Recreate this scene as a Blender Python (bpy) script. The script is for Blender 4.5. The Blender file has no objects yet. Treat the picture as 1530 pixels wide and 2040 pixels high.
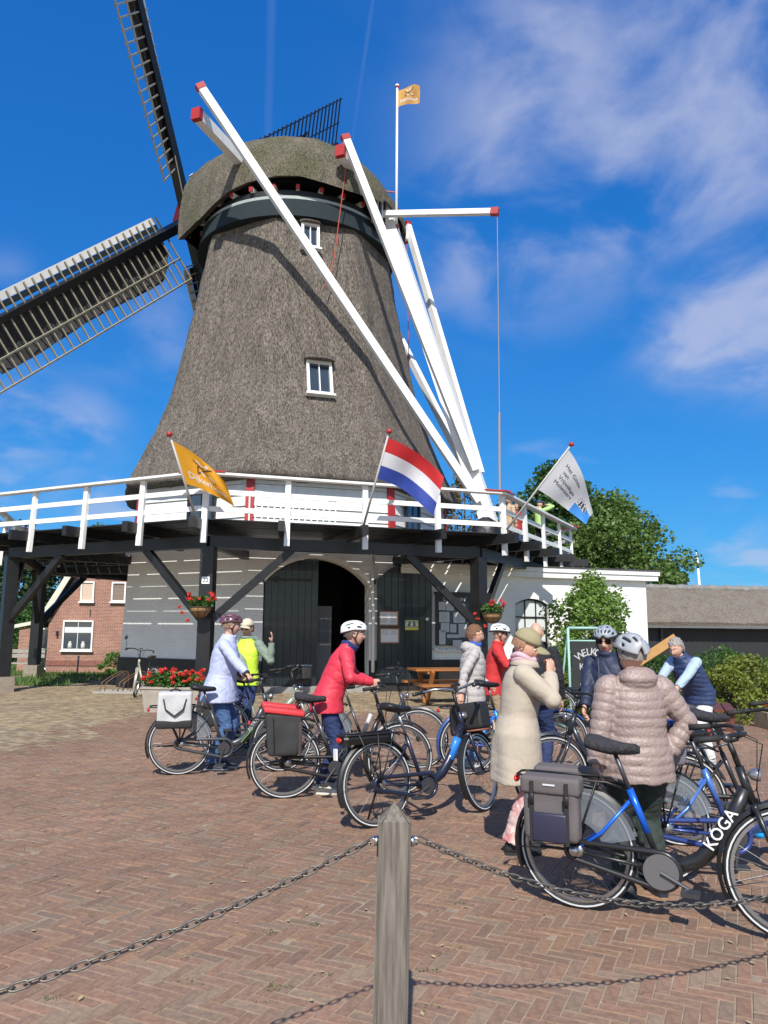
import bpy, bmesh, math, random
import numpy as np
from mathutils import Vector, Matrix, noise as mnoise
V = Vector
RND = random.Random(11)
SC = bpy.context.scene
COL = SC.collection
rad = math.radians

# ------------------------------------------------------------------ camera, sky, sun, exposure
cam_d = bpy.data.cameras.new('camera'); cam = bpy.data.objects.new('camera', cam_d); COL.objects.link(cam)
cam_d.sensor_fit = 'VERTICAL'; cam_d.sensor_height = 36.0; cam_d.lens = 36.0*1535/2040
cam_d.clip_start = 0.05; cam_d.clip_end = 3000
PITCH = math.atan(235/1535)
cam.matrix_world = Matrix.Translation((0, 0, 1.6)) @ Matrix.Rotation(math.pi/2+PITCH, 4, 'X') @ Matrix.Rotation(rad(0.5), 4, 'Z')
SC.camera = cam

SUN_EL, SUN_AZ = rad(43), rad(3)          # light travels away from the camera, slightly to the right
sun_dir = V((math.sin(SUN_AZ)*math.cos(SUN_EL), math.cos(SUN_AZ)*math.cos(SUN_EL), -math.sin(SUN_EL)))
sun_d = bpy.data.lights.new('sun', 'SUN'); sun_d.energy = 4.8; sun_d.angle = rad(0.55); sun_d.color = (1.0, 0.95, 0.87)
sun = bpy.data.objects.new('sun', sun_d); COL.objects.link(sun)
sun.rotation_euler = sun_dir.to_track_quat('-Z', 'Y').to_euler(); sun.location = (0, -20, 30)

EXPO, SKY_S = 0.25, 0.12
vs = SC.view_settings
vs.view_transform = 'Standard'; vs.look = 'None'; vs.gamma = 1.0; vs.exposure = EXPO; vs.use_curve_mapping = False

world = bpy.data.worlds.new('World'); SC.world = world; world.use_nodes = True
def build_world():
    nt = world.node_tree; N = nt.nodes; L = nt.links; N.clear()
    out = N.new('ShaderNodeOutputWorld'); bg = N.new('ShaderNodeBackground'); bg.inputs['Strength'].default_value = SKY_S
    sky = N.new('ShaderNodeTexSky'); sky.sky_type = 'NISHITA'; sky.sun_disc = False
    sky.sun_elevation = SUN_EL; sky.sun_rotation = math.pi + SUN_AZ
    sky.air_density = 1.0; sky.dust_density = 0.3; sky.ozone_density = 4.0; sky.altitude = 0
    hs = N.new('ShaderNodeHueSaturation'); hs.inputs['Saturation'].default_value = 1.28; hs.inputs['Value'].default_value = 1.0
    hs.inputs['Hue'].default_value = 0.5
    L.new(sky.outputs[0], hs.inputs['Color'])
    def math_(op, a, b=None, clamp=False):
        m = N.new('ShaderNodeMath'); m.operation = op; m.use_clamp = clamp
        for i, v in enumerate((a, b)):
            if v is None: continue
            if isinstance(v, (int, float)): m.inputs[i].default_value = v
            else: L.new(v, m.inputs[i])
        return m.outputs[0]
    def vdot(vec, d):
        m = N.new('ShaderNodeVectorMath'); m.operation = 'DOT_PRODUCT'; L.new(vec, m.inputs[0]); m.inputs[1].default_value = d
        return m.outputs['Value']
    def ramp(v, a, b):
        m = N.new('ShaderNodeMapRange'); m.interpolation_type = 'SMOOTHSTEP'; L.new(v, m.inputs[0])
        m.inputs[1].default_value = a; m.inputs[2].default_value = b; return m.outputs[0]
    tc = N.new('ShaderNodeTexCoord'); g = tc.outputs['Generated']
    sep = N.new('ShaderNodeSeparateXYZ'); L.new(g, sep.inputs[0])
    # flat cloud layer: direction projected on a plane overhead
    den = math_('ADD', math_('MAXIMUM', sep.outputs['Z'], 0.0), 0.22)
    px = math_('DIVIDE', sep.outputs['X'], den); py = math_('DIVIDE', sep.outputs['Y'], den)
    cmb = N.new('ShaderNodeCombineXYZ'); L.new(px, cmb.inputs[0]); L.new(py, cmb.inputs[1])
    def nz(scale, detail, off, rough=0.55, dist=0.0, stretch=(1, 1, 1)):
        mp = N.new('ShaderNodeMapping'); L.new(cmb.outputs[0], mp.inputs[0]); mp.inputs['Location'].default_value = off
        mp.inputs['Scale'].default_value = stretch
        t = N.new('ShaderNodeTexNoise'); L.new(mp.outputs[0], t.inputs['Vector'])
        t.inputs['Scale'].default_value = scale; t.inputs['Detail'].default_value = detail
        t.inputs['Roughness'].default_value = rough; t.inputs['Distortion'].default_value = dist
        return t.outputs['Fac']
    big = ramp(nz(CL['bs'], 2.0, CL['boff']), CL['b0'], CL['b1'])
    fine = ramp(nz(CL['fs'], 9.0, CL['foff'], 0.55, 0.35, (1.25, 1.0, 1)), 0.30, 0.82)
    f = math_('MULTIPLY', big, fine)
    # small low cumulus towards the horizon
    sm = ramp(nz(2.1, 5.0, CL['soff'], 0.48, 0.1), 0.56, 0.70)
    low = math_('MULTIPLY', ramp(sep.outputs['Z'], 0.34, 0.10), ramp(sep.outputs['Z'], -0.02, 0.05))
    f = math_('MAXIMUM', f, math_('MULTIPLY', math_('MULTIPLY', sm, low), 0.8))
    # two old contrails
    for (n, c, w, z0, z1, amt) in CL['trails']:
        d = math_('ABSOLUTE', math_('SUBTRACT', vdot(g, n), c))
        lim = math_('MULTIPLY', ramp(sep.outputs['Z'], z0, z0+0.10), ramp(sep.outputs['Y'], 0.05, 0.3))
        t = math_('MULTIPLY', math_('MULTIPLY', ramp(d, w, w*0.15), lim), math_('ADD', math_('MULTIPLY', fine, 0.5), 0.35))
        f = math_('MAXIMUM', f, math_('MULTIPLY', t, amt))
    # soft veils and puffs of cloud
    acc = None
    for (x, y, z, s, w) in CL['puffs']:
        d = math_('SUBTRACT', 1.0, vdot(g, (x, y, z))); e = math_('MULTIPLY', math_('POWER', 2.718, math_('MULTIPLY', d, -1.0/s)), w)
        acc = e if acc is None else math_('ADD', acc, e)
    wisp = ramp(nz(3.6, 8.0, (1.0, 2.0, 0), 0.52, 0.3, (1.15, 1.0, 1)), 0.36, 0.66)
    f = math_('MAXIMUM', f, math_('MULTIPLY', math_('MINIMUM', acc, 1.0), wisp))
    # the camera's rendering of the blue: per-channel response of the sky
    sc_ = N.new('ShaderNodeSeparateColor'); L.new(hs.outputs[0], sc_.inputs[0]); cc = N.new('ShaderNodeCombineColor')
    for i, (pw, k) in enumerate(((0.70, 0.150), (0.60, 0.445), (0.45, 0.785))):
        v = math_('POWER', math_('MULTIPLY', sc_.outputs[i], 0.172), pw); L.new(math_('MULTIPLY', v, k/(SKY_S*2**EXPO)), cc.inputs[i])
    mix = N.new('ShaderNodeMixRGB'); L.new(math_('MULTIPLY', f, 0.66), mix.inputs[0]); ms = N.new('ShaderNodeMixRGB'); L.new(ramp(sep.outputs['Y'], 0.50, -0.25), ms.inputs[0]); L.new(cc.outputs[0], ms.inputs[1]); L.new(sky.outputs[0], ms.inputs[2]); L.new(ms.outputs[0], mix.inputs[1])
    q = 1.0/(SKY_S*2**EXPO); mix.inputs[2].default_value = (0.56*q, 0.60*q, 0.78*q, 1)
    L.new(mix.outputs[0], bg.inputs['Color']); L.new(bg.outputs[0], out.inputs['Surface'])
CL = dict(bs=0.75, boff=(3.1, 1.7, 0), b0=0.58, b1=0.80, fs=1.9, foff=(0.3, 5.2, 0), soff=(4.0, 2.0, 0),
          trails=[((-0.9868, -0.1618, -0.0074), 0.0, 0.007, 0.50, 0.6, 0.17), ((-0.9843, -0.1303, 0.1187), 0.0, 0.0035, 0.50, 0.6, 0.15)],
          puffs=[(0.3216, 0.7305, 0.6024, 0.014, 0.95), (0.2443, 0.7337, 0.6341, 0.0047, 0.6), (0.3789, 0.7475, 0.5455, 0.006, 0.8), (0.1973, 0.8222, 0.5339, 0.0036, 0.75), (0.2609, 0.8007, 0.5392, 0.0041, 0.35), (0.1453, 0.8669, 0.4769, 0.0047, 0.7), (0.0806, 0.8898, 0.4492, 0.0017, 0.35), (0.2249, 0.8452, 0.4848, 0.0017, 0.4), (0.3426, 0.8791, 0.3314, 0.0008, 0.7), (0.3917, 0.8524, 0.3463, 0.0014, 0.9), (0.4388, 0.8302, 0.3500, 0.0014, 0.9), (0.1266, 0.7693, 0.6262, 0.0054, 0.35), (-0.3604, 0.9017, 0.2388, 0.0008, 0.6), (-0.4302, 0.8698, 0.2416, 0.0015, 0.6), (-0.2848, 0.8903, 0.3554, 0.0017, 0.5), (0.441, 0.894, 0.0788, 0.0005, 0.8), (0.4076, 0.9066, 0.1093, 0.0005, 0.5), (-0.4262, 0.8188, 0.3846, 0.0004, 0.4), (-0.4319, 0.8873, 0.1617, 0.0014, 0.45)])
build_world()

# ------------------------------------------------------------------ materials
MATS = {}
def mat(name, col, rough=0.7, var=0.0, vscale=6.0, bump=0.0, bscale=40.0, metal=0.0, coat=0.0, stretch=(1, 1, 1),
        col2=None, spec=0.5, trans=0.0, alpha=1.0, rand=0.0, attr=None, transl=0.0, detail=6.0, emit=0.0, bdist=0.01):
    if name in MATS: return MATS[name]
    m = bpy.data.materials.new(name); m.use_nodes = True; nt = m.node_tree; N = nt.nodes; L = nt.links
    p = N['Principled BSDF']; p.inputs['Roughness'].default_value = rough; p.inputs['Metallic'].default_value = metal
    p.inputs['Coat Weight'].default_value = coat; p.inputs['Specular IOR Level'].default_value = spec
    if trans: p.inputs['Transmission Weight'].default_value = trans
    if alpha < 1: p.inputs['Alpha'].default_value = alpha
    base = N.new('ShaderNodeRGB'); base.outputs[0].default_value = (*col, 1); cur = base.outputs[0]
    tc = N.new('ShaderNodeTexCoord'); mp = N.new('ShaderNodeMapping'); L.new(tc.outputs['Object'], mp.inputs[0]); mp.inputs['Scale'].default_value = stretch
    if attr:
        a = N.new('ShaderNodeAttribute'); a.attribute_name = attr; cur = a.outputs['Color']
    if var or col2:
        t = N.new('ShaderNodeTexNoise'); t.inputs['Scale'].default_value = vscale; t.inputs['Detail'].default_value = detail
        t.inputs['Roughness'].default_value = 0.6; L.new(mp.outputs[0], t.inputs['Vector'])
        if col2:
            r = N.new('ShaderNodeMapRange'); L.new(t.outputs['Fac'], r.inputs[0]); r.inputs[1].default_value = 0.36; r.inputs[2].default_value = 0.64
            x = N.new('ShaderNodeMixRGB'); L.new(r.outputs[0], x.inputs[0]); L.new(cur, x.inputs[1]); x.inputs[2].default_value = (*col2, 1); cur = x.outputs[0]
        if var:
            r = N.new('ShaderNodeMapRange'); L.new(t.outputs['Fac'], r.inputs[0]); r.inputs[1].default_value = 0.25; r.inputs[2].default_value = 0.75
            r.inputs[3].default_value = 1-var; r.inputs[4].default_value = 1+var
            x = N.new('ShaderNodeVectorMath'); x.operation = 'SCALE'; L.new(cur, x.inputs[0]); L.new(r.outputs[0], x.inputs['Scale']); cur = x.outputs[0]
    if rand:
        oi = N.new('ShaderNodeObjectInfo'); r = N.new('ShaderNodeMapRange'); L.new(oi.outputs['Random'], r.inputs[0])
        r.inputs[3].default_value = 1-rand; r.inputs[4].default_value = 1+rand
        x = N.new('ShaderNodeVectorMath'); x.operation = 'SCALE'; L.new(cur, x.inputs[0]); L.new(r.outputs[0], x.inputs['Scale']); cur = x.outputs[0]
    L.new(cur, p.inputs['Base Color'])
    if bump:
        b = N.new('ShaderNodeTexNoise'); b.inputs['Scale'].default_value = bscale; b.inputs['Detail'].default_value = 5.0; L.new(mp.outputs[0], b.inputs['Vector'])
        bn = N.new('ShaderNodeBump'); bn.inputs['Strength'].default_value = bump; bn.inputs['Distance'].default_value = bdist
        L.new(b.outputs['Fac'], bn.inputs['Height']); L.new(bn.outputs[0], p.inputs['Normal'])
    if transl:
        tr = N.new('ShaderNodeBsdfTranslucent'); L.new(cur, tr.inputs['Color']); mx = N.new('ShaderNodeMixShader'); mx.inputs[0].default_value = transl
        L.new(p.outputs[0], mx.inputs[1]); L.new(tr.outputs[0], mx.inputs[2]); L.new(mx.outputs[0], N['Material Output'].inputs['Surface'])
    MATS[name] = m
    return m

def brick_mat(name, c1, c2, mortar, bw=0.21, bh=0.0625, ms=0.012, bump=0.4, var=0.12, plane='XZ', squash=1.0, mdepth=0.01):
    if name in MATS: return MATS[name]
    m = bpy.data.materials.new(name); m.use_nodes = True; nt = m.node_tree; N = nt.nodes; L = nt.links
    p = N['Principled BSDF']; p.inputs['Roughness'].default_value = 0.85
    uv = N.new('ShaderNodeUVMap'); uv.uv_map = 'UVMap'
    b = N.new('ShaderNodeTexBrick'); L.new(uv.outputs[0], b.inputs['Vector'])
    b.inputs['Color1'].default_value = (*c1, 1); b.inputs['Color2'].default_value = (*c2, 1); b.inputs['Mortar'].default_value = (*mortar, 1)
    b.inputs['Scale'].default_value = 1.0; b.inputs['Brick Width'].default_value = bw; b.inputs['Row Height'].default_value = bh
    b.inputs['Mortar Size'].default_value = ms*0.5; b.inputs['Mortar Smooth'].default_value = 0.3; b.inputs['Bias'].default_value = 0.0
    t = N.new('ShaderNodeTexNoise'); t.inputs['Scale'].default_value = 1.3; t.inputs['Detail'].default_value = 8.0; L.new(uv.outputs[0], t.inputs['Vector'])
    r = N.new('ShaderNodeMapRange'); L.new(t.outputs['Fac'], r.inputs[0]); r.inputs[1].default_value = 0.25; r.inputs[2].default_value = 0.75
    r.inputs[3].default_value = 1-var; r.inputs[4].default_value = 1+var
    x = N.new('ShaderNodeVectorMath'); x.operation = 'SCALE'; L.new(b.outputs['Color'], x.inputs[0]); L.new(r.outputs[0], x.inputs['Scale'])
    L.new(x.outputs[0], p.inputs['Base Color'])
    bn = N.new('ShaderNodeBump'); bn.inputs['Strength'].default_value = bump; bn.inputs['Distance'].default_value = mdepth; bn.invert = True
    L.new(b.outputs['Fac'], bn.inputs['Height']); L.new(bn.outputs[0], p.inputs['Normal'])
    MATS[name] = m
    return m

WHITE = mat('white_paint', (0.77, 0.77, 0.75), 0.5, var=0.09, vscale=4.0, bump=0.15, bscale=22, stretch=(1, 1, 0.5))
WHITEW = mat('white_weathered', (0.74, 0.74, 0.71), 0.55, var=0.10, vscale=5.0, bump=0.12, bscale=30, stretch=(1, 1, 0.3))
BLACKW = mat('black_tarred_wood', (0.012, 0.012, 0.013), 0.42, var=0.35, vscale=7.0, bump=0.15, bscale=30)
BLACKP = mat('black_plastic', (0.012, 0.012, 0.013), 0.45)
RED = mat('red_paint', (0.36, 0.022, 0.022), 0.45, var=0.08)
DGREEN = mat('dark_green_paint', (0.011, 0.018, 0.022), 0.33, var=0.2, vscale=4.0, bump=0.08, bscale=18, stretch=(1, 1, 0.2), coat=0.15)
GLASS = mat('window_glass', (0.03, 0.045, 0.065), 0.06, spec=0.9)
SLATE = mat('grey_blue_paint', (0.024, 0.034, 0.040), 0.85, spec=0.15, var=0.1)
PALE = mat('pale_green_grey_paint', (0.34, 0.39, 0.38), 0.5, var=0.12, vscale=4)
STEEL = mat('steel', (0.55, 0.55, 0.56), 0.3, metal=1.0)
DSTEEL = mat('dark_steel', (0.10, 0.10, 0.11), 0.4, metal=0.7)
RUBBER = mat('rubber', (0.018, 0.018, 0.018), 0.75)
ROPE = mat('rope', (0.30, 0.27, 0.23), 0.9)
SKIN = mat('skin', (0.60, 0.34, 0.24), 0.5, var=0.06, vscale=30)
LIPS = mat('lips', (0.42, 0.14, 0.12), 0.45)
EYEW = mat('eye_white', (0.75, 0.72, 0.68), 0.3)
EYED = mat('eye_dark', (0.03, 0.025, 0.02), 0.2)
LENS = mat('dark_lens', (0.006, 0.006, 0.010), 0.08, spec=0.8)

# ------------------------------------------------------------------ mesh toolkit
WM = {}          # thing name -> world matrix
class MB:
    def __init__(s): s.v = []; s.f = []; s.m = []; s.uv = None
    def add(s, vs_, fs, mi=0):
        o = len(s.v); s.v.extend(V(a) for a in vs_); s.f.extend([tuple(i+o for i in f) for f in fs]); s.m.extend([mi]*len(fs)); return s
    def box(s, c, d, M=None, mi=0):
        c = V(c); x, y, z = d[0]/2, d[1]/2, d[2]/2
        vs_ = [V(q) for q in ((-x, -y, -z), (x, -y, -z), (x, y, -z), (-x, y, -z), (-x, -y, z), (x, -y, z), (x, y, z), (-x, y, z))]
        if M is not None: vs_ = [M @ q for q in vs_]
        return s.add([q+c for q in vs_], [(0, 3, 2, 1), (4, 5, 6, 7), (0, 1, 5, 4), (1, 2, 6, 5), (2, 3, 7, 6), (3, 0, 4, 7)], mi)
    def beam(s, a, b, w, h, up=(0, 0, 1), mi=0, w2=None, h2=None):
        a, b = V(a), V(b); d = (b-a).normalized(); up = V(up)
        sd = d.cross(up)
        if sd.length < 1e-4: sd = d.cross(V((1, 0, 0)))
        sd.normalize(); u = sd.cross(d).normalized(); w2 = w2 or w; h2 = h2 or h
        vs_ = []
        for p, ww, hh in ((a, w, h), (b, w2, h2)):
            for sx, sy in ((-1, -1), (1, -1), (1, 1), (-1, 1)): vs_.append(p+sd*sx*ww/2+u*sy*hh/2)
        return s.add(vs_, [(0, 1, 2, 3)[::-1], (4, 5, 6, 7), (0, 1, 5, 4), (1, 2, 6, 5), (2, 3, 7, 6), (3, 0, 4, 7)], mi)
    def tube(s, pts, r, n=8, mi=0, closed=False, cap=True, flat=1.0, up=None):
        pts = [V(p) for p in pts]; k = len(pts); rs = r if isinstance(r, (list, tuple)) else [r]*k
        ts = []
        for i in range(k):
            a = pts[(i-1) % k] if (i or closed) else pts[0]; b = pts[(i+1) % k] if (i < k-1 or closed) else pts[-1]
            t = b-a; ts.append(t.normalized() if t.length > 1e-9 else V((0, 0, 1)))
        ref = V(up) if up else (V((0, 0, 1)) if abs(ts[0].z) < 0.9 else V((1, 0, 0)))
        nrm = (ref-ts[0]*ref.dot(ts[0])).normalized(); vs_ = []
        for i in range(k):
            if i: nrm = (nrm-ts[i]*nrm.dot(ts[i])); nrm = nrm.normalized() if nrm.length > 1e-6 else V((1, 0, 0))
            bn = ts[i].cross(nrm)
            for j in range(n):
                a = 2*math.pi*j/n; vs_.append(pts[i]+(nrm*math.cos(a)*flat+bn*math.sin(a))*rs[i])
        fs = []
        for i in range(k if closed else k-1):
            for j in range(n):
                a = i*n+j; b = i*n+(j+1) % n; c = ((i+1) % k)*n+(j+1) % n; d = ((i+1) % k)*n+j; fs.append((a, b, c, d))
        if cap and not closed: fs.append(tuple(range(n))[::-1]); fs.append(tuple((k-1)*n+j for j in range(n)))
        return s.add(vs_, fs, mi)
    def lathe(s, prof, n=24, M=None, mi=0, cap=True):
        vs_ = []
        for r, z in prof:
            for j in range(n):
                a = 2*math.pi*j/n; vs_.append(V((r*math.cos(a), r*math.sin(a), z)))
        if M is not None: vs_ = [M @ q for q in vs_]
        k = len(prof); fs = [(i*n+j, i*n+(j+1) % n, (i+1)*n+(j+1) % n, (i+1)*n+j) for i in range(k-1) for j in range(n)]
        if cap: fs.append(tuple(range(n))[::-1]); fs.append(tuple((k-1)*n+j for j in range(n)))
        return s.add(vs_, fs, mi)
    def ell(s, c, r, M=None, nu=16, nv=10, mi=0):
        c = V(c); vs_ = [V((0, 0, r[2]))]
        for i in range(1, nv):
            t = math.pi*i/nv
            for j in range(nu):
                a = 2*math.pi*j/nu; vs_.append(V((r[0]*math.sin(t)*math.cos(a), r[1]*math.sin(t)*math.sin(a), r[2]*math.cos(t))))
        vs_.append(V((0, 0, -r[2])))
        if M is not None: vs_ = [M @ q for q in vs_]
        fs = [(0, 1+j, 1+(j+1) % nu) for j in range(nu)]
        for i in range(nv-2):
            for j in range(nu):
                a = 1+i*nu+j; b = 1+i*nu+(j+1) % nu; fs.append((a, a+nu, b+nu, b))
        e = len(vs_)-1; o = 1+(nv-2)*nu
        fs += [(o+j, e, o+(j+1) % nu) for j in range(nu)]
        return s.add([q+c for q in vs_], fs, mi)
    def loft(s, rings, mi=0, cap=True, closed=True):
        n = len(rings[0]); vs_ = [V(p) for r in rings for p in r]; k = len(rings); fs = []
        for i in range(k-1):
            for j in range(n if closed else n-1):
                fs.append((i*n+j, i*n+(j+1) % n, (i+1)*n+(j+1) % n, (i+1)*n+j))
        if cap: fs.append(tuple(range(n))[::-1]); fs.append(tuple((k-1)*n+j for j in range(n)))
        return s.add(vs_, fs, mi)
    def prism(s, poly, M, depth, mi=0):          # poly in local xy, extruded along local z by depth
        n = len(poly); vs_ = [M @ V((x, y, 0)) for x, y in poly]+[M @ V((x, y, depth)) for x, y in poly]
        fs = [tuple(range(n))[::-1], tuple(range(n, 2*n))]+[(i, (i+1) % n, n+(i+1) % n, n+i) for i in range(n)]
        return s.add(vs_, fs, mi)
    def xf(s, M): s.v = [M @ q for q in s.v]; return s
    def build(s, name, mats, parent=None, smooth=False, world=True, angle=None, fixn=False):
        root = parent
        while root is not None and root.parent is not None: root = root.parent
        vs_ = s.v
        if world and root is not None and root.name in WM:
            iv = WM[root.name].inverted(); vs_ = [iv @ q for q in vs_]
        me = bpy.data.meshes.new(name); me.from_pydata([tuple(q) for q in vs_], [], s.f)
        for m in (mats if isinstance(mats, (list, tuple)) else [mats]): me.materials.append(m)
        if any(s.m): me.polygons.foreach_set('material_index', s.m)
        if fixn:
            bm = bmesh.new(); bm.from_mesh(me); bmesh.ops.recalc_face_normals(bm, faces=bm.faces); bm.to_mesh(me); bm.free()
        if smooth:
            me.polygons.foreach_set('use_smooth', [True]*len(me.polygons))
            if angle: me.set_sharp_from_angle(angle=rad(angle))
        me.update()
        o = bpy.data.objects.new(name, me); COL.objects.link(o)
        if parent is not None: o.parent = parent
        return o
def thing(name, label, cat, loc=(0, 0, 0), rotz=0.0, group=None, M=None):
    o = bpy.data.objects.new(name, None); COL.objects.link(o); o.empty_display_size = 0.2
    m = M if M is not None else Matrix.Translation(loc) @ Matrix.Rotation(rotz, 4, 'Z')
    o.matrix_world = m; WM[o.name] = m.copy(); o['label'] = label; o['category'] = cat
    if group: o['group'] = group
    return o
def tag(o, label, cat, group=None):
    o['label'] = label; o['category'] = cat
    if group: o['group'] = group
    return o
def struct(o): o['kind'] = 'structure'; return o
def stuff(o): o['kind'] = 'stuff'; return o
def one(mb, name, m, label, cat, loc, group=None, smooth=False, **k):      # a thing that is a single mesh, origin at its base
    mb.v = [q-V(loc) for q in mb.v]
    o = mb.build(name, m, None, smooth, **k); o.location = loc; return tag(o, label, cat, group)
def add_uv(o, fn):
    me = o.data; uv = me.uv_layers.new(name='UVMap'); co = [v.co for v in me.vertices]
    for p in me.polygons:
        for li in p.loop_indices: uv.data[li].uv = fn(co[me.loops[li].vertex_index], p.normal)
_txt = {}
def text_mesh(s, size=1.0, bold=0.0):
    key = (s, bold)
    if key not in _txt:
        c = bpy.data.curves.new('t', 'FONT'); c.body = s; c.align_x = 'CENTER'; c.align_y = 'CENTER'; c.offset = bold; c.resolution_u = 3
        o = bpy.data.objects.new('t', c); COL.objects.link(o); dg = bpy.context.evaluated_depsgraph_get()
        me = bpy.data.meshes.new_from_object(o.evaluated_get(dg)); _txt[key] = ([v.co.copy() for v in me.vertices], [tuple(p.vertices) for p in me.polygons])
        bpy.data.objects.remove(o); bpy.data.curves.remove(c); bpy.data.meshes.remove(me)
    vs_, fs = _txt[key]; return [q*size for q in vs_], fs
def text_on(mb, s, size, M, mi=0, bold=0.0, sx=1.0):       # flat lettering, local xy -> M
    vs_, fs = text_mesh(s, size, bold); mb.add([M @ V((q.x*sx, q.y, 0)) for q in vs_], fs, mi); return mb
def frame(o, x, y):                                        # matrix from origin and two axes
    x = V(x).normalized(); y = V(y); y = (y-x*y.dot(x)).normalized(); z = x.cross(y)
    return Matrix(((x.x, y.x, z.x, o[0]), (x.y, y.y, z.y, o[1]), (x.z, y.z, z.z, o[2]), (0, 0, 0, 1)))
def lerp(a, b, t): return a+(b-a)*t
def interp(x, xs, ys):
    return float(np.interp(x, xs, ys))
# ------------------------------------------------------------------ windmill frame
CX, CY, ROT = -3.09, 25.0, 17.68
def pol(a, R, z=0.0): a = rad(a); return V((CX+R*math.sin(a), CY-R*math.cos(a), z))
def corner(k, R, z=0.0): return pol(ROT+22.5+45*k, R, z)            # k=-1: front left corner, k=0: front right corner
c225 = math.cos(rad(22.5))
nF = V((math.sin(rad(ROT)), -math.cos(rad(ROT)), 0)); eF = V((math.cos(rad(ROT)), math.sin(rad(ROT)), 0)); UP = V((0, 0, 1))
F0 = V((CX, CY, 0))+nF*4.99
def F(t, z, off=0.0): return F0+eF*t+nF*off+UP*z                     # point on the plane of the door facet
def MF(t, z, off=0.0): return frame(F(t, z, off), eF, UP)            # frame on that plane: x along, y up, z outwards
PHI = 68.0
A_ = V((math.sin(rad(PHI)), -math.cos(rad(PHI)), 0)); N_ = V((-math.cos(rad(PHI)), -math.sin(rad(PHI)), 0))
def Q(a, n, z): return V((CX, CY, 0))+A_*a+N_*n+UP*z                 # cap coordinates: a towards the tail, n towards the near side

THATCH = mat('thatch', (0.215, 0.185, 0.152), 0.95, var=0.5, vscale=1.1, bump=1.0, bscale=70, stretch=(1, 1, 0.30), col2=(0.118, 0.099, 0.083), bdist=0.05)
def thatch_detail(m, fine, lo, hi, moss=None, st=(1, 1, 0.3)):
    nt = m.node_tree; N = nt.nodes; L = nt.links; p = N['Principled BSDF']; src = p.inputs['Base Color'].links[0].from_socket
    tc = N.new('ShaderNodeTexCoord'); mp = N.new('ShaderNodeMapping'); L.new(tc.outputs['Object'], mp.inputs[0]); mp.inputs['Scale'].default_value = st
    t = N.new('ShaderNodeTexNoise'); t.inputs['Scale'].default_value = fine; t.inputs['Detail'].default_value = 3; L.new(mp.outputs[0], t.inputs['Vector'])
    r = N.new('ShaderNodeMapRange'); L.new(t.outputs['Fac'], r.inputs[0]); r.inputs[1].default_value = 0.33; r.inputs[2].default_value = 0.67; r.inputs[3].default_value = lo; r.inputs[4].default_value = hi
    cur = src
    if moss:
        t2 = N.new('ShaderNodeTexNoise'); t2.inputs['Scale'].default_value = 0.9; t2.inputs['Detail'].default_value = 7; L.new(tc.outputs['Object'], t2.inputs['Vector'])
        r2 = N.new('ShaderNodeMapRange'); L.new(t2.outputs['Fac'], r2.inputs[0]); r2.inputs[1].default_value = 0.38; r2.inputs[2].default_value = 0.62
        y = N.new('ShaderNodeMixRGB'); L.new(r2.outputs[0], y.inputs[0]); L.new(cur, y.inputs[1]); y.inputs[2].default_value = (*moss, 1); cur = y.outputs[0]
    x = N.new('ShaderNodeVectorMath'); x.operation = 'SCALE'; L.new(cur, x.inputs[0]); L.new(r.outputs[0], x.inputs['Scale'])
    L.new(x.outputs[0], p.inputs['Base Color'])
thatch_detail(THATCH, 30, 0.38, 1.50, st=(1, 1, 0.28)); thatch_detail(THATCH, 5, 0.78, 1.18, st=(1, 1, 0.12)); thatch_detail(THATCH, 34, 0.72, 1.26, st=(1, 1, 0.05))
CAPTH = mat('mossy_thatch', (0.15, 0.13, 0.10), 0.95, var=0.4, vscale=2.5, bump=1.0, bscale=55, stretch=(1, 1, 0.4), bdist=0.05)
thatch_detail(CAPTH, 28, 0.45, 1.45, moss=(0.105, 0.100, 0.058), st=(1, 1, 0.4))
WBRICK = brick_mat('white_painted_brick', (0.86, 0.86, 0.84), (0.82, 0.82, 0.80), (0.75, 0.75, 0.74), bump=0.55, var=0.06, mdepth=0.012)
TAR = mat('black_tar_plinth', (0.022, 0.019, 0.018), 0.5, var=0.4, vscale=5, bump=0.3, bscale=14)
BARW = mat('weathered_bar_wood', (0.34, 0.31, 0.23), 0.7, var=0.2)
CLOTH = mat('dark_sailcloth', (0.035, 0.033, 0.034), 0.75, var=0.2, vscale=3, bump=0.6, bscale=5, bdist=0.05)
SHADEW = mat('shade_dark_wood', (0.022, 0.016, 0.012), 0.7, var=0.3)  # wood coloured near black to stand for the indoor shade

mill = thing('windmill', 'thatched smock windmill with white braces, white gallery and black doors', 'windmill', (CX, CY, 0))
mill_uv = lambda co, n: ((co.x*(-n.y)+co.y*n.x), co.z)
# --- white brick base with the arched doorway
def Rb(z): return lerp(5.40, 5.28, (z-0.8)/3.1)
base = MB(); Z0, Z1 = 0.80, 3.70
for k in range(1, 8):
    base.add([corner(k-1, Rb(Z0), Z0), corner(k, Rb(Z0), Z0), corner(k, Rb(Z1), Z1), corner(k-1, Rb(Z1), Z1)], [(0, 1, 2, 3)])
AT0, AHS, ASP, ACR = -0.14, 1.41, 2.78, 3.45
ARR = (AHS**2+(ACR-ASP)**2)/(2*(ACR-ASP))
def archz(t, grow=0.0): return ACR-ARR+math.sqrt(max(0.0, (ARR+grow)**2-(t-AT0)**2))
def foff(z): return (Rb(z)-5.40)*c225
def FW(t, z, d=0.0): return F(t, z, foff(z)+d)
hw = lambda z: Rb(z)*math.sin(rad(22.5))
tl, tr = AT0-AHS, AT0+AHS
base.add([FW(-hw(Z0), Z0), FW(tl, Z0), FW(tl, ASP), FW(-hw(ASP), ASP)], [(0, 1, 2, 3)])
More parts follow.
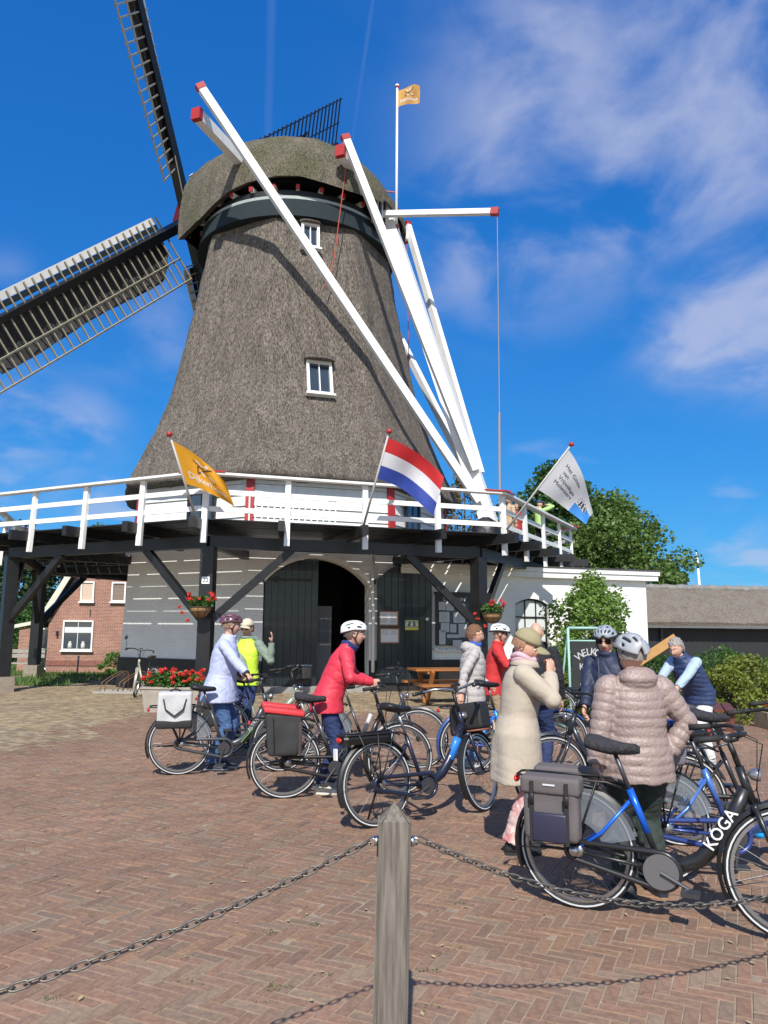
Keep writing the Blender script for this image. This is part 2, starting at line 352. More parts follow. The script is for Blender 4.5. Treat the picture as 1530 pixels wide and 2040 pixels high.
base.add([FW(-hw(ASP), ASP), FW(tl, ASP), FW(tl, Z1), FW(-hw(Z1), Z1)], [(0, 1, 2, 3)])
base.add([FW(tr, Z0), FW(hw(Z0), Z0), FW(hw(Z1), Z1), FW(tr, Z1)], [(0, 1, 2, 3)])
ts = [lerp(tl, tr, i/20) for i in range(21)]
for a, b in zip(ts, ts[1:]):
    base.add([FW(a, archz(a)), FW(b, archz(b)), FW(b, Z1), FW(a, Z1)], [(0, 1, 2, 3)])
    base.add([FW(a, archz(a)), FW(a, archz(a), -0.40), FW(b, archz(b), -0.40), FW(b, archz(b))], [(0, 1, 2, 3)])
for t, f in ((tl, 1), (tr, -1)):
    base.add([FW(t, 0), FW(t, 0, -0.40), FW(t, ASP, -0.40), FW(t, ASP)], [(0, 1, 2, 3) if f > 0 else (3, 2, 1, 0)])
wall = base.build('base_wall', WBRICK, mill); add_uv(wall, mill_uv)
pl = MB()
for k in range(1, 8):
    pl.add([corner(k-1, 5.47, 0), corner(k, 5.47, 0), corner(k, 5.45, 0.8), corner(k-1, 5.45, 0.8), corner(k, 5.36, 0.81), corner(k-1, 5.36, 0.81)], [(0, 1, 2, 3), (3, 2, 4, 5)])
for a, b in ((-5.47*math.sin(rad(22.5)), tl-0.02), (tr+0.02, 5.47*math.sin(rad(22.5)))):
    pl.add([F(a, 0, 0.055), F(b, 0, 0.055), F(b, 0.8, 0.045), F(a, 0.8, 0.045), F(b, 0.8, -0.05), F(a, 0.8, -0.05), F(b, 0, -0.05), F(a, 0, -0.05)], [(0, 1, 2, 3), (3, 2, 4, 5), (1, 6, 4, 2), (0, 3, 5, 7)])
pl.build('plinth', TAR, mill)
# arch trim and threshold
am = MB()
tt = [lerp(tl-0.02, tr+0.02, i/24) for i in range(25)]
rr = [[F(t, archz(t, g)+(0 if g else -0.0), o) for (g, o) in ((0.0, 0.0), (0.10, 0.0), (0.10, 0.035), (0.0, 0.035))] for t in [lerp(tl+0.01, tr-0.01, i/24) for i in range(25)]]
am.loft(rr); am.build('arch_moulding', WHITEW, mill)
MB().box(F(AT0, 0.08, -0.15), (2*AHS-0.02, 0.6, 0.16), M=Matrix.Rotation(rad(ROT), 4, 'Z')).build('threshold', mat('grey_stone', (0.28, 0.27, 0.25), 0.8, var=0.2), mill)
# lining box behind the doorway, the room's shade put into its near-black colour
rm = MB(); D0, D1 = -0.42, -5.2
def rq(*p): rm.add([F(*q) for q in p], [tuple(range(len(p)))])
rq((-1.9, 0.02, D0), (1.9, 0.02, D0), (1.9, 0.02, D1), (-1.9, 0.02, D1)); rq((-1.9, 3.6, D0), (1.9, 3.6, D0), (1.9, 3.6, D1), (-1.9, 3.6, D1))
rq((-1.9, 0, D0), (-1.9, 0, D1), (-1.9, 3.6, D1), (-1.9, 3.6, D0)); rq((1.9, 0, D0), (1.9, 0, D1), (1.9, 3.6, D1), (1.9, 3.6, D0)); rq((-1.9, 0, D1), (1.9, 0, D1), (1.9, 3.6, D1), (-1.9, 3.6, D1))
rm.build('inner_room', SHADEW, mill)
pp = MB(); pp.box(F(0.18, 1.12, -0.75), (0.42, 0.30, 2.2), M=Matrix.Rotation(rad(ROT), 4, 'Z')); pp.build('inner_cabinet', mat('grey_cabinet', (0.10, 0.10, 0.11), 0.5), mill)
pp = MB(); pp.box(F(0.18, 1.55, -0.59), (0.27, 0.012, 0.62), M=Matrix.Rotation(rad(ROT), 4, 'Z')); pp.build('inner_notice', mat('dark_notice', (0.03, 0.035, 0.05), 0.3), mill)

def leaf(t0, t1, zb, off, flip, name_label):
    d = MB(); d.add([F(t0, zb, off), F(t1, zb, off), F(t1, zb+0.02, off), F(t0, zb+0.02, off)], [(0, 1, 2, 3)])
    dr = MB(); z_of = (lambda t: archz(t)-0.03) if not flip else (lambda t: archz(2*1.36-t, 0.10)-0.02)
    n = 8; edges = [lerp(t0, t1, i/n) for i in range(n+1)]
    back = []
    for i in range(17): t = lerp(t0+0.01, t1-0.01, i/16); back.append((t, z_of(t)))
    poly = [(t0+0.01, zb)]+[(t1-0.01, zb)]+back[::-1]
    dr.prism(poly, frame(F(0, 0, off-0.05), eF, UP), 0.045)
    door = dr.build('door', DGREEN, mill)
    for i in range(n):
        a, b = edges[i]+0.007, edges[i+1]-0.007; pm = MB()
        top = [(lerp(b, a, j/4), z_of(lerp(b, a, j/4))) for j in range(5)]
        pm.prism([(a, zb), (b, zb)]+top, frame(F(0, 0, off-0.004), eF, UP), 0.022)
        pm.build('plank', DGREEN, door)
    return door
dl = leaf(tl+0.03, -0.11, 0.17, -0.10, False, '')
drt = leaf(1.46, 3.01, 0.22, 0.10, True, '')
drt['label'] = 'open dark green door leaf folded back against the wall'
for door, ta, tb, z, off in ((dl, tl+0.06, -0.33, 2.87, -0.07), (dl, tl+0.06, -0.33, 0.6, -0.07)):
    h = MB(); h.beam(F(ta, z, off+0.01), F(tb, z, off+0.01), 0.02, 0.06); h.lathe([(0.085, 0), (0.085, 0.03)], 14, MF(ta+0.28, z, off)); h.box(F(ta-0.07, z, off+0.03), (0.05, 0.06, 0.16)); h.lathe([(0.045, 0), (0.045, 0.03)], 10, MF(tb, z, off))
    h.build('strap_hinge', BLACKW, door)
h = MB(); h.lathe([(0.045, 0), (0.045, 0.012)], 14, MF(2.86, 1.9, 0.12)); h.build('lock_plate', STEEL, drt)
h = MB(); h.box(F(1.40, 2.87, 0.06), (0.06, 0.12, 0.14)); h.build('hinge_pin', BLACKW, drt)
pipe = MB(); pipe.tube([F(1.36, 0.5, 0.07), F(1.36, 2.2, 0.07), F(1.33, 2.3, 0.07), F(1.33, 3.6, 0.07)], 0.045, 10); pipe.build('rainwater_pipe', WHITE, mill, True)

# --- weatherboarded band above the gallery
BAND0, BAND1, NB = 3.9, 5.70, 6
bw = MB()
for k in range(8): bw.add([corner(k-1, 5.06, BAND0-0.4), corner(k, 5.06, BAND0-0.4), corner(k, 4.95, BAND1), corner(k-1, 4.95, BAND1)], [(0, 1, 2, 3)])
band = bw.build('upper_wall', WHITEW, mill)
for k in (-3, -2, -1, 0, 1, 2):
    for i in range(NB):
        z0 = lerp(BAND0, BAND1, i/NB); z1 = lerp(BAND0, BAND1, (i+1)/NB)-0.012
        b = MB(); a0, a1 = corner(k-1, 5.14-0.012*i, z0), corner(k, 5.14-0.012*i, z0); b0, b1 = corner(k-1, 5.08-0.012*i, z1), corner(k, 5.08-0.012*i, z1)
        e = (a1-a0).normalized()*0.06
        inn = lambda p: V((lerp(p.x, CX, 0.012), lerp(p.y, CY, 0.012), p.z))
        b.loft([[a0+e, b0+e, inn(b0)+e, inn(a0)+e], [a1-e, b1-e, inn(b1)-e, inn(a1)-e]]); b.build('weatherboard', WHITEW, band)
for k in (-3, -2, -1, 0, 1):
    b = MB(); b.beam(corner(k, 5.17, BAND0-0.05), corner(k, 5.06, BAND1), 0.22, 0.07, up=(math.sin(rad(ROT+22.5+45*k)), -math.cos(rad(ROT+22.5+45*k)), 0)); b.build('corner_board', RED, band)
def wall_window(parent, c, ex, wd, ht, up=(0, 0, 1), frame_m=WHITE, pane_m=GLASS, fw=0.06, bars=1, hb=0, sill=True, name='window', out=0.05):
    M = frame(c, ex, up); w, h = wd/2, ht/2
    f = MB()
    for x0, x1, y0, y1 in ((-w, w, h-fw, h), (-w, w, -h, -h+fw), (-w, -w+fw, -h+fw, h-fw), (w-fw, w, -h+fw, h-fw)):
        f.add([], []); f.prism([(x0, y0), (x1, y0), (x1, y1), (x0, y1)], M, out)
    for i in range(bars): x = lerp(-w, w, (i+1)/(bars+1)); f.prism([(x-0.013, -h+fw), (x+0.013, -h+fw), (x+0.013, h-fw), (x-0.013, h-fw)], M, out*0.7)
    for i in range(hb): y = lerp(-h, h, (i+1)/(hb+1)); f.prism([(-w+fw, y-0.013), (w-fw, y-0.013), (w-fw, y+0.013), (-w+fw, y+0.013)], M, out*0.65)
    fr = f.build(name, frame_m, parent)
    p = MB(); p.prism([(-w+fw*0.5, -h+fw*0.5), (w-fw*0.5, -h+fw*0.5), (w-fw*0.5, h-fw*0.5), (-w+fw*0.5, h-fw*0.5)], M, 0.012); p.build('pane', pane_m, fr)
    if sill: s = MB(); s.prism([(-w-0.05, -h-0.06), (w+0.05, -h-0.06), (w+0.05, -h-0.002), (-w-0.05, -h-0.002)], M, out+0.07); s.build('sill', frame_m, fr)
    return fr
for k, u in ((-1, 0.60), (1, 0.32)):
    a0, a1 = corner(k-1, 5.17, 4.82), corner(k, 5.17, 4.82); e = (a1-a0).normalized()
    wall_window(mill, a0.lerp(a1, u), e, 0.95, 0.95, frame_m=BLACKW, fw=0.09, bars=1, hb=1)

# --- thatched body
ZP = [5.50, 5.53, 5.62, 5.86, 6.28, 7.04, 7.60, 8.60, 9.0, 10.2, 10.7, 12.0, 12.5, 13.7, 14.25]
RP = [4.98, 5.44, 5.54, 5.44, 5.24, 4.92, 4.66, 4.30, 4.17, 3.93, 3.82, 3.56, 3.47, 3.27, 3.18]
def octf(a):
    d = ((a-ROT+22.5) % 45)-22.5; o = c225/math.cos(rad(d)); return lerp(0.965, o, 0.80)
def thatch_r(a, z): return interp(z, ZP, RP)*octf(a)
zz = sorted(set(ZP+[lerp(5.62, 14.25, i/70) for i in range(71)])); NT = 144; tb = MB(); rings = []
for z in zz:
    ring = []
    for j in range(NT):
        a = 360*j/NT; r = thatch_r(a, z); p = pol(a, r, z)
        d = mnoise.noise(p*1.1)*0.045+mnoise.noise(p*4.3)*0.02 if z > 5.55 else 0
        ring.append(pol(a, r+d, z+(mnoise.noise(V((a*0.3, z, 1)))*0.03 if z < 5.7 else 0)))
    rings.append(ring)
tb.loft(rings, cap=False); body = tb.build('thatched_body', THATCH, mill, True)
# two small windows in the thatch of the door facet
for z, wd, ht, ap, off_t in ((13.42, 0.56, 0.86, 3.34, -0.20), (8.66, 0.74, 1.12, 4.28, -0.02)):
    ap = thatch_r(ROT, z); sl = V((0, 0, 1))*1.0-nF*((thatch_r(ROT, z-0.5)-thatch_r(ROT, z+0.5)))
    c = V((CX, CY, 0))+nF*(ap+0.055)+eF*off_t+UP*z
    wall_window(mill, c, eF, wd, ht, up=sl, fw=0.075, bars=1, out=0.10, pane_m=GLASS)
    ey = MB(); n = 13; rg = []
    for i in range(n):
        x = lerp(-0.95, 0.95, i/(n-1)); hgt = 0.16*max(0, 1-abs(x)**3); c2 = c+eF*(x*wd*0.62)+UP*(ht/2+0.03+hgt*0.1)
        dep = 0.03+0.15*max(0, 1-abs(x)**4)
        rg.append([c2-nF*0.12+UP*0.16, c2+nF*dep+UP*0.0, c2+nF*(dep-0.02)-UP*0.05, c2-nF*0.12-UP*0.03])
    ey.loft(rg); ey.build('thatch_eyebrow', THATCH, body, True)
# curb rings under the cap
MB().lathe([(3.0, 13.98), (3.33, 13.98), (3.23, 14.58), (3.0, 14.58)], 64, Matrix.Translation((CX, CY, 0)), cap=False).build('slate_ring', SLATE, mill, True, angle=40)
MB().lathe([(3.0, 14.582), (3.20, 14.582), (3.21, 14.69), (3.0, 14.69)], 64, Matrix.Translation((CX, CY, 0)), cap=False).build('curb_ring', PALE, mill, True, angle=40)

# --- cap
AA = [-3.15, -2.6, -1.9, -1.2, -0.5, 0.2, 1.0, 1.8, 2.4, 2.9, 3.3, 3.6]
WW = [2.45, 2.75, 3.05, 3.25, 3.38, 3.42, 3.36, 3.18, 2.75, 2.25, 1.7, 1.15]
ZR = [17.55, 17.60, 17.62, 17.60, 17.56, 17.50, 17.38, 17.18, 16.92, 16.55, 16.1, 15.6]
ZE = [14.34, 14.36, 14.48, 14.76, 15.00, 15.13, 15.14, 15.08, 14.97, 14.90, 14.92, 15.0]
cp = MB(); rings = []; NP = 26
for i in range(48):
    a = lerp(AA[0], AA[-1], i/47); w, zr, ze = interp(a, AA, WW), interp(a, AA, ZR), interp(a, AA, ZE); outer = []; inner = []
    for j in range(NP+1):
        f = math.pi*j/NP; cs, sn = math.cos(f), max(0.0, math.sin(f))
        for lst, dw, dz, de in ((outer, 0, 0, 0), (inner, 0.30, 0.34, 0.14)):
            n = (w-dw)*math.copysign(abs(cs)**0.55, cs); z = (ze+de)+(zr-dz-ze-de)*sn**0.80
            p = Q(a, n, z); d = mnoise.noise(p*1.3)*0.06+mnoise.noise(p*5)*0.02 if lst is outer else 0
            lst.append(p+(p-Q(a, 0, 15.5)).normalized()*d)
    rings.append(outer+inner[::-1])
cp.loft(rings); cap_o = cp.build('cap', CAPTH, mill, True, angle=48)
# front gable boards (white windboards) and dark gable
wbm = MB()
for j in range(7, NP-2):
    f0, f1 = math.pi*j/NP, math.pi*(j+1)/NP
    def gp(f, o, a=-3.22): cs, sn = math.cos(f), max(0.0, math.sin(f)); return Q(a, (2.45+o)*math.copysign(abs(cs)**0.62, cs), 14.45+(17.55+o-14.45)*sn**0.80)
    wbm.add([gp(f0, 0.05), gp(f1, 0.05), gp(f1, -0.25), gp(f0, -0.25), gp(f0, 0.05, -3.17), gp(f1, 0.05, -3.17)], [(0, 1, 2, 3), (4, 5, 1, 0)])
wbm.build('windboard', WHITE, cap_o)
g = MB(); pts = [Q(-3.12, 2.2*math.copysign(abs(math.cos(math.pi*j/20))**0.62, math.cos(math.pi*j/20)), 14.5+2.85*max(0.0, math.sin(math.pi*j/20))**0.8) for j in range(21)]
g.add(pts, [tuple(range(21))]); g.build('front_gable', BLACKW, cap_o)
g = MB(); w_ = 1.35
g.box(Q(3.30, 0, 15.0), (0.10, 2.2, 1.3), M=Matrix.Rotation(rad(PHI-90), 4, 'Z')); g.build('rear_gable', BLACKW, cap_o)
for n in (-0.75, 0.0, 0.75):
    wall_window(cap_o, Q(3.37, n, 15.05), -N_, 0.45, 0.6, frame_m=WHITE, sill=False, bars=0, fw=0.05, name='cap_window')
for i in range(28):
    a = -100+i*(360/28)+PHI; p0, p1 = pol(a, 2.9, 14.98), pol(a, 3.28, 14.94); d = (p1-p0).normalized()
    b = MB(); b.beam(p0, p1, 0.11, 0.14); br = b.build('eave_bracket', WHITEW, cap_o)
    b = MB(); b.beam(p1, p1+d*0.04, 0.115, 0.145); b.build('red_end', RED, br)
dk = MB(); dk.lathe([(0.2, 15.16), (3.15, 15.16), (3.15, 15.40), (0.2, 15.40)], 40, Matrix.Translation((CX, CY, 0))); dk.build('cap_floor', BLACKW, cap_o)

dk = MB(); dk.lathe([(3.02, 14.74), (3.16, 14.74), (3.16, 14.90), (3.02, 14.90)], 48, Matrix.Translation((CX, CY, 0)), cap=False); dk.build('cap_sill', BLACKW, cap_o, True, angle=40)
# --- tail: spruits, braces, tail pole
tail = MB(); tail.beam(Q(3.1, 0, 15.9), Q(6.75, 0, 4.55), 0.36, 0.42, up=A_, w2=0.40, h2=0.46); tl_o = tail.build('tail_pole', WHITE, mill)
def white_beam(name, a, b, w, h, up=(0, 0, 1), red=(False, False), rl=0.15, w2=None, h2=None):
    m = MB(); m.beam(a, b, w, h, up, w2=w2, h2=h2); o = m.build(name, WHITE, tl_o); d = (V(b)-V(a)).normalized()
    for f, p, s in ((red[0], V(a), -1), (red[1], V(b), 1)):
        if f: r = MB(); r.beam(p-d*s*rl*0.8, p+d*s*rl*0.25, w+0.03, h+0.03, up); r.build('red_end', RED, tl_o)
    return o
for s in (1, -1):
    white_beam('long_tie_beam', Q(-0.3, s*0.5, 15.98), Q(-0.3, s*5.55, 16.08), 0.26, 0.32, red=(False, True))
    white_beam('short_tie_beam', Q(2.95, s*0.2, 15.78), Q(2.95, s*2.85, 15.84), 0.26, 0.33, red=(False, True))
    white_beam('long_brace', Q(-0.05, s*5.78, 16.72), Q(6.45, s*0.34, 5.35), 0.17, 0.23, red=(True, False))
    white_beam('short_brace', Q(3.05, s*2.72, 16.35), Q(6.35, s*0.28, 6.3), 0.17, 0.23, red=(True, False))
hb = MB(); hb.beam(Q(3.0, 0.45, 15.05), V((3.42, 22.15, 14.42)), 0.17, 0.17); hbo = hb.build('hoist_beam', WHITE, tl_o)
d = (V((3.42, 22.15, 14.42))-Q(3.0, 0.45, 15.05)).normalized(); e0 = V((3.42, 22.15, 14.42))
r = MB(); r.beam(e0-d*0.2, e0+d*0.05, 0.20, 0.21); r.build('red_end', RED, hbo)
r = MB(); r.tube([e0+V((0, 0, -0.1)), V((e0.x-0.02, e0.y, 8.0))], 0.012, 6); r.tube([V((e0.x-0.02, e0.y, 8.0)), V((e0.x-0.03, e0.y, 7.6)), V((e0.x-0.05, e0.y, 4.6))], 0.032, 8); r.build('hoist_rope', ROPE, hbo)
r = MB(); r.tube([Q(2.9, 2.3, 15.6), Q(2.7, 2.6, 12.5), Q(2.55, 2.95, 11.4)], 0.014, 6); r.build('red_cord', mat('red_cord', (0.45, 0.07, 0.04), 0.8), tl_o)
r = MB(); r.tube([Q(3.2, -2.3, 15.3), Q(3.3, -2.3, 10.6)], 0.012, 6); r.build('red_cord', MATS['red_cord'], tl_o)
fp = MB(); fb = Q(3.72, 0.1, 14.3); fp.tube([fb, fb+V((0, 0, 5.4))], [0.05, 0.035], 10); fp.ell(fb+V((0, 0, 5.45)), (0.07, 0.07, 0.06)); flagpole = fp.build('flagpole', WHITE, mill, True)
fp = MB(); fp.tube([fb+V((0, 0, -0.05)), fb+V((0, 0, 0.4))], 0.065, 10); fp.tube([fb+V((0, 0, 1.55)), Q(3.3, 0.2, 15.95)], 0.03, 6); fp.build('red_bracket', RED, flagpole)

# --- sails
TAU = rad(16); SCN = Q(-4.5, 0, 16.70); nS = -A_*math.cos(TAU)+UP*math.sin(TAU); uS = UP*math.cos(TAU)+A_*math.sin(TAU)
sh = MB(); sh.tube([SCN+nS*0.35, SCN-nS*2.2], 0.36, 14); sh.build('windshaft', BLACKW, mill)
sh = MB(); sh.box(SCN+nS*0.1, (0.75, 0.75, 0.75), M=frame((0, 0, 0), N_, uS)); sh.build('poll_end', RED, mill)
SL = 10.6
for q in range(4):
    th = rad(-45+90*q); l = N_*math.cos(th)+uS*math.sin(th); p = -(N_*(-math.sin(th))+uS*math.cos(th))    # p: lattice side
    dep = nS*(0.18 if q % 2 else -0.18); o = SCN+dep
    m = MB(); m.beam(o, o+l*(SL+0.1), 0.34, 0.36, up=nS, w2=0.17, h2=0.17); sail = m.build('sail', BLACKW, mill)
    def tw(L): return rad(lerp(25, 14, (L-1.5)/10))
    def SP(L, d, out=0.0):
        t = tw(L); dv = p*math.cos(t)-nS*math.sin(t); nv = nS*math.cos(t)+p*math.sin(t); return o+l*L+dv*d+nv*out
    bm_ = BLACKW if q == 2 else BARW; L0 = 1.75; nb = 27  # sail behind the cap: its shade is painted as black bars, not weathered wood
    for i in range(nb):
        L = lerp(L0, SL-0.05, i/(nb-1)); b = MB(); b.beam(SP(L, -0.62), SP(L, 2.05 if q == 2 else 1.78), 0.045, 0.05, up=nS); b.build('bar', bm_, sail)
    for d in ((1.0, 2.0) if q == 2 else (0.95, 1.74)):
        b = MB(); 
        for i in range(12): b.beam(SP(lerp(L0, SL, i/12), d, -0.04), SP(lerp(L0, SL, (i+1)/12), d, -0.04), 0.05, 0.035, up=nS)
        b.build('batten', bm_, sail)
    for d0, d1 in ((-0.66, -0.42), (-0.40, -0.22)):
        b = MB(); rg = [[SP(lerp(L0+0.1, SL, i/12), d0, 0.035), SP(lerp(L0+0.1, SL, i/12), d1, 0.05), SP(lerp(L0+0.1, SL, i/12), d1, 0.075), SP(lerp(L0+0.1, SL, i/12), d0, 0.06)] for i in range(13)]
        b.loft(rg); b.build('leading_board', (WHITE if d0 < -0.5 else SLATE) if q != 2 else BLACKW, sail)  # boards of the sail behind the cap go black for the same painted shade
    b = MB(); wide = {0: 1.25, 1: 0.35, 2: 1.15, 3: 0.6}[q]; rg = []
    for i in range(40):
        u = i/39; L = lerp(L0+0.15, SL-(0.6 if q != 2 else 2.6), u); wd = wide*min(1, 0.35+u*6)*(0.96+0.04*math.sin(u*9+q)); row = []
        for j in range(9): x = j/8; row.append(SP(L, 0.12+wd*x, 0.10+0.10*math.sin(x*3.1)+0.04*math.sin(L*5+x*6)+0.03*math.sin(L*11-x*9)))
        rg.append(row)
    b.loft(rg, cap=False, closed=False); b.build('furled_cloth', CLOTH, sail, True)
rp = MB(); rp.tube([SCN+(N_*math.cos(rad(42))+uS*math.sin(rad(42)))*2.2, SCN+N_*0.4-uS*0.6+A_*0.4, Q(-3.0, 2.0, 14.6)], 0.02, 6); rp.build('brake_rope', ROPE, mill)
# ------------------------------------------------------------------ gallery (part of the windmill)
RR, ZD = 9.14, 3.88
gal = MB()
for k in range(8):
    a, b = corner(k-1, 8.35, 3.46), corner(k, 8.35, 3.46); gal.beam(a, b, 0.20, 0.26)
gallery = gal.build('gallery', BLACKW, mill)
def sector(k, ap, u, z):                                   # point at apothem distance ap on side k, u in 0..1 between corners
    R = ap/c225; return corner(k-1, R, z).lerp(corner(k, R, z), u)
ap_out = RR*c225-0.03
for k in range(8):
    n = 10
    for i in range(n):
        a0 = lerp(5.02, ap_out, i/n)+0.021; a1 = lerp(5.02, ap_out, (i+1)/n)-0.021; b = MB()
        sh = RND.uniform(-0.006, 0.006)
        b.loft([[sector(k, a0, 0, ZD-0.026+sh), sector(k, a1, 0, ZD-0.026+sh), sector(k, a1, 0, ZD+sh), sector(k, a0, 0, ZD+sh)],
                [sector(k, a0, 1, ZD-0.026+sh), sector(k, a1, 1, ZD-0.026+sh), sector(k, a1, 1, ZD+sh), sector(k, a0, 1, ZD+sh)]], cap=False)
        b.build('deck_plank', BLACKW, gallery)
for k in range(8):
    for i in range(4):
        u = i/4; pin = sector(k, 5.03, u, 3.742); out = sector(k, RR*c225, u, 3.742); d = (out-pin).normalized()
        b = MB(); b.beam(pin, out+d*0.42, 0.14, 0.22); b.build('joist', BLACKW, gallery)
        t = (corner(k, 1, 0)-corner(k-1, 1, 0)).normalized()
        top = sector(k, RR*c225-0.02, u, 4.80)-d*0.03; bot = sector(k, RR*c225-0.02, u, 3.36)+d*0.03
        b = MB(); b.beam(top+t*0.115, bot+t*0.115, 0.12, 0.085, up=d, w2=0.12, h2=0.085); b.build('baluster', WHITE, gallery)
    b = MB(); ex = 0.004
    b.loft([[sector(k, RR*c225+x, -ex if False else 0, z) for x, z in ((-0.11, 4.805), (0.11, 4.805), (0.11, 4.855), (-0.11, 4.855))], [sector(k, RR*c225+x, 1, z) for x, z in ((-0.11, 4.805), (0.11, 4.805), (0.11, 4.855), (-0.11, 4.855))]]); b.build('handrail', WHITE, gallery)
    for z in (4.46, 4.09):
        b = MB(); b.loft([[sector(k, RR*c225-0.075+x, 0, zz_) for x, zz_ in ((-0.025, z-0.055), (0.022, z-0.055), (0.022, z+0.055), (-0.025, z+0.055))], [sector(k, RR*c225-0.075+x, 1, zz_) for x, zz_ in ((-0.025, z-0.055), (0.022, z-0.055), (0.022, z+0.055), (-0.025, z+0.055))]]); b.build('rail', WHITE, gallery)
    # red mitre pieces on the rail corners
    cpt = corner(k, RR+0.0, 4.87)
    for s, kk in ((-1, k), (1, k+1)):
        q = sector(kk, RR*c225, 0.93 if s < 0 else 0.07, 4.87); d = (q-cpt).normalized(); b = MB(); b.beam(cpt-d*0.15, q, 0.27, 0.035); b.build('red_rail_end', RED, gallery)
    # posts, plinths, braces
    if k in (-1, 0, 6, 5, 7, 1, 4):
        P = corner(k, 8.35, 0); rz = Matrix.Rotation(rad(ROT+22.5+45*k), 4, 'Z'); b = MB(); b.box(P+V((0, 0, 0.35+1.5)), (0.29, 0.29, 3.0), M=rz); post = b.build('post', BLACKW, gallery)
        b = MB(); b.box(P+V((0, 0, 0.16)), (0.46, 0.46, 0.42), M=rz); b.build('post_footing', mat('concrete_brick', (0.27, 0.22, 0.18), 0.85, var=0.2, bump=0.3), gallery)
        for s in (-1, 1):
            o = corner(k+s, 8.35, 0); d = (o-P).normalized(); b = MB(); b.beam(P+d*0.10+V((0, 0, 1.78)), P+d*1.82+V((0, 0, 3.36)), 0.13, 0.17); b.build('brace', BLACKW, gallery)
        rdv = (V((CX, CY, 0))-P).normalized(); b = MB(); b.beam(P+rdv*0.1+V((0, 0, 3.46)), P+rdv*3.1+V((0, 0, 3.46)), 0.16, 0.22); b.build('tie_joist', BLACKW, gallery)
# stair rail standing on the deck
sr = MB(); A0 = pol(ROT-18, 7.3, ZD); A1 = pol(ROT-1.5, 6.9, ZD)
for i in range(15):
    p = A0.lerp(A1, i/14); sr.beam(p, p+V((0, 0, 0.86-0.16*max(0, i/14-0.5))), 0.035, 0.035)
sr.beam(A0+V((0, 0, 0.87)), A1+V((0, 0, 0.79)), 0.06, 0.05); sr.beam(A0+V((0, 0, 0.12)), A1+V((0, 0, 0.12)), 0.04, 0.05)
sr.build('stair_railing', WHITE, gallery)
# winch under a black cover at the tail foot
wc = MB(); wp = Q(6.7, 0.45, ZD); rg = []
for i, (s, z) in enumerate(((0.42, 0.02), (0.43, 0.3), (0.38, 0.62), (0.27, 0.86), (0.10, 0.97))):
    rg.append([wp+V((s*1.05*math.cos(2*math.pi*j/18)*(1+0.10*math.sin(3*j+i)), s*0.75*math.sin(2*math.pi*j/18)*(1+0.08*math.cos(5*j)), z)) for j in range(18)])
wc.loft(rg); wc.build('winch_cover', mat('black_tarpaulin', (0.012, 0.013, 0.016), 0.45, bump=0.5, bscale=6, bdist=0.05), gallery, True)
# house number
nb_ = MB(); P = corner(-1, 8.35, 2.62); q = V((-P.x, -P.y, 0)).normalized()
dirp = V((math.sin(rad(ROT-22.5)), -math.cos(rad(ROT-22.5)), 0)); tg = V((math.cos(rad(ROT-22.5)), math.sin(rad(ROT-22.5)), 0))
nb_.box(P+dirp*0.152, (0.17, 0.012, 0.15), M=Matrix.Rotation(rad(ROT-22.5), 4, 'Z'))
text_on(nb_, '22', 0.13, frame(P+dirp*0.1605, tg, UP), 1, 0.006)
one(nb_, 'house_number', [mat('enamel_white', (0.82, 0.82, 0.80), 0.25), BLACKP], 'white enamel house number 22 on the black gallery post', 'number plate', tuple(P))

# ------------------------------------------------------------------ white outbuilding beside the mill
ann = thing('white_outbuilding', 'low white brick outbuilding with flat roof joined to the mill', 'building', tuple(F(6.0, 0)))
T0, T1, TW0, TW1, ZW0, ZWS, ZWC = 2.10, 9.95, 5.57, 6.62, 0.95, 2.36, 2.52
def wz(t): u = (t-TW0)/(TW1-TW0)*2-1; return lerp(ZWC, ZWS, u*u)
a = MB(); zt = 3.12
def aq(*p): a.add([F(*q) for q in p], [tuple(range(len(p)))])
aq((T0, 0.82), (TW0, 0.82), (TW0, zt), (T0, zt)); aq((TW1, 0.82), (T1, 0.82), (T1, zt), (TW1, zt)); aq((TW0, 0.82), (TW1, 0.82), (TW1, ZW0), (TW0, ZW0))
for i in range(10):
    p, q = lerp(TW0, TW1, i/10), lerp(TW0, TW1, (i+1)/10); aq((p, wz(p)), (q, wz(q)), (q, zt), (p, zt)); aq((p, wz(p)), (p, wz(p), -0.14), (q, wz(q), -0.14), (q, wz(q)))
aq((TW0, ZW0), (TW0, ZW0, -0.14), (TW0, ZWS, -0.14), (TW0, ZWS)); aq((TW1, ZW0), (TW1, ZWS), (TW1, ZWS, -0.14), (TW1, ZW0, -0.14)); aq((TW0, ZW0), (TW1, ZW0), (TW1, ZW0, -0.14), (TW0, ZW0, -0.14))
aq((T1, 0.82), (T1, 0.82, -6), (T1, zt, -6), (T1, zt)); aq((T0, 0.0, -6), (T1, 0.0, -6), (T1, zt, -6), (T0, zt, -6))
w = a.build('wall', WBRICK, ann); add_uv(w, lambda co, n: ((co.x*eF.x+co.y*eF.y) if abs(n.dot(nF)) > 0.5 else (co.x*nF.x+co.y*nF.y), co.z))
s = MB(); s.add([F(T0, -0.2, 0.03), F(T1+0.03, -0.2, 0.03), F(T1+0.03, 0.82, 0.03), F(T0, 0.82, 0.03), F(T1+0.03, -0.2, -6), F(T1+0.03, 0.82, -6), F(T0, 0.82, -0.02), F(T1, 0.82, -0.02)], [(0, 1, 2, 3), (1, 4, 5, 2), (3, 2, 7, 6)]); s.build('plinth', TAR, ann)
f = MB()
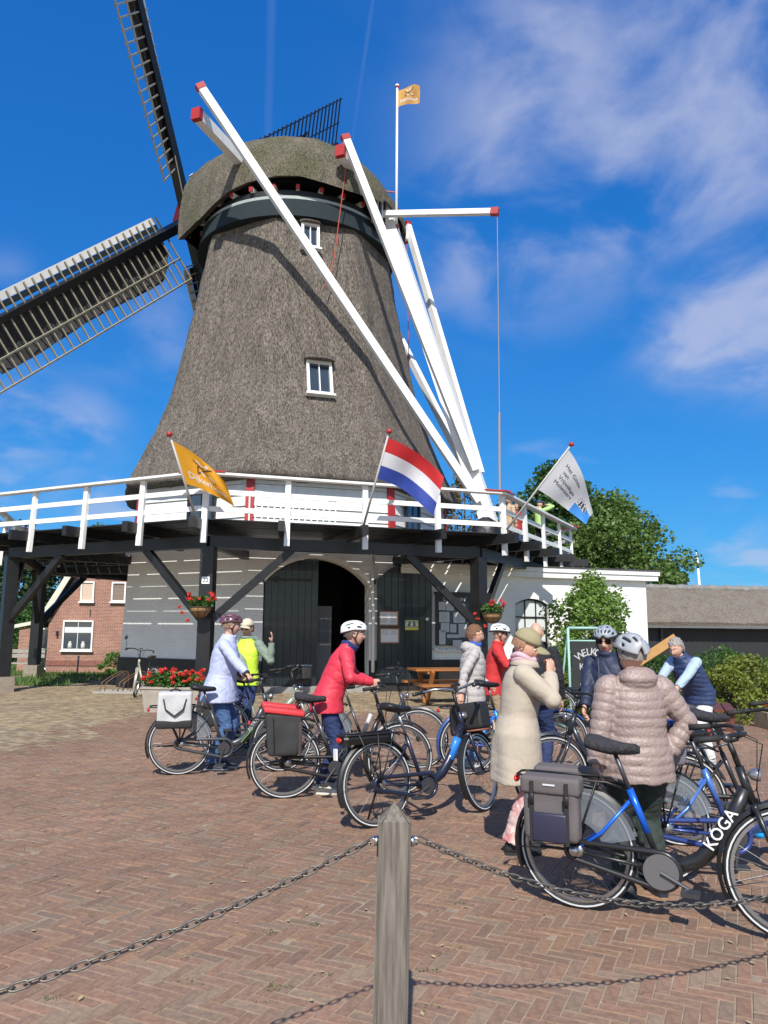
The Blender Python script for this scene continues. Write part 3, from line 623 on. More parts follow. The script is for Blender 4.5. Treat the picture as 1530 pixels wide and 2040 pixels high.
for (z0, z1, o) in ((3.12, 3.27, 0.20), (3.275, 3.42, 0.24)):
    f.add([F(T0-0.02, z0, o), F(T1+o+0.1, z0, o), F(T1+o+0.1, z1, o), F(T0-0.02, z1, o), F(T1+o+0.1, z0, -6.2), F(T1+o+0.1, z1, -6.2), F(T0-0.02, z0, 0), F(T1+0.1, z0, 0)], [(0, 1, 2, 3), (1, 4, 5, 2), (6, 7, 1, 0)])
f.build('fascia', WHITE, ann)
f = MB(); f.add([F(T0, 3.43, 0.26), F(T1+0.38, 3.43, 0.26), F(T1+0.38, 3.43, -6.2), F(T0, 3.43, -6.2)], [(0, 1, 2, 3)]); f.add([F(T0, 3.40, 0.262), F(T1+0.382, 3.40, 0.262), F(T1+0.382, 3.44, 0.262), F(T0, 3.44, 0.262)], [(0, 1, 2, 3)]); f.build('roof', mat('roofing_felt', (0.06, 0.06, 0.062), 0.8, var=0.2), ann)
# cast-iron window
f = MB(); wo = -0.10
def bar(p, q, w_=0.035): f.beam(F(*p, wo), F(*q, wo), 0.04, w_, up=UP if abs(p[1]-q[1]) < 0.3 else eF)
bar((TW0+0.02, ZW0), (TW0+0.02, ZWS), 0.05); bar((TW1-0.02, ZW0), (TW1-0.02, ZWS), 0.05)
for i in (1, 2): t = lerp(TW0, TW1, i/3); bar((t, ZW0), (t, wz(t)), 0.025)
for z in (ZW0+0.02, 1.28, 1.62, 1.66+0.34): bar((TW0, z), (TW1, z), 0.03 if z != 1.28 else 0.06)
for i in range(8): p, q = lerp(TW0, TW1, i/8), lerp(TW0, TW1, (i+1)/8); bar((p, wz(p)-0.02), (q, wz(q)-0.02), 0.05)
win = f.build('window', BLACKW, ann)
p = MB(); p.add([F(lerp(TW0, TW1, i/8), wz(lerp(TW0, TW1, i/8)), -0.125) for i in range(9)]+[F(TW1, 1.28, -0.125), F(TW0, 1.28, -0.125)], [tuple(range(11))]); p.build('pane', mat('frosted_pane', (0.62, 0.66, 0.66), 0.25), win)
p = MB(); p.add([F(TW0, ZW0, -0.125), F(TW1, ZW0, -0.125), F(TW1, 1.28, -0.125), F(TW0, 1.28, -0.125)], [(0, 1, 2, 3)]); p.build('pane', GLASS, win)
# sign beside the post
s = MB(); s.box(F(4.72, 1.97, 0.03), (0.62, 0.03, 0.22), M=Matrix.Rotation(rad(ROT), 4, 'Z')); s.add([], []); s.box(F(4.72, 1.97, 0.048), (0.56, 0.006, 0.16), M=Matrix.Rotation(rad(ROT), 4, 'Z'), mi=1)
s.lathe([(0.0, 0), (0.035, 0.0), (0.035, 0.006)], 12, MF(4.93, 1.97, 0.052), mi=0)
one(s, 'wall_sign', [BLACKW, mat('sign_grey', (0.30, 0.31, 0.31), 0.5)], 'small grey sign in black frame on the white wall beside the window', 'sign', tuple(F(4.72, 1.86, 0.02)))

# ------------------------------------------------------------------ notices at the doors
FRAMEW = mat('varnished_frame', (0.30, 0.13, 0.05), 0.45); PAPER = mat('paper', (0.74, 0.75, 0.76), 0.6, var=0.06, vscale=20); INK = mat('ink_grey', (0.35, 0.36, 0.38), 0.7)
for nm, t0, t1, z0, z1 in (('upper', 1.50, 2.04, 1.71, 2.10), ('lower', 1.52, 2.07, 1.25, 1.65)):
    th = thing('framed_notice', f'{nm} of two framed white notices on the open dark door', 'notice', tuple(F((t0+t1)/2, z0, 0.125)), group='framed notices on the door')
    f = MB(); o = 0.132
    for (a_, b_, c_, d_) in ((t0, t1, z1-0.03, z1), (t0, t1, z0, z0+0.03), (t0, t0+0.03, z0+0.03, z1-0.03), (t1-0.03, t1, z0+0.03, z1-0.03)): f.box(F((a_+b_)/2, (c_+d_)/2, o), (b_-a_, 0.024, d_-c_), M=Matrix.Rotation(rad(ROT), 4, 'Z'))
    f.build('frame', FRAMEW, th)
    f = MB(); f.box(F((t0+t1)/2, (z0+z1)/2, o-0.006), (t1-t0-0.05, 0.008, z1-z0-0.05), M=Matrix.Rotation(rad(ROT), 4, 'Z'))
    for i in range(9 if nm == 'upper' else 4):
        for c0, c1 in ((0.08, 0.46), (0.54, 0.92)):
            zl = lerp(z1-0.07, z0+0.06, i/9); f.box(F(lerp(t0, t1, (c0+c1)/2), zl, o-0.0015), ((t1-t0)*(c1-c0)*RND.uniform(0.6, 0.98), 0.002, 0.010), M=Matrix.Rotation(rad(ROT), 4, 'Z'), mi=1)
    f.build('sheet', [PAPER, INK], th)
f = MB(); Mz = Matrix.Rotation(rad(ROT), 4, 'Z'); f.box(F(2.42, 1.74, 0.126), (0.38, 0.008, 0.26), M=Mz); f.box(F(2.42, 1.63, 0.1315), (0.37, 0.003, 0.05), M=Mz, mi=1)
for i in range(5): f.box(F(2.28+0.07*i, 1.76, 0.1315), (0.05, 0.003, 0.10+0.03*(i % 2)), M=Mz @ Matrix.Rotation(0.5-0.2*i, 4, 'Y'), mi=2 if i % 2 else 3)
one(f, 'door_sticker', [mat('poster_green', (0.42, 0.48, 0.22), 0.5), mat('poster_yellow', (0.75, 0.62, 0.05), 0.5), mat('poster_purple', (0.16, 0.10, 0.14), 0.5), PAPER], 'small colourful yellow and green poster on the open dark door', 'poster', tuple(F(2.42, 1.61, 0.122)))
nbd = thing('notice_board', 'dark notice board with pinned papers on the white wall by the doors', 'notice board', tuple(F(3.65, 1.2, 0.03)))
f = MB(); f.box(F(3.66, 1.90, 0.075), (1.06, 0.09, 1.40), M=Mz); f.box(F(3.66, 2.62, 0.10), (1.14, 0.16, 0.05), M=Mz); f.build('case', mat('board_black', (0.016, 0.019, 0.022), 0.4), nbd)
f = MB(); f.box(F(3.66, 1.80, 0.122), (0.84, 0.004, 1.12), M=Mz); f.build('backing', mat('board_back', (0.03, 0.045, 0.06), 0.25), nbd)
lt = MB(); text_on(lt, 'DE MOLEN', 0.135, MF(3.66, 2.44, 0.1215), 0, 0.012); lt.build('lettering', mat('lettering_grey', (0.55, 0.56, 0.56), 0.5), nbd)
shts = [(3.30, 2.26, .20, .22), (3.53, 2.26, .22, .24), (3.86, 2.22, .24, .20), (3.36, 1.96, .30, .28), (3.80, 1.95, .34, .28), (3.38, 1.68, .24, .24), (3.62, 1.66, .18, .22), (3.90, 1.60, .24, .36), (3.30, 1.42, .18, .38), (3.62, 1.45, .36, .09), (3.74, 1.27, .26, .15)]
for i, (t, z, wd, ht) in enumerate(shts):
    f = MB(); f.box(F(t, z, 0.128), (wd, 0.004, ht), M=Mz)
    for j in range(int(ht/0.035)): f.box(F(t, z+ht/2-0.03-j*0.032, 0.1308), (wd*RND.uniform(0.5, 0.8), 0.001, 0.008), M=Mz, mi=1)
    f.build('sheet', [mat('paper_blue', (0.52, 0.56, 0.60), 0.4, var=0.06), INK], nbd)
f = MB(); 
for i in range(14):
    u = i/13; f.ell(F(lerp(3.12, 4.18, u), 1.10-0.05*abs(math.sin(u*7)), 0.055), (0.06, 0.03, 0.045+0.02*(i % 2)), nu=8, nv=6)
f.build('carved_ornament', WHITE, nbd, True)

# ------------------------------------------------------------------ hanging baskets, planter, flags
LEAF = mat('leaf_green', (0.055, 0.14, 0.022), 0.55, rand=0.0, var=0.35, vscale=9, transl=0.3)
GER = mat('geranium_red', (0.72, 0.055, 0.04), 0.6, var=0.2, vscale=30, transl=0.2)
def leaf_cloud(mb, c, r, n, size, rnd, mi=0, shape=None, flat=0.0, lo=-1.0):
    c = V(c)
    for _ in range(n):
        while True:
            q = V((rnd.uniform(-1, 1), rnd.uniform(-1, 1), rnd.uniform(lo, 1)))
            if q.length <= 1: break
        q = q*(0.55+0.45*rnd.random()) if q.length < 0.6 else q
        p = c+V((q.x*r[0], q.y*r[1], q.z*r[2])); s = size*rnd.uniform(0.6, 1.3)
        u = V((rnd.gauss(0, 1), rnd.gauss(0, 1), rnd.gauss(0, 0.6))).normalized(); w = u.cross(V((rnd.gauss(0, 1), rnd.gauss(0, 1), rnd.gauss(0, 1)))).normalized()
        mb.add([p-u*s*0.5, p+w*s*0.32, p+u*s*0.5, p-w*s*0.32], [(0, 1, 2, 3)], mi)
def flower_heads(mb, pts, r, rnd, mi=0):
    for p in pts:
        p = V(p)
        for _ in range(9): leaf_cloud(mb, p, (r, r, r*0.8), 3, r*1.1, rnd, mi)
def basket(k, z, label):
    P = corner(k, 8.35, z); an = ROT+22.5+45*k; d = V((math.sin(rad(an)), -math.cos(rad(an)), 0)); c = P+d*0.42
    th = thing('hanging_basket', label, 'flower basket', tuple(c-V((0, 0, 0.22))), group='geranium baskets on the gallery posts')
    b = MB(); b.lathe([(0.03, -0.20), (0.12, -0.17), (0.20, -0.08), (0.235, 0.02), (0.22, 0.03), (0.10, 0.0)], 20, Matrix.Translation(c)); b.build('bowl', mat('coir', (0.25, 0.14, 0.06), 0.9, var=0.3, vscale=30, bump=0.5), th, True)
    b = MB()
    for zz_, r_ in ((-0.07, 0.21), (0.02, 0.242)): b.tube([c+V((r_*math.cos(2*math.pi*i/20), r_*math.sin(2*math.pi*i/20), zz_)) for i in range(20)], 0.006, 5, closed=True)
    for i in range(8): an2 = i*math.pi/4; b.tube([c+V((r_*math.cos(an2), r_*math.sin(an2), z_)) for r_, z_ in ((0.04, -0.205), (0.125, -0.175), (0.21, -0.08), (0.242, 0.02))], 0.005, 5)
    b.beam(P+d*0.14+V((0, 0, 0.02)), c, 0.02, 0.02); b.build('wire_frame', DSTEEL, th)
    rn = random.Random(k+40); b = MB(); leaf_cloud(b, c+V((0, 0, 0.12)), (0.27, 0.27, 0.15), 420, 0.075, rn); b.build('foliage', LEAF, th)
    b = MB(); pts = [c+V((rn.uniform(-0.33, 0.33), rn.uniform(-0.33, 0.2), rn.uniform(0.12, 0.34))) for _ in range(13)]+[c+V((-0.35, -0.1, -0.1)), c+V((-0.42, -0.1, 0.02)), c+V((-0.2, -0.25, -0.26))]
    flower_heads(b, pts, 0.042, rn); b.build('blossom', GER, th)
basket(-1, 2.02, 'coir hanging basket of red geraniums on the post with the number plate')
basket(0, 1.98, 'coir hanging basket of red geraniums on the post beside the notice board')

def flag(name, label, base, top, wlen, hgt, fdir, mats, colfn, deco=None, droop=0.35, amp=0.06, seed=0, sag=0.0, gather=0.0):
    base, top = V(base), V(top); ax = (top-base).normalized(); th = thing(name, label, 'flag', tuple(base))
    p = MB(); p.tube([base, top], [0.028, 0.020], 8); p.build('staff', mat('staff_grey', (0.45, 0.44, 0.42), 0.5), th, True)
    p = MB(); p.ell(top+ax*0.04, (0.065, 0.065, 0.055)); p.build('staff_knob', RED, th, True)
    fdir = V(fdir).normalized(); side = ax.cross(fdir).normalized(); rn = random.Random(seed); ph = rn.uniform(0, 6)
    def S(u, v, o=0.0):                                     # u along the fly, v from the head (0) to the foot (1) of the staff edge
        p0 = top-ax*(0.10+hgt*(v*(1-gather*u**1.3)+gather*u**1.3)); w = amp*math.sin(u*5.2+v*2.2+ph)*min(1, u*2.2)+0.4*amp*math.sin(u*11+ph*2-v*5)*u
        return p0+fdir*wlen*u-V((0, 0, 1))*(droop*wlen*u*u+sag*u*(1-v)*hgt)+side*(w+o)
    g = MB(); nu, nv = 36, 24
    pts = [S(i/nu, j/nv) for i in range(nu+1) for j in range(nv+1)]
    g.v.extend(pts)
    for i in range(nu):
        for j in range(nv):
            g.f.append((i*(nv+1)+j, (i+1)*(nv+1)+j, (i+1)*(nv+1)+j+1, i*(nv+1)+j+1)); g.m.append(colfn((i+0.5)/nu, (j+0.5)/nv))
    cl = g.build('cloth', mats, th, True)
    if deco: deco(th, S, cl)
    return th, S
def flag_text(th, S, cl, lines, m, name='lettering'):
    for s, u, v, size, bold in lines:
        vs_, fs = text_mesh(s, 1.0, bold); b = MB()
        for o in (0.006, -0.006): b.add([S(u+q.x*size[0], v-q.y*size[1], o) for q in vs_], fs)
        b.build(name, m, th)
ORANGE = mat('flag_orange', (0.78, 0.36, 0.02), 0.65, transl=0.25); FWHITE = mat('flag_white', (0.78, 0.78, 0.80), 0.65, transl=0.25); FRED = mat('flag_red', (0.60, 0.025, 0.03), 0.65, transl=0.2)
FBLUE = mat('flag_blue', (0.035, 0.07, 0.36), 0.65, transl=0.2); FLB = mat('flag_light_blue', (0.03, 0.22, 0.62), 0.65, transl=0.2); FBLK = mat('flag_black', (0.02, 0.02, 0.025), 0.7); FBRN = mat('flag_brown', (0.09, 0.03, 0.01), 0.7)
def strokes(th, S, segs, m, name, wd):
    b = MB()
    for (u0, v0, u1, v1) in segs:
        dx, dy = u1-u0, v1-v0; L_ = math.hypot(dx, dy); nx, ny = -dy/L_*wd, dx/L_*wd; n = 6
        for o in (0.007, -0.007):
            vs_ = []
            for i in range(n+1): t = i/n; vs_ += [S(u0+dx*t+nx, v0+dy*t+ny, o), S(u0+dx*t-nx, v0+dy*t-ny, o)]
            b.add(vs_, [(2*i, 2*i+1, 2*i+3, 2*i+2) for i in range(n)])
    b.build(name, m, th)
def mill_logo(th, S, cl):
    flag_text(th, S, cl, [('Dijkerhoek', 0.52, 0.73, (0.17, 0.24), 0.012)], FWHITE)
    strokes(th, S, [(0.52, 0.38, 0.72, 0.12), (0.52, 0.38, 0.72, 0.56), (0.52, 0.38, 0.33, 0.24), (0.52, 0.38, 0.36, 0.58), (0.36, 0.58, 0.40, 0.36), (0.40, 0.36, 0.52, 0.33)], FBRN, 'emblem', 0.012)
    strokes(th, S, [(0.40, 0.20, 0.50, 0.30), (0.56, 0.24, 0.64, 0.12), (0.60, 0.44, 0.70, 0.50), (0.44, 0.46, 0.50, 0.56)], FWHITE, 'emblem_light', 0.024)
def gilde(th, S, cl):
    flag_text(th, S, cl, [('Het Gilde', 0.36, 0.24, (0.105, 0.125), 0.0), ('van', 0.25, 0.38, (0.105, 0.125), 0.0), ('Vrijwillige', 0.37, 0.52, (0.105, 0.125), 0.0), ('Molenaars', 0.36, 0.66, (0.105, 0.125), 0.0)], FBLK)
    segs = [(0.80+0.10*math.cos(a), 0.46+0.15*math.sin(a), 0.80+0.125*math.cos(a), 0.46+0.19*math.sin(a)) for a in [math.pi*i/7 + math.pi/2*0 for i in range(-2, 12)]]
    strokes(th, S, segs, FBLK, 'emblem', 0.006)
    strokes(th, S, [(0.74, 0.42, 0.87, 0.42), (0.74, 0.52, 0.87, 0.52), (0.75, 0.37, 0.74, 0.60), (0.80, 0.34, 0.80, 0.60), (0.86, 0.37, 0.87, 0.60)], FBLK, 'emblem_mill', 0.012)
cL, cR = corner(-1, 9.25, 3.85), corner(0, 9.25, 3.95)
fm = sector(0, RR*c225+0.2, 0.5, 3.78)
flag('orange_flag', 'orange flag with mill emblem on a leaning staff at the left gallery corner', cL+V((-0.02, 0, 0)), cL+V((-0.43, -0.75, 1.55)), 1.02, 0.92, (0.90, 0.25, -0.16), [ORANGE], lambda u, v: 0, mill_logo, droop=0.24, amp=0.07, seed=2, sag=0.10, gather=0.30)
flag('tricolour_flag', 'red white and blue flag on a leaning staff above the doors', fm, fm+V((0.55, -0.85, 1.95)), 1.28, 0.92, (0.93, 0.15, -0.22), [FRED, FWHITE, FBLUE], lambda u, v: 0 if v < 0.333 else (1 if v < 0.667 else 2), None, droop=0.36, amp=0.09, seed=5, gather=0.06)
flag('guild_flag', 'white guild flag with black lettering at the right gallery corner', cR, cR+V((1.42, -0.55, 1.90)), 1.30, 1.15, (0.84, 0.1, -0.48), [mat('flag_grey_white', (0.58, 0.58, 0.60), 0.7, transl=0.3), FLB], lambda u, v: 1 if (u > 0.66 and v > 0.62) or (u > 0.90 and v > 0.35) else 0, gilde, droop=0.12, amp=0.08, seed=9, gather=0.72)
ft = fb+V((0, 0, 5.35))
flag('small_orange_flag', 'small faded orange flag at the tip of the white cap flagpole', ft-V((0, 0, 0.9)), ft+V((0, 0, 0.02)), 0.78, 0.62, (0.97, -0.1, 0.22), [mat('flag_faded', (0.62, 0.33, 0.08), 0.7, transl=0.3)], lambda u, v: 0, mill_logo, droop=0.0, amp=0.07, seed=4)
# ------------------------------------------------------------------ ground, paving, lawn
g = MB(); xs = [-400, -60, -30, -20, -14, -8, 0, 8, 14, 20, 30, 60, 400]; ys = [-60, -10, 0, 10, 20, 25, 27, 29, 31, 33, 36, 45, 70, 150, 500, 1500]
def gz(x, y): return -0.45*min(1, max(0, (y-26)/7))
g.v = [V((x, y, gz(x, y))) for y in ys for x in xs]; n = len(xs)
g.f = [(j*n+i, j*n+i+1, (j+1)*n+i+1, (j+1)*n+i) for j in range(len(ys)-1) for i in range(n-1)]; g.m = [0]*len(g.f)
ground = struct(g.build('ground', mat('sandy_soil', (0.30, 0.235, 0.17), 0.95, var=0.35, vscale=9, bump=0.4, bscale=60), None))
PAVE = mat('paving_brick', (0.3, 0.2, 0.17), 0.85, attr='Col', var=0.28, vscale=34, bump=0.35, bscale=90, bdist=0.004)
BW_, BL_ = 0.0667, 0.20
PANG = rad(65)
ca, sa = math.cos(PANG), math.sin(PANG)
rs = np.random.RandomState(3)
bricks = []
for i in range(-520, 520):
    for j in range(-150, 150):
        ox, oy = (i+3*j)*BW_, (i-3*j)*BW_
        for kind in (0, 1):
            if kind == 0: cx_, cy_, hx, hy = ox+1.5*BW_, oy+0.5*BW_, BL_/2, BW_/2
            else: cx_, cy_, hx, hy = ox+3.5*BW_, oy-0.5*BW_, BW_/2, BL_/2
            cy_ = -cy_; X, Y = cx_*ca-cy_*sa, cx_*sa+cy_*ca+6
            if Y < 1.7 or Y > 23.8 or abs(X) > 0.60*Y+1.6 or X > 14: continue
            if (X-CX)**2+(Y-CY)**2 < 4.6**2: continue
            if Y > 21.5 and X < -8.6: continue
            if Y > 15.2 and X > 6.3: continue
            bricks.append((Y, X, kind, hx, hy))
bricks.sort()
def brick_col(X, Y):
    f = 0.5+0.5*mnoise.noise(V((X*0.5, Y*0.5, 0)))+0.25*mnoise.noise(V((X*2.1, Y*2.1, 4)))
    red = np.array((0.265, 0.158, 0.112)); mauve = np.array((0.245, 0.155, 0.115)); or_ = np.array((0.295, 0.178, 0.118)); grey = np.array((0.250, 0.175, 0.130))
    tan = np.array((0.34, 0.265, 0.18)); tan2 = np.array((0.26, 0.205, 0.15)); tan3 = np.array((0.40, 0.33, 0.23))
    wob = 0.7*mnoise.noise(V((X*0.6, Y*0.6, 9)))
    # older yellow bricks: left of a line and along the front of the mill
    edge = max((-4.9-X)+0.12*(Y-10.6)+min(0, (Y-10.3))*3, Y-15.4+0.10*X)
    u = rs.rand()
    base_ = (red, mauve, or_, grey)[0 if u < 0.40 else 1 if u < 0.72 else 2 if u < 0.86 else 3]
    if edge+wob+rs.randn()*0.15 > 0: base_ = (tan, tan2, tan3)[rs.randint(3)]*np.array((1, rs.uniform(0.93, 1.02), rs.uniform(0.85, 1.0)))
    return base_*np.array((1.0, 0.985, 0.92))*(0.72+0.36*f)*rs.uniform(0.86, 1.08)
# the nearest bricks that the frame shows are single objects, the rest one sheet
def in_frame(X, Y): return Y > 2.72 and abs(X) < 0.46*Y
near = [b for b in bricks if in_frame(b[1], b[0])][:300]; nearset = set(near)
def brick_mesh():
    me = bpy.data.meshes.new('brick'); hx, hy, b, t = BL_/2-0.0036, BW_/2-0.0036, 0.003, 0.004
    v = [(sx*(hx), sy*(hy), -0.03) for sx, sy in ((-1, -1), (1, -1), (1, 1), (-1, 1))]+[(sx*hx, sy*hy, t-b) for sx, sy in ((-1, -1), (1, -1), (1, 1), (-1, 1))]+[(sx*(hx-b), sy*(hy-b), t) for sx, sy in ((-1, -1), (1, -1), (1, 1), (-1, 1))]
    f = [(i, (i+1) % 4, 4+(i+1) % 4, 4+i) for i in range(4)]+[(4+i, 4+(i+1) % 4, 8+(i+1) % 4, 8+i) for i in range(4)]+[(8, 9, 10, 11)]
    me.from_pydata(v, [], f); return me
PAL = [brick_col(0, 3+i*0.02) for i in range(20)]; PM = []
for i, c in enumerate(PAL):
    me = brick_mesh(); me.materials.append(PAVE); ca_ = me.color_attributes.new('Col', 'FLOAT_COLOR', 'POINT'); ca_.data.foreach_set('color', list((*c, 1))*len(me.vertices)); PM.append(me)
for (Y, X, kind, hx, hy) in near:
    o = bpy.data.objects.new('paving_brick', PM[rs.randint(20)]); COL.objects.link(o); o.parent = ground
    o.location = (X, Y, rs.uniform(-0.002, 0.002)); o.rotation_euler = (rs.randn()*0.007, rs.randn()*0.007, PANG+(math.pi/2 if kind else 0)+rs.randn()*0.008)
rest = [b for b in bricks if b not in nearset]
pv, pf, pc = [], [], []
for (Y, X, kind, hx, hy) in rest:
    a = PANG+rs.randn()*0.012; c_, s_ = math.cos(a), math.sin(a); h = 0.004+rs.uniform(-0.003, 0.003); hx -= 0.0036; hy -= 0.0036; o = len(pv); b = 0.003
    tx, ty = rs.randn()*0.012, rs.randn()*0.012
    P = lambda x, y, z: (X+x*c_-y*s_, Y+x*s_+y*c_, z+x*tx+y*ty)
    q4 = ((-1, -1), (1, -1), (1, 1), (-1, 1)); gzz = gz(X, Y)
    if Y < 12:
        pv += [P(sx*hx, sy*hy, -0.02) for sx, sy in q4]+[P(sx*hx, sy*hy, h-b) for sx, sy in q4]+[P(sx*(hx-b), sy*(hy-b), h) for sx, sy in q4]
        pf += [(o+i, o+(i+1) % 4, o+4+(i+1) % 4, o+4+i) for i in range(4)]+[(o+4+i, o+4+(i+1) % 4, o+8+(i+1) % 4, o+8+i) for i in range(4)]+[(o+8, o+9, o+10, o+11)]; k = 12
    else:
        pv += [P(sx*hx, sy*hy, -0.02) for sx, sy in q4]+[P(sx*hx, sy*hy, h) for sx, sy in q4]
        pf += [(o+i, o+(i+1) % 4, o+4+(i+1) % 4, o+4+i) for i in range(4)]+[(o+4, o+5, o+6, o+7)]; k = 8
    c = brick_col(X, Y); pc += [c[0], c[1], c[2], 1.0]*k
me = bpy.data.meshes.new('paving'); me.from_pydata(pv, [], pf); me.materials.append(PAVE); at = me.color_attributes.new('Col', 'FLOAT_COLOR', 'POINT'); at.data.foreach_set('color', pc); me.update()
pav = bpy.data.objects.new('paving', me); COL.objects.link(pav); pav.parent = ground; stuff(pav)
# weeds and moss in the joints
WEED = mat('weed_green', (0.10, 0.14, 0.03), 0.7, var=0.3, vscale=20, transl=0.2); rn = random.Random(5); wd = MB()
for _ in range(150):
    Y = rn.uniform(2.7, 14); X = rn.uniform(-0.5, 0.5)*Y
    for _ in range(rn.randint(4, 22)):
        p = V((X+rn.gauss(0, 0.035), Y+rn.gauss(0, 0.02), 0.006)); u = V((rn.gauss(0, 1), rn.gauss(0, 1), rn.uniform(0.05, 0.9))).normalized(); w_ = u.cross(UP).normalized(); s = rn.uniform(0.008, 0.022)
        wd.add([p-w_*s*0.2, p+w_*s*0.2, p+u*s], [(0, 1, 2)])
stuff(tag(wd.build('joint_weeds', WEED, None), 'small green weeds and moss growing in the brick joints', 'weeds'))
lit = MB()
for _ in range(260):
    Y = rn.uniform(2.7, 15); X = rn.uniform(-0.5, 0.5)*Y; p = V((X, Y, 0.014)); a = rn.uniform(0, 6.28); s = rn.uniform(0.008, 0.025); u = V((math.cos(a), math.sin(a), 0.1)); w_ = V((-math.sin(a), math.cos(a), 0.05))
    lit.add([p-u*s, p+w_*s*0.5, p+u*s, p-w_*s*0.5], [(0, 1, 2, 3)])
stuff(tag(lit.build('leaf_litter', mat('dry_litter', (0.42, 0.33, 0.18), 0.8, var=0.3, vscale=15), None), 'tiny dry leaf scraps scattered over the brick paving', 'litter'))
# lawn with blades
GRASS = mat('grass_blade', (0.095, 0.16, 0.03), 0.6, var=0.35, vscale=3, transl=0.25)
def lawn(name, label, x0, x1, y0, y1, nblades, hgt, seed, zoff=0.004, keep=None):
    m = MB(); nx, ny = 10, 10; vs_ = [V((lerp(x0, x1, i/nx), lerp(y0, y1, j/ny), 0)) for j in range(ny+1) for i in range(nx+1)]
    for q in vs_: q.z = gz(q.x, q.y)+zoff
    m.add(vs_, [(j*(nx+1)+i, j*(nx+1)+i+1, (j+1)*(nx+1)+i+1, (j+1)*(nx+1)+i) for j in range(ny) for i in range(nx)])
    rn = random.Random(seed)
    for _ in range(nblades):
        x, y = rn.uniform(x0, x1), lerp(y0, y1, rn.random()**1.5); p = V((x, y, gz(x, y)+zoff)); a = rn.uniform(0, 6.28); s = hgt*rn.uniform(0.4, 1.3); w_ = V((math.cos(a), math.sin(a), 0))*0.02; t = V((rn.gauss(0, 0.3), rn.gauss(0, 0.3), 1))*s
        m.add([p-w_, p+w_, p+t], [(0, 1, 2)])
    o = m.build(name, GRASS, None); stuff(o); return tag(o, label, 'grass')
lawn('lawn', 'green lawn behind the mill on the left by the brick house', -40, -8.75, 21.6, 60, 26000, 0.16, 3)
struct(MB().add([V((x, y, gz(x, y)-0.02)) for x, y in ((-40, 60), (60, 60), (60, 300), (-60, 300))], [(0, 1, 2, 3)]).build('meadow', mat('meadow_green', (0.09, 0.13, 0.04), 0.9, var=0.3, vscale=0.2), None))

# ------------------------------------------------------------------ trees and shrubs
BARK = mat('bark', (0.09, 0.07, 0.05), 0.9, var=0.3, vscale=8, bump=0.5)
def leafmat(name, c, t=0.35): return mat(name, c, 0.5, var=0.45, vscale=0.9, transl=t)
def tree(name, label, base, h, w, nclump, nleaf, lsize, m, seed, trunk_h=0.3, trunk_r=0.22, gap=0.0, cat='tree', group=None, shape=1.0, low=0.25, leafname='crown'):
    base = V(base); rn = random.Random(seed); th = thing(name, label, cat, tuple(base), group=group)
    t = MB(); top = base+V((rn.uniform(-0.2, 0.2), 0, h*0.75)); mid = base+V((rn.uniform(-0.1, 0.1)*w*0.2, 0, h*0.4))
    t.tube([base-V((0, 0, 0.1)), base+V((0, 0, 0.15)), mid, top], [trunk_r*1.3, trunk_r, trunk_r*0.6, trunk_r*0.12], 9)
    cl = []
    for i in range(nclump):
        f = (i+0.5)/nclump; zz_ = lerp(low, 1.0, f**0.85); rmax = w/2*math.sin(min(1, (zz_-low)/(1-low)*0.86+0.16)*math.pi)**0.6*shape
        a = i*2.399+rn.uniform(-0.4, 0.4); r_ = rmax*rn.uniform(0.45, 1.0) if zz_ < 0.93 else rmax*rn.uniform(0, 0.5)
        cl.append((base+V((r_*math.cos(a), r_*math.sin(a), h*zz_*rn.uniform(0.94, 1.02))), w*rn.uniform(0.10, 0.19)))
    for p, s in cl[:: max(1, nclump//14)]:
        st = base.lerp(top, min(0.9, max(0.2, (p.z-base.z)/h*0.75))); t.tube([st, st.lerp(p, 0.5)+V((0, 0, -0.1*s)), p], [trunk_r*0.4, trunk_r*0.22, trunk_r*0.06], 6)
    t.build('trunk', BARK, th, True)
    c = MB()
    for p, s in cl: leaf_cloud(c, p, (s*1.1, s*1.1, s*0.75), int(nleaf/nclump), lsize, rn)
    c.build(leafname, m, th); return th
tree('oak_tree', 'tall dark green tree behind the right end of the gallery', (10.6, 47, -0.45), 11.8, 7.2, 90, 34000, 0.27, leafmat('leaf_dark', (0.055, 0.125, 0.028)), 1, trunk_r=0.35)
tree('loose_tree', 'lighter loose leafy tree spreading above the flat roof', (13.4, 45, -0.45), 9.6, 8.0, 80, 21000, 0.26, leafmat('leaf_mid', (0.12, 0.20, 0.045)), 2, trunk_r=0.3)
tree('small_tree', 'small loose tree just above the end of the flat roof', (17.6, 48, -0.45), 6.4, 3.4, 34, 6000, 0.25, leafmat('leaf_mid2', (0.06, 0.12, 0.03)), 3, trunk_r=0.15)
tree('budding_tree', 'sparse tree with reddish young leaves behind the thatched body', (4.9, 46, -0.45), 11.6, 4.6, 50, 4200, 0.24, leafmat('leaf_red', (0.16, 0.115, 0.045)), 4, trunk_r=0.2)
tree('conifer', 'dense green tree at far left behind the gallery posts', (-21.8, 46, -0.45), 7.6, 5.4, 60, 15000, 0.25, leafmat('leaf_conifer', (0.045, 0.085, 0.025)), 5, low=0.05, trunk_r=0.2)
tree('birch_tree', 'pale green tall tree between the gallery posts and the brick house', (-19.2, 52, -0.45), 8.6, 4.6, 60, 14000, 0.22, leafmat('leaf_birch', (0.085, 0.15, 0.045)), 6, low=0.08, trunk_r=0.15)
tree('yew_shrub', 'rounded dark shrub left of the brick house', (-17.0, 38.5, -0.45), 3.0, 3.2, 24, 3000, 0.22, leafmat('leaf_yew', (0.05, 0.12, 0.02)), 7, low=0.02, cat='shrub')
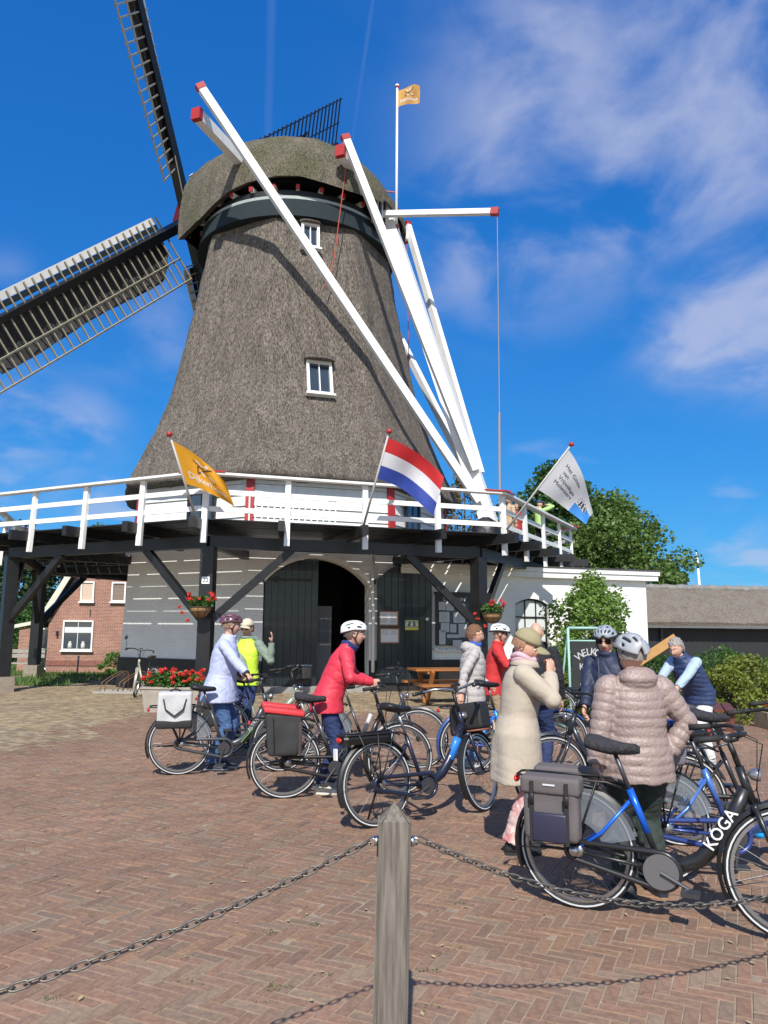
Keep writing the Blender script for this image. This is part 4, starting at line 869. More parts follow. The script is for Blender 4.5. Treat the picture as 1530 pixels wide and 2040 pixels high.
tree('garden_shrub', 'bright green low shrub at the foot of the brick house wall', (-11.35, 33.6, -0.45), 0.95, 1.5, 14, 1500, 0.10, leafmat('leaf_bright', (0.09, 0.21, 0.03)), 8, low=0.05, trunk_r=0.04, cat='shrub')
tree('brown_shrub', 'brownish shrub beside the mill wall near the brick house', (-9.4, 33.0, -0.45), 1.9, 1.6, 16, 1100, 0.12, leafmat('leaf_brown', (0.14, 0.09, 0.03)), 9, low=0.05, trunk_r=0.04, cat='shrub')
tree('garden_shrub', 'low green shrub between the bright shrub and the brown shrub', (-10.1, 33.2, -0.45), 0.8, 1.2, 12, 900, 0.10, MATS['leaf_bright'], 10, low=0.05, trunk_r=0.04, cat='shrub')
tree('laurel_bush', 'tall leafy bush in front of the white outbuilding', (5.55, 20.6, 0), 2.95, 2.35, 60, 10500, 0.115, leafmat('leaf_laurel', (0.17, 0.28, 0.055)), 11, low=0.02, trunk_r=0.06, cat='bush')
tree('edge_conifer', 'dark green conifer at the right edge of the picture', (8.35, 15.6, 0), 2.4, 1.1, 30, 4200, 0.09, leafmat('leaf_dark2', (0.045, 0.10, 0.024)), 12, low=0.02, trunk_r=0.06, cat='bush')
YEL = leafmat('leaf_yellowgreen', (0.19, 0.23, 0.035)); GRN = leafmat('leaf_hedge', (0.06, 0.14, 0.025))
for i, (x, y, h, w, m, lab) in enumerate(((6.35, 14.6, 0.95, 1.5, YEL, 'yellow green privet bush nearest the leaning woman in the gilet'), (7.15, 15.4, 1.12, 1.7, YEL, 'yellow green privet bush behind the orange flowers'),
        (7.9, 14.9, 1.0, 1.5, YEL, 'yellow green privet bush cut by the right picture edge'), (6.0, 17.5, 1.1, 1.8, GRN, 'low dark green hedge bush before the black barn, left one'), (7.7, 17.8, 1.18, 2.0, GRN, 'low dark green hedge bush before the black barn, middle one'), (9.4, 18.2, 1.1, 2.0, GRN, 'low dark green hedge bush before the black barn, right one'),
        (4.1, 16.8, 1.1, 1.5, GRN, 'green bush between the chalkboard and the tall leafy bush'), (3.55, 14.6, 0.9, 0.9, YEL, 'small yellow green bush beside the chalkboard'), (4.75, 15.8, 1.15, 1.3, GRN, 'green bush behind the leaning woman with grey hair'))):
    tree('privet_bush' if m is YEL else 'hedge_bush', lab, (x, y, 0), h, w, 26, 4200, 0.068, m, 20+i, low=0.03, trunk_r=0.03, cat='bush')

# ------------------------------------------------------------------ brick house at the left
house = thing('brick_house', 'red brick house with curved gable roof seen under the gallery', 'house', (-11, 36, -0.45))
HB = brick_mat('red_house_brick', (0.33, 0.135, 0.085), (0.23, 0.085, 0.06), (0.42, 0.37, 0.32), bw=0.22, bh=0.065, ms=0.014, bump=0.3, var=0.15)
hx0, hy, hz = -15.45, 36.0, -0.45
gp_ = [(hx0, hz), (-5.5, hz), (-5.5, 5.6), (-8.8, 6.9), (-12.2, 5.1), (-14.1, 4.35), (-15.0, 2.75), (hx0, 1.75)]
m = MB(); n = len(gp_); m.add([V((x, hy, z)) for x, z in gp_], [tuple(range(n))]); m.add([V((hx0, hy, hz)), V((hx0, hy+9, hz)), V((hx0, hy+9, 1.75)), V((hx0, hy, 1.75))], [(3, 2, 1, 0)])
w = m.build('wall', HB, house); add_uv(w, lambda co, n: (co.x if abs(n.y) > 0.5 else co.y, co.z))
m = MB(); m.beam(V((hx0+0.02, hy-0.02, hz+0.42)), V((-5.5, hy-0.02, hz+0.42)), 0.05, 0.22); m.build('soldier_course', mat('soldier_brick', (0.22, 0.09, 0.07), 0.85, var=0.3, vscale=9), house)
rl = [(-15.9, 1.62), (-15.15, 2.95), (-14.25, 4.55), (-12.3, 5.35), (-8.8, 7.15), (-5.2, 5.6)]; m = MB()
for (a, b) in zip(rl, rl[1:]): m.add([V((a[0], hy-0.35, a[1])), V((b[0], hy-0.35, b[1])), V((b[0], hy+9, b[1])), V((a[0], hy+9, a[1]))], [(0, 1, 2, 3)])
m.build('roof', mat('house_roof', (0.07, 0.06, 0.055), 0.8, var=0.2), house)
m = MB()
for (a, b) in zip(rl, rl[1:]): m.beam(V((a[0], hy-0.36, a[1]-0.08)), V((b[0], hy-0.36, b[1]-0.08)), 0.06, 0.26)
m.build('barge_board', mat('cream_paint', (0.62, 0.60, 0.50), 0.5), house)
def hwin(x0, x1, z0, z1, pane, bars, fm=WHITE, hb=0):
    return wall_window(house, V(((x0+x1)/2, hy-0.02, (z0+z1)/2)), (1, 0, 0), x1-x0, z1-z0, frame_m=fm, pane_m=pane, fw=0.07, bars=bars, hb=hb, out=0.07)
hwin(-14.05, -13.42, 2.78, 3.72, mat('blind_beige', (0.55, 0.42, 0.32), 0.6), 0); hwin(-12.62, -11.95, 2.78, 3.70, mat('blind_slat', (0.20, 0.15, 0.12), 0.6, var=0.4, vscale=2, stretch=(0.1, 1, 14)), 0)
wn = hwin(-14.75, -13.35, 0.55, 1.92, GLASS, 1)
m = MB(); m.box((-14.05, hy-0.045, 1.48), (1.24, 0.01, 0.26)); m.build('roller_blind', mat('blind_white', (0.6, 0.62, 0.62), 0.6), wn)
m = MB()
for x in (-14.38, -13.78): m.lathe([(0.05, 0.64), (0.10, 0.70), (0.09, 0.85), (0.05, 0.93), (0.07, 0.96)], 12, Matrix.Translation((x, hy-0.045, 0)))
m.build('vase', mat('vase_white', (0.6, 0.6, 0.55), 0.4), wn, True)
for x in (-13.55, -11.6): MB().box((x, hy-0.03, 2.25), (0.03, 0.03, 0.32)).build('wall_anchor', BLACKP, house)
m = MB(); m.box((-15.0, hy-0.06, 1.3), (0.08, 0.12, 0.24)); m.build('wall_lamp', BLACKP, house)
m = MB(); m.box((-16.3, hy+2.2, 0.55), (1.6, 3.0, 2.0)); sidew = m.build('side_extension', HB, house); add_uv(sidew, lambda co, n: (co.x, co.z))
m = MB(); m.beam(V((-17.3, hy+0.6, 1.62)), V((-15.5, hy+0.6, 1.98)), 0.1, 0.16); m.build('extension_eave', MATS['cream_paint'], house)
wall_window(house, V((-15.95, hy+0.68, 0.6)), (1, 0, 0), 0.7, 1.9, fw=0.07, bars=0, hb=1, out=0.06, name='garden_door')
wb = thing('wheelie_bin', 'green wheeled rubbish bin by the corner of the brick house', 'bin', (-15.2, 34.4, -0.45)); BG = mat('bin_green', (0.06, 0.19, 0.07), 0.5)
m = MB(); c = V((-15.2, 34.4, -0.45)); m.loft([[c+V((sx*w_, sy*w_*1.1, z)) for sx, sy in ((-1, -1), (1, -1), (1, 1), (-1, 1))] for w_, z in ((0.21, 0.05), (0.28, 0.95), (0.30, 0.98))]); m.build('tub', BG, wb)
m = MB(); m.loft([[c+V((sx*w_, sy*w_*1.1, z)) for sx, sy in ((-1, -1), (1, -1), (1, 1), (-1, 1))] for w_, z in ((0.31, 0.99), (0.31, 1.03), (0.22, 1.10))]); m.build('lid', BG, wb)
m = MB(); 
for s in (-1, 1): m.tube([c+V((s*0.24, 0.27, 0.1)), c+V((s*0.29, 0.27, 0.1))], 0.1, 12)
m.build('wheel', RUBBER, wb)
# timber picnic bench and stakes on the lawn
GWOOD = mat('grey_wood', (0.30, 0.28, 0.25), 0.8, var=0.25, stretch=(1, 1, 4))
pb = thing('garden_bench', 'weathered grey plank bench on the lawn behind the left gallery post', 'bench', (-13.2, 27.6, -0.1)); c = V((-13.2, 27.6, -0.12))
for y, z in ((0, 0.45), (0.16, 0.45), (0.36, 0.70), (0.36, 0.86)): MB().box(c+V((0, y, z)), (2.3, 0.14 if z < 0.5 else 0.04, 0.05 if z < 0.5 else 0.13)).build('plank', GWOOD, pb)
for s in (-1, 1): m = MB(); m.box(c+V((s*0.95, 0.06, 0.22)), (0.09, 0.30, 0.44)); m.beam(c+V((s*0.95, 0.30, 0.1)), c+V((s*0.95, 0.39, 0.92)), 0.08, 0.06); m.build('leg', GWOOD, pb)
for i, (x, y, h, lab) in enumerate(((-11.9, 30.6, 0.95, 'thin leaning wooden stake on the lawn left of the bright shrub'), (-9.55, 29.0, 0.95, 'short pale wooden stake on the lawn beside the mill wall'))):
    one(MB().tube([V((x, y, -0.45)), V((x+0.03, y, h-0.45))], [0.045, 0.035], 8), 'wooden_stake', GWOOD, lab, 'stake', (x, y, -0.45), 'stakes on the lawn')

# ------------------------------------------------------------------ black barn at the right, far pole
barn = thing('black_barn', 'low black boarded barn with thatched roof behind the hedge', 'barn', (18, 36, -0.45))
BB = mat('barn_black', (0.012, 0.014, 0.016), 0.6, var=0.3); bx0, bx1, by = 11.3, 26.0, 34.5
def byv(x): return by+(x-bx0)*0.16
MB().add([V((bx0, byv(bx0)+0.03, -0.6)), V((bx1, byv(bx1)+0.03, -0.6)), V((bx1, byv(bx1)+0.03, 2.3)), V((bx0, byv(bx0)+0.03, 2.3))], [(0, 1, 2, 3)]).build('wall', BB, barn)
x = bx0; i = 0
while x < 20.4:
    w_ = RND.uniform(0.22, 0.30); b = MB(); o = RND.uniform(0, 0.02); b.beam(V((x+w_/2, byv(x)-o, -0.5)), V((x+w_/2, byv(x)-o, 2.05 if x > 14.5 else 2.15)), w_-0.012, 0.03, up=(0, 1, 0)); b.build('board', BB, barn); x += w_; i += 1
for x in (12.35,): MB().beam(V((x, byv(x)-0.1, -0.5)), V((x, byv(x)-0.1, 2.2)), 0.14, 0.14).build('door_post', BLACKP, barn)
m = MB(); rows = []
for j in range(15):
    v = j/14; y_o = lerp(-0.75, 1.75, v); z = lerp(2.05, 3.68, v)+0.12*math.sin(v*math.pi); row = []
    for i in range(80): x = lerp(bx0-0.4, bx1, i/79); p = V((x, byv(x)+y_o, z)); row.append(p+V((0, -0.5, 0.6))*(mnoise.noise(p*V((0.9, 0.9, 0.9)).x)*0.10+mnoise.noise(p*3.1)*0.05))
    rows.append(row)
m.loft(rows, cap=False, closed=False); m.loft([[q+V((0, 0.12, -0.26)) for q in rows[0]], rows[0]], cap=False, closed=False)
ROOFT = mat('barn_thatch', (0.20, 0.165, 0.13), 0.95, var=0.4, vscale=2.5, bump=0.8, bscale=30, bdist=0.04, col2=(0.145, 0.13, 0.11)); thatch_detail(ROOFT, 14, 0.7, 1.25, st=(1, 1, 1)); m.build('roof', ROOFT, barn, True)
m = MB(); m.tube([V((lerp(bx0-0.45, bx1, i/60), byv(lerp(bx0-0.45, bx1, i/60))+1.75, 3.68+0.03*math.sin(i*2.1))) for i in range(61)], [0.15+0.02*(i % 3) for i in range(61)], 8); m.build('ridge', mat('ridge_grey', (0.20, 0.19, 0.18), 0.9, var=0.3, vscale=4), barn, True)
MB().beam(V((bx0-0.4, byv(bx0)-0.68, 1.86)), V((bx1, byv(bx1)-0.68, 1.86)), 0.1, 0.12).build('gutter', mat('gutter_grey', (0.12, 0.13, 0.13), 0.5), barn)
fpo = MB(); fpo.tube([V((30.9, 75, -0.5)), V((30.6, 75, 9.2))], [0.16, 0.10], 10); fpo.ell(V((30.6, 75, 9.25)), (0.14, 0.14, 0.1)); fpo.lathe([(0.22, -0.5), (0.22, 0.0)], 10, Matrix.Translation((30.9, 75, 0)))
one(fpo, 'white_mast', WHITE, 'slender white mast rising far behind the barn roof', 'mast', (30.9, 75, -0.5), smooth=True)

# ------------------------------------------------------------------ picnic table, rack, planters, chalkboard, bench
ORW = mat('varnished_wood', (0.34, 0.13, 0.035), 0.4, var=0.25, vscale=4, stretch=(0.3, 3, 3), bump=0.1, coat=0.2)
pt = thing('picnic_table', 'varnished brown wooden picnic table in front of the notice board', 'table', (1.55, 17.4, 0), rad(14))
Mp = WM[pt.name]
def PB(c, d, nm, par=pt, m=ORW, R=None): b = MB(); b.box(c, d, M=R); return b.build(nm, m, par, world=False)
for i in range(5): PB((0, -0.30+0.15*i, 0.755), (1.9, 0.14, 0.045), 'table_plank')
for s in (-1, 1):
    for i in range(2): PB((0, s*(0.62+0.13*i), 0.455), (1.9, 0.12, 0.045), 'seat_plank')
    for q in (-1, 1): PB((q*0.62, s*0.30, 0.37), (0.07, 0.09, 0.86), 'leg', R=Matrix.Rotation(-s*rad(32), 3, 'X').to_4x4())
    PB((s*0.665+0.0, 0, 0.41), (0.05, 1.5, 0.09), 'cross_beam'); PB((s*0.665, 0, 0.71), (0.05, 0.72, 0.08), 'top_beam')
rk = thing('bike_rack', 'rusty steel bicycle rack against the mill plinth', 'bike rack', (-6.4, 19.7, 0)); RUST = mat('rusty_steel', (0.20, 0.11, 0.065), 0.6, metal=0.4, var=0.3)
bx = MB(); R0 = V((-6.95, 19.35, 0)); dirk = V((0.975, 0.02, 0)).normalized()
bx.beam(R0+V((-0.15, 0, 0.03)), R0+dirk*1.75+V((0, 0, 0.03)), 0.05, 0.05); bx.beam(R0+V((-0.15, 0.55, 0.03)), R0+dirk*1.75+V((0, 0.55, 0.03)), 0.05, 0.05); bx.build('base_rail', mat('galvanised', (0.42, 0.40, 0.36), 0.5, metal=0.5), rk)
for i in range(4):
    for dd in (0.0, 0.11):
        o = R0+dirk*(0.02+0.44*i+dd); hgt = 0.50 if i % 2 == 0 else 0.50
        b = MB(); b.tube([o+V((0, 0, 0.04)), o+V((0.02, 0.05, 0.26)), o+V((0.12, 0.18, 0.36)), o+V((0.30, 0.42, hgt)), o+V((0.36, 0.50, hgt+0.02)), o+V((0.40, 0.54, hgt-0.06)), o+V((0.40, 0.54, 0.04))], 0.011, 6); b.build('hoop', RUST, rk, True)
pn = thing('geranium_planter', 'long trough of red geraniums beside the gallery post', 'planter', (-4.05, 15.3, 0), rad(-4))
m = MB(); m.loft([[V((sx*w_, sy*d_, z)) for sx, sy in ((-1, -1), (1, -1), (1, 1), (-1, 1))] for w_, d_, z in ((0.50, 0.16, 0.0), (0.56, 0.20, 0.44), (0.58, 0.22, 0.44), (0.58, 0.22, 0.48), (0.5, 0.17, 0.48))]); m.build('trough', mat('trough_grey', (0.34, 0.30, 0.25), 0.8, var=0.2), pn, world=False)
rn = random.Random(77); b = MB(); leaf_cloud(b, (0, 0, 0.58), (0.66, 0.26, 0.20), 1500, 0.075, rn, lo=-0.6); b.build('foliage', LEAF, pn, world=False)
b = MB(); flower_heads(b, [(rn.uniform(-0.66, 0.66), rn.uniform(-0.28, 0.2), rn.uniform(0.56, 0.82)) for _ in range(52)], 0.042, rn); b.build('blossom', GER, pn, world=False)
cb = thing('chalkboard', 'pale green framed chalkboard welcome sign on the paving', 'sign', (3.44, 12.95, 0), rad(6)); MINT = mat('mint_frame', (0.30, 0.50, 0.44), 0.5, var=0.08); CHALK = mat('chalk', (0.48, 0.49, 0.48), 0.9)
def CB(p, q, w_=0.045): b = MB(); b.tube([V(p), V(q)], w_/2, 8); b.build('frame_tube', MINT, cb, True, world=False)
for s in (-1, 1): CB((s*0.36, 0, 0.0), (s*0.36, 0.05, 1.66)); CB((s*0.36, 0.75, 0.0), (s*0.36, 0.06, 1.55), 0.035); CB((s*0.36, -0.28, 0.03), (s*0.36, 0.8, 0.03))
CB((-0.36, 0.05, 1.66), (0.36, 0.05, 1.66)); CB((-0.36, 0.043, 1.45), (0.36, 0.043, 1.45), 0.03); CB((-0.36, 0.01, 0.45), (0.36, 0.01, 0.45), 0.03)
b = MB(); b.loft([[V((sx*0.33, y, z)) for sx, y in ((-1, -0.01), (1, -0.01), (1, 0.02), (-1, 0.02))] for z in (0.47, 1.43)]); b.build('board', mat('slate_board', (0.02, 0.022, 0.024), 0.7, var=0.2), cb, world=False)
cv = lambda x, z: V((x, -0.016, z)); b = MB()
for i, ch in enumerate('WELKOM'):
    a = lerp(0.62, -0.62, i/5); text_on(b, ch, 0.165, frame(cv(-0.33*math.sin(a), 0.93+0.34*math.cos(a)), (math.cos(a), 0, math.sin(a)), (-math.sin(a), 0, math.cos(a))), 0, 0.006)
for s, x, z, sz in (('Koffie', -0.03, 1.03, 0.15), ('Molen', -0.02, 0.70, 0.15)): q = MB(); text_on(q, s, sz, frame(cv(x, z), (1, 0, 0), (0, 0, 1)), 0, 0.0); q.build('lettering', CHALK, cb, world=False)
b.build('arched_lettering', CHALK, cb, world=False)
rb = thing('red_brown_bench', 'dark red brown bench behind the leaning woman in the gilet', 'bench', (5.35, 12.6, 0), rad(70)); RB_ = mat('red_brown_paint', (0.13, 0.035, 0.022), 0.5, var=0.1)
for y in (-0.14, 0.02): b = MB(); b.box((0, y, 0.43), (1.3, 0.14, 0.04)); b.build('seat_plank', RB_, rb, world=False)
for z in (0.62, 0.80): b = MB(); b.box((0, 0.2, z), (1.3, 0.03, 0.12)); b.build('back_plank', RB_, rb, world=False)
for s in (-1, 1): b = MB(); b.box((s*0.52, -0.16, 0.21), (0.06, 0.06, 0.42)); b.box((s*0.52, 0.16, 0.43), (0.06, 0.05, 0.86)); b.build('leg', RB_, rb, world=False)
fb_ = thing('flower_bed', 'orange flowers in a low stone edged bed before the yellow green bushes', 'flower bed', (7.35, 13.5, 0)); b = MB(); b.box((7.4, 13.5, 0.14), (1.9, 0.5, 0.28)); b.build('stone_edge', mat('bed_stone', (0.30, 0.25, 0.17), 0.9, var=0.25, bump=0.4), fb_)
rn = random.Random(5); b = MB(); leaf_cloud(b, (7.4, 13.5, 0.34), (0.9, 0.25, 0.16), 700, 0.07, rn, lo=-0.3); b.build('foliage', GRN, fb_); b = MB(); flower_heads(b, [(7.4+rn.uniform(-0.9, 0.9), 13.4+rn.uniform(-0.2, 0.2), rn.uniform(0.36, 0.56)) for _ in range(34)], 0.032, rn); b.build('blossom', mat('flower_orange', (0.75, 0.12, 0.03), 0.6, transl=0.2), fb_)
sp = MB(); sp.beam(V((3.55, 11.0, 1.16)), V((4.02, 10.7, 1.53)), 0.05, 0.12); sp.beam(V((3.62, 11.0, 0.0)), V((3.60, 11.0, 1.22)), 0.05, 0.10)
one(sp, 'wooden_beam', mat('pale_wood', (0.55, 0.30, 0.11), 0.5, var=0.15), 'slanting pale wooden beam sticking up behind the grey helmet', 'beam', (3.62, 11.0, 0))

# ------------------------------------------------------------------ wooden post and chains in the foreground
OAK = mat('weathered_oak', (0.155, 0.135, 0.115), 0.85, var=0.5, vscale=11, stretch=(7, 7, 0.45), bump=0.6, bscale=14, bdist=0.006)
def wpost(x, y, h, lean, label):
    th = thing('wooden_post', label, 'post', (x, y, 0), group='chain posts'); w_ = 0.0575; rings = []
    Ml = Matrix.Rotation(lean, 4, 'Y') @ Matrix.Rotation(rad(3), 4, 'Z')
    m = MB(); cr = 0.010
    for z in [-0.15+0.03*i for i in range(int((h+0.15)/0.03)+1)]:
        ring = []
        for (sx, sy) in ((-1, -1), (1, -1), (1, 1), (-1, 1)):
            for (ax_, ay_) in (((sx*(w_-cr) if sx == sy else sx*w_), (sy*w_ if sx == sy else sy*(w_-cr))), ((sx*w_ if sx == sy else sx*(w_-cr)), (sy*(w_-cr) if sx == sy else sy*w_))):
                nz_ = 0.0022*mnoise.noise(V((ax_*30, ay_*30, z*4)))
                ring.append(Ml @ V((ax_*(1+nz_*14), ay_*(1+nz_*14), min(z, h))))
        rings.append(ring)
    m.loft(rings, cap=False); top = [Ml @ V((0, 0, h+0.036))]; n = 8; o = len(m.v); m.add(rings[-1]+top, [(i, (i+1) % n, n) for i in range(n)])
    m.build('shaft', OAK, th, world=False); return th
POST = (0.032, 2.90); PH = 0.953
wpost(POST[0], POST[1], PH, rad(0.9), 'weathered grey oak post with pointed top in the foreground')
wpost(-3.46, 1.17, PH, 0, 'weathered grey oak post holding the far end of the left chain')
wpost(3.06, 4.13, PH, 0, 'weathered grey oak post holding the far end of the right chain')
GALV = mat('chain_steel', (0.17, 0.155, 0.135), 0.5, metal=0.55, var=0.3, vscale=40)
def link_mesh():
    m = MB(); pts = [(0.021*math.cos(a)+(0.008 if math.cos(a) > 0 else -0.008), 0.0115*math.sin(a), 0) for a in [2*math.pi*i/14 for i in range(14)]]; m.tube(pts, 0.0036, 6, closed=True)
    me = bpy.data.meshes.new('link'); me.from_pydata([tuple(q) for q in m.v], [], m.f); me.materials.append(GALV); me.polygons.foreach_set('use_smooth', [True]*len(me.polygons)); return me
LM = link_mesh()
def chain(a, b, sag, label):
    a, b = V(a), V(b); th = thing('chain', label, 'chain', tuple(a), group='steel chains on the posts'); pts = [a.lerp(b, i/400)-V((0, 0, 4*sag*(i/400)*(1-i/400))) for i in range(401)]
    s = 0; k = 0; pitch = 0.0415; nxt = 0.03
    for p, q in zip(pts, pts[1:]):
        d = (q-p).length
        while s+d >= nxt:
            c = p.lerp(q, (nxt-s)/d); t = (q-p).normalized(); sd = t.cross(UP).normalized(); u = sd.cross(t); ang = rad(40 if k % 2 else -50); y = sd*math.cos(ang)+u*math.sin(ang)
            o = bpy.data.objects.new('link', LM); COL.objects.link(o); o.parent = th; M = frame(c, t, y); o.matrix_local = Matrix.Translation(-a) @ M; nxt += pitch; k += 1
        s += d
    return th
hz_ = 0.855
for s, b_, sag, lab in ((-1, (-3.4, 1.2, 0.855), 0.33, 'steel chain hanging from the oak post to the lower left'), (1, (3.0, 4.1, 0.855), 0.39, 'steel chain sagging from the oak post to the right')):
    a_ = V((POST[0]+s*0.085+0.012, POST[1]-0.0, hz_+(0.012 if s > 0 else 0))); ch = chain(a_, b_, sag, lab)
    m = MB(); m.lathe([(0.018, -0.005), (0.018, 0.012)], 10, frame(V((POST[0]+s*0.064+0.012, POST[1], hz_)), (0, 1, 0), (0, 0, 1)) ); m.tube([V((POST[0]+s*0.055+0.012, POST[1], hz_)), V((POST[0]+s*0.08+0.012, POST[1], hz_+0.012)), V((POST[0]+s*0.095+0.012, POST[1], hz_)), V((POST[0]+s*0.08+0.012, POST[1], hz_-0.012))], 0.004, 6); m.build('eye_bolt', STEEL, ch, True)
# ------------------------------------------------------------------ shared remeshing helper
def evaluated(o):
    dg = bpy.context.evaluated_depsgraph_get(); me = bpy.data.meshes.new_from_object(o.evaluated_get(dg)); return me
def remesh(mb, vox, smooth=6, sf=0.5):
    me = bpy.data.meshes.new('tmp'); me.from_pydata([tuple(q) for q in mb.v], [], mb.f); o = bpy.data.objects.new('tmp', me); COL.objects.link(o)
    r = o.modifiers.new('r', 'REMESH'); r.mode = 'VOXEL'; r.voxel_size = vox
    if smooth: s = o.modifiers.new('s', 'SMOOTH'); s.factor = sf; s.iterations = smooth
    out = evaluated(o); bpy.data.objects.remove(o); bpy.data.meshes.remove(me); return out
# ------------------------------------------------------------------ bicycles
def arc(c, r, a0, a1, n, y=0.0): return [V((c[0]+r*math.cos(lerp(a0, a1, i/n)), y, c[1]+r*math.sin(lerp(a0, a1, i/n)))) for i in range(n+1)]
ALU = mat('rim_alu', (0.42, 0.42, 0.43), 0.35, metal=0.9); REFL = mat('reflective_stripe', (0.60, 0.62, 0.64), 0.35); FUR = mat('sheepskin_dark', (0.035, 0.034, 0.040), 0.95, bump=1.0, bscale=60, bdist=0.02, var=0.5, vscale=40)
SADDLE = mat('saddle_vinyl', (0.015, 0.015, 0.016), 0.45); GUARD = mat('coat_guard', (0.22, 0.25, 0.29), 0.25, alpha=0.55); REDL = mat('rear_light', (0.55, 0.02, 0.02), 0.25)
def wheel_parts(parent, name, hub, xf, disc=False):
    r = 0.345
    def ad(mb): mb.v = [xf @ (q+V((hub[0], 0, hub[1]))) for q in mb.v]; return mb
    t = MB(); t.tube(arc((0, 0), r-0.021, 0, 2*math.pi, 47)[:-1], 0.021, 8, closed=True, up=(0, 1, 0)); w = ad(t).build(name, RUBBER, parent, True, world=False)
    m = MB(); pr = [(-0.011, 0.306), (-0.011, 0.288), (0.011, 0.288), (0.011, 0.306)]
    m.loft([[V((q*math.cos(a), y, q*math.sin(a))) for y, q in pr] for a in [2*math.pi*i/44 for i in range(45)]], cap=False); ad(m).build('rim', ALU, w, True, world=False, angle=40)
    m = MB()
    for s in (-1, 1):
        rg = [[V((q*math.cos(a), s*(0.0212 if q < 0.33 else 0.0195), q*math.sin(a))) for q in (0.3175, 0.3265)] for a in [2*math.pi*i/44 for i in range(45)]]; m.loft(rg, cap=False, closed=False)
    ad(m).build('reflective_band', REFL, w, world=False)
    m = MB()
    for i in range(28):
        a = 2*math.pi*i/28; b = a+(0.55 if i % 4 < 2 else -0.55); s = 1 if i % 2 else -1
        m.tube([V((0.03*math.cos(b), s*0.028, 0.03*math.sin(b))), V((0.29*math.cos(a), 0, 0.29*math.sin(a)))], 0.0011, 3, cap=False)
    stuff(ad(m).build('spokes', DSTEEL, w, world=False))
    m = MB(); m.tube([V((0, -0.05, 0)), V((0, -0.035, 0)), V((0, -0.034, 0)), V((0, 0.034, 0)), V((0, 0.035, 0)), V((0, 0.05, 0))], [0.012, 0.012, 0.034, 0.034, 0.012, 0.012], 14)
    if disc: m.tube([V((0, 0.04, 0)), V((0, 0.044, 0))], 0.08, 20)
    ad(m).build('hub', DSTEEL, w, True, world=False, angle=40)
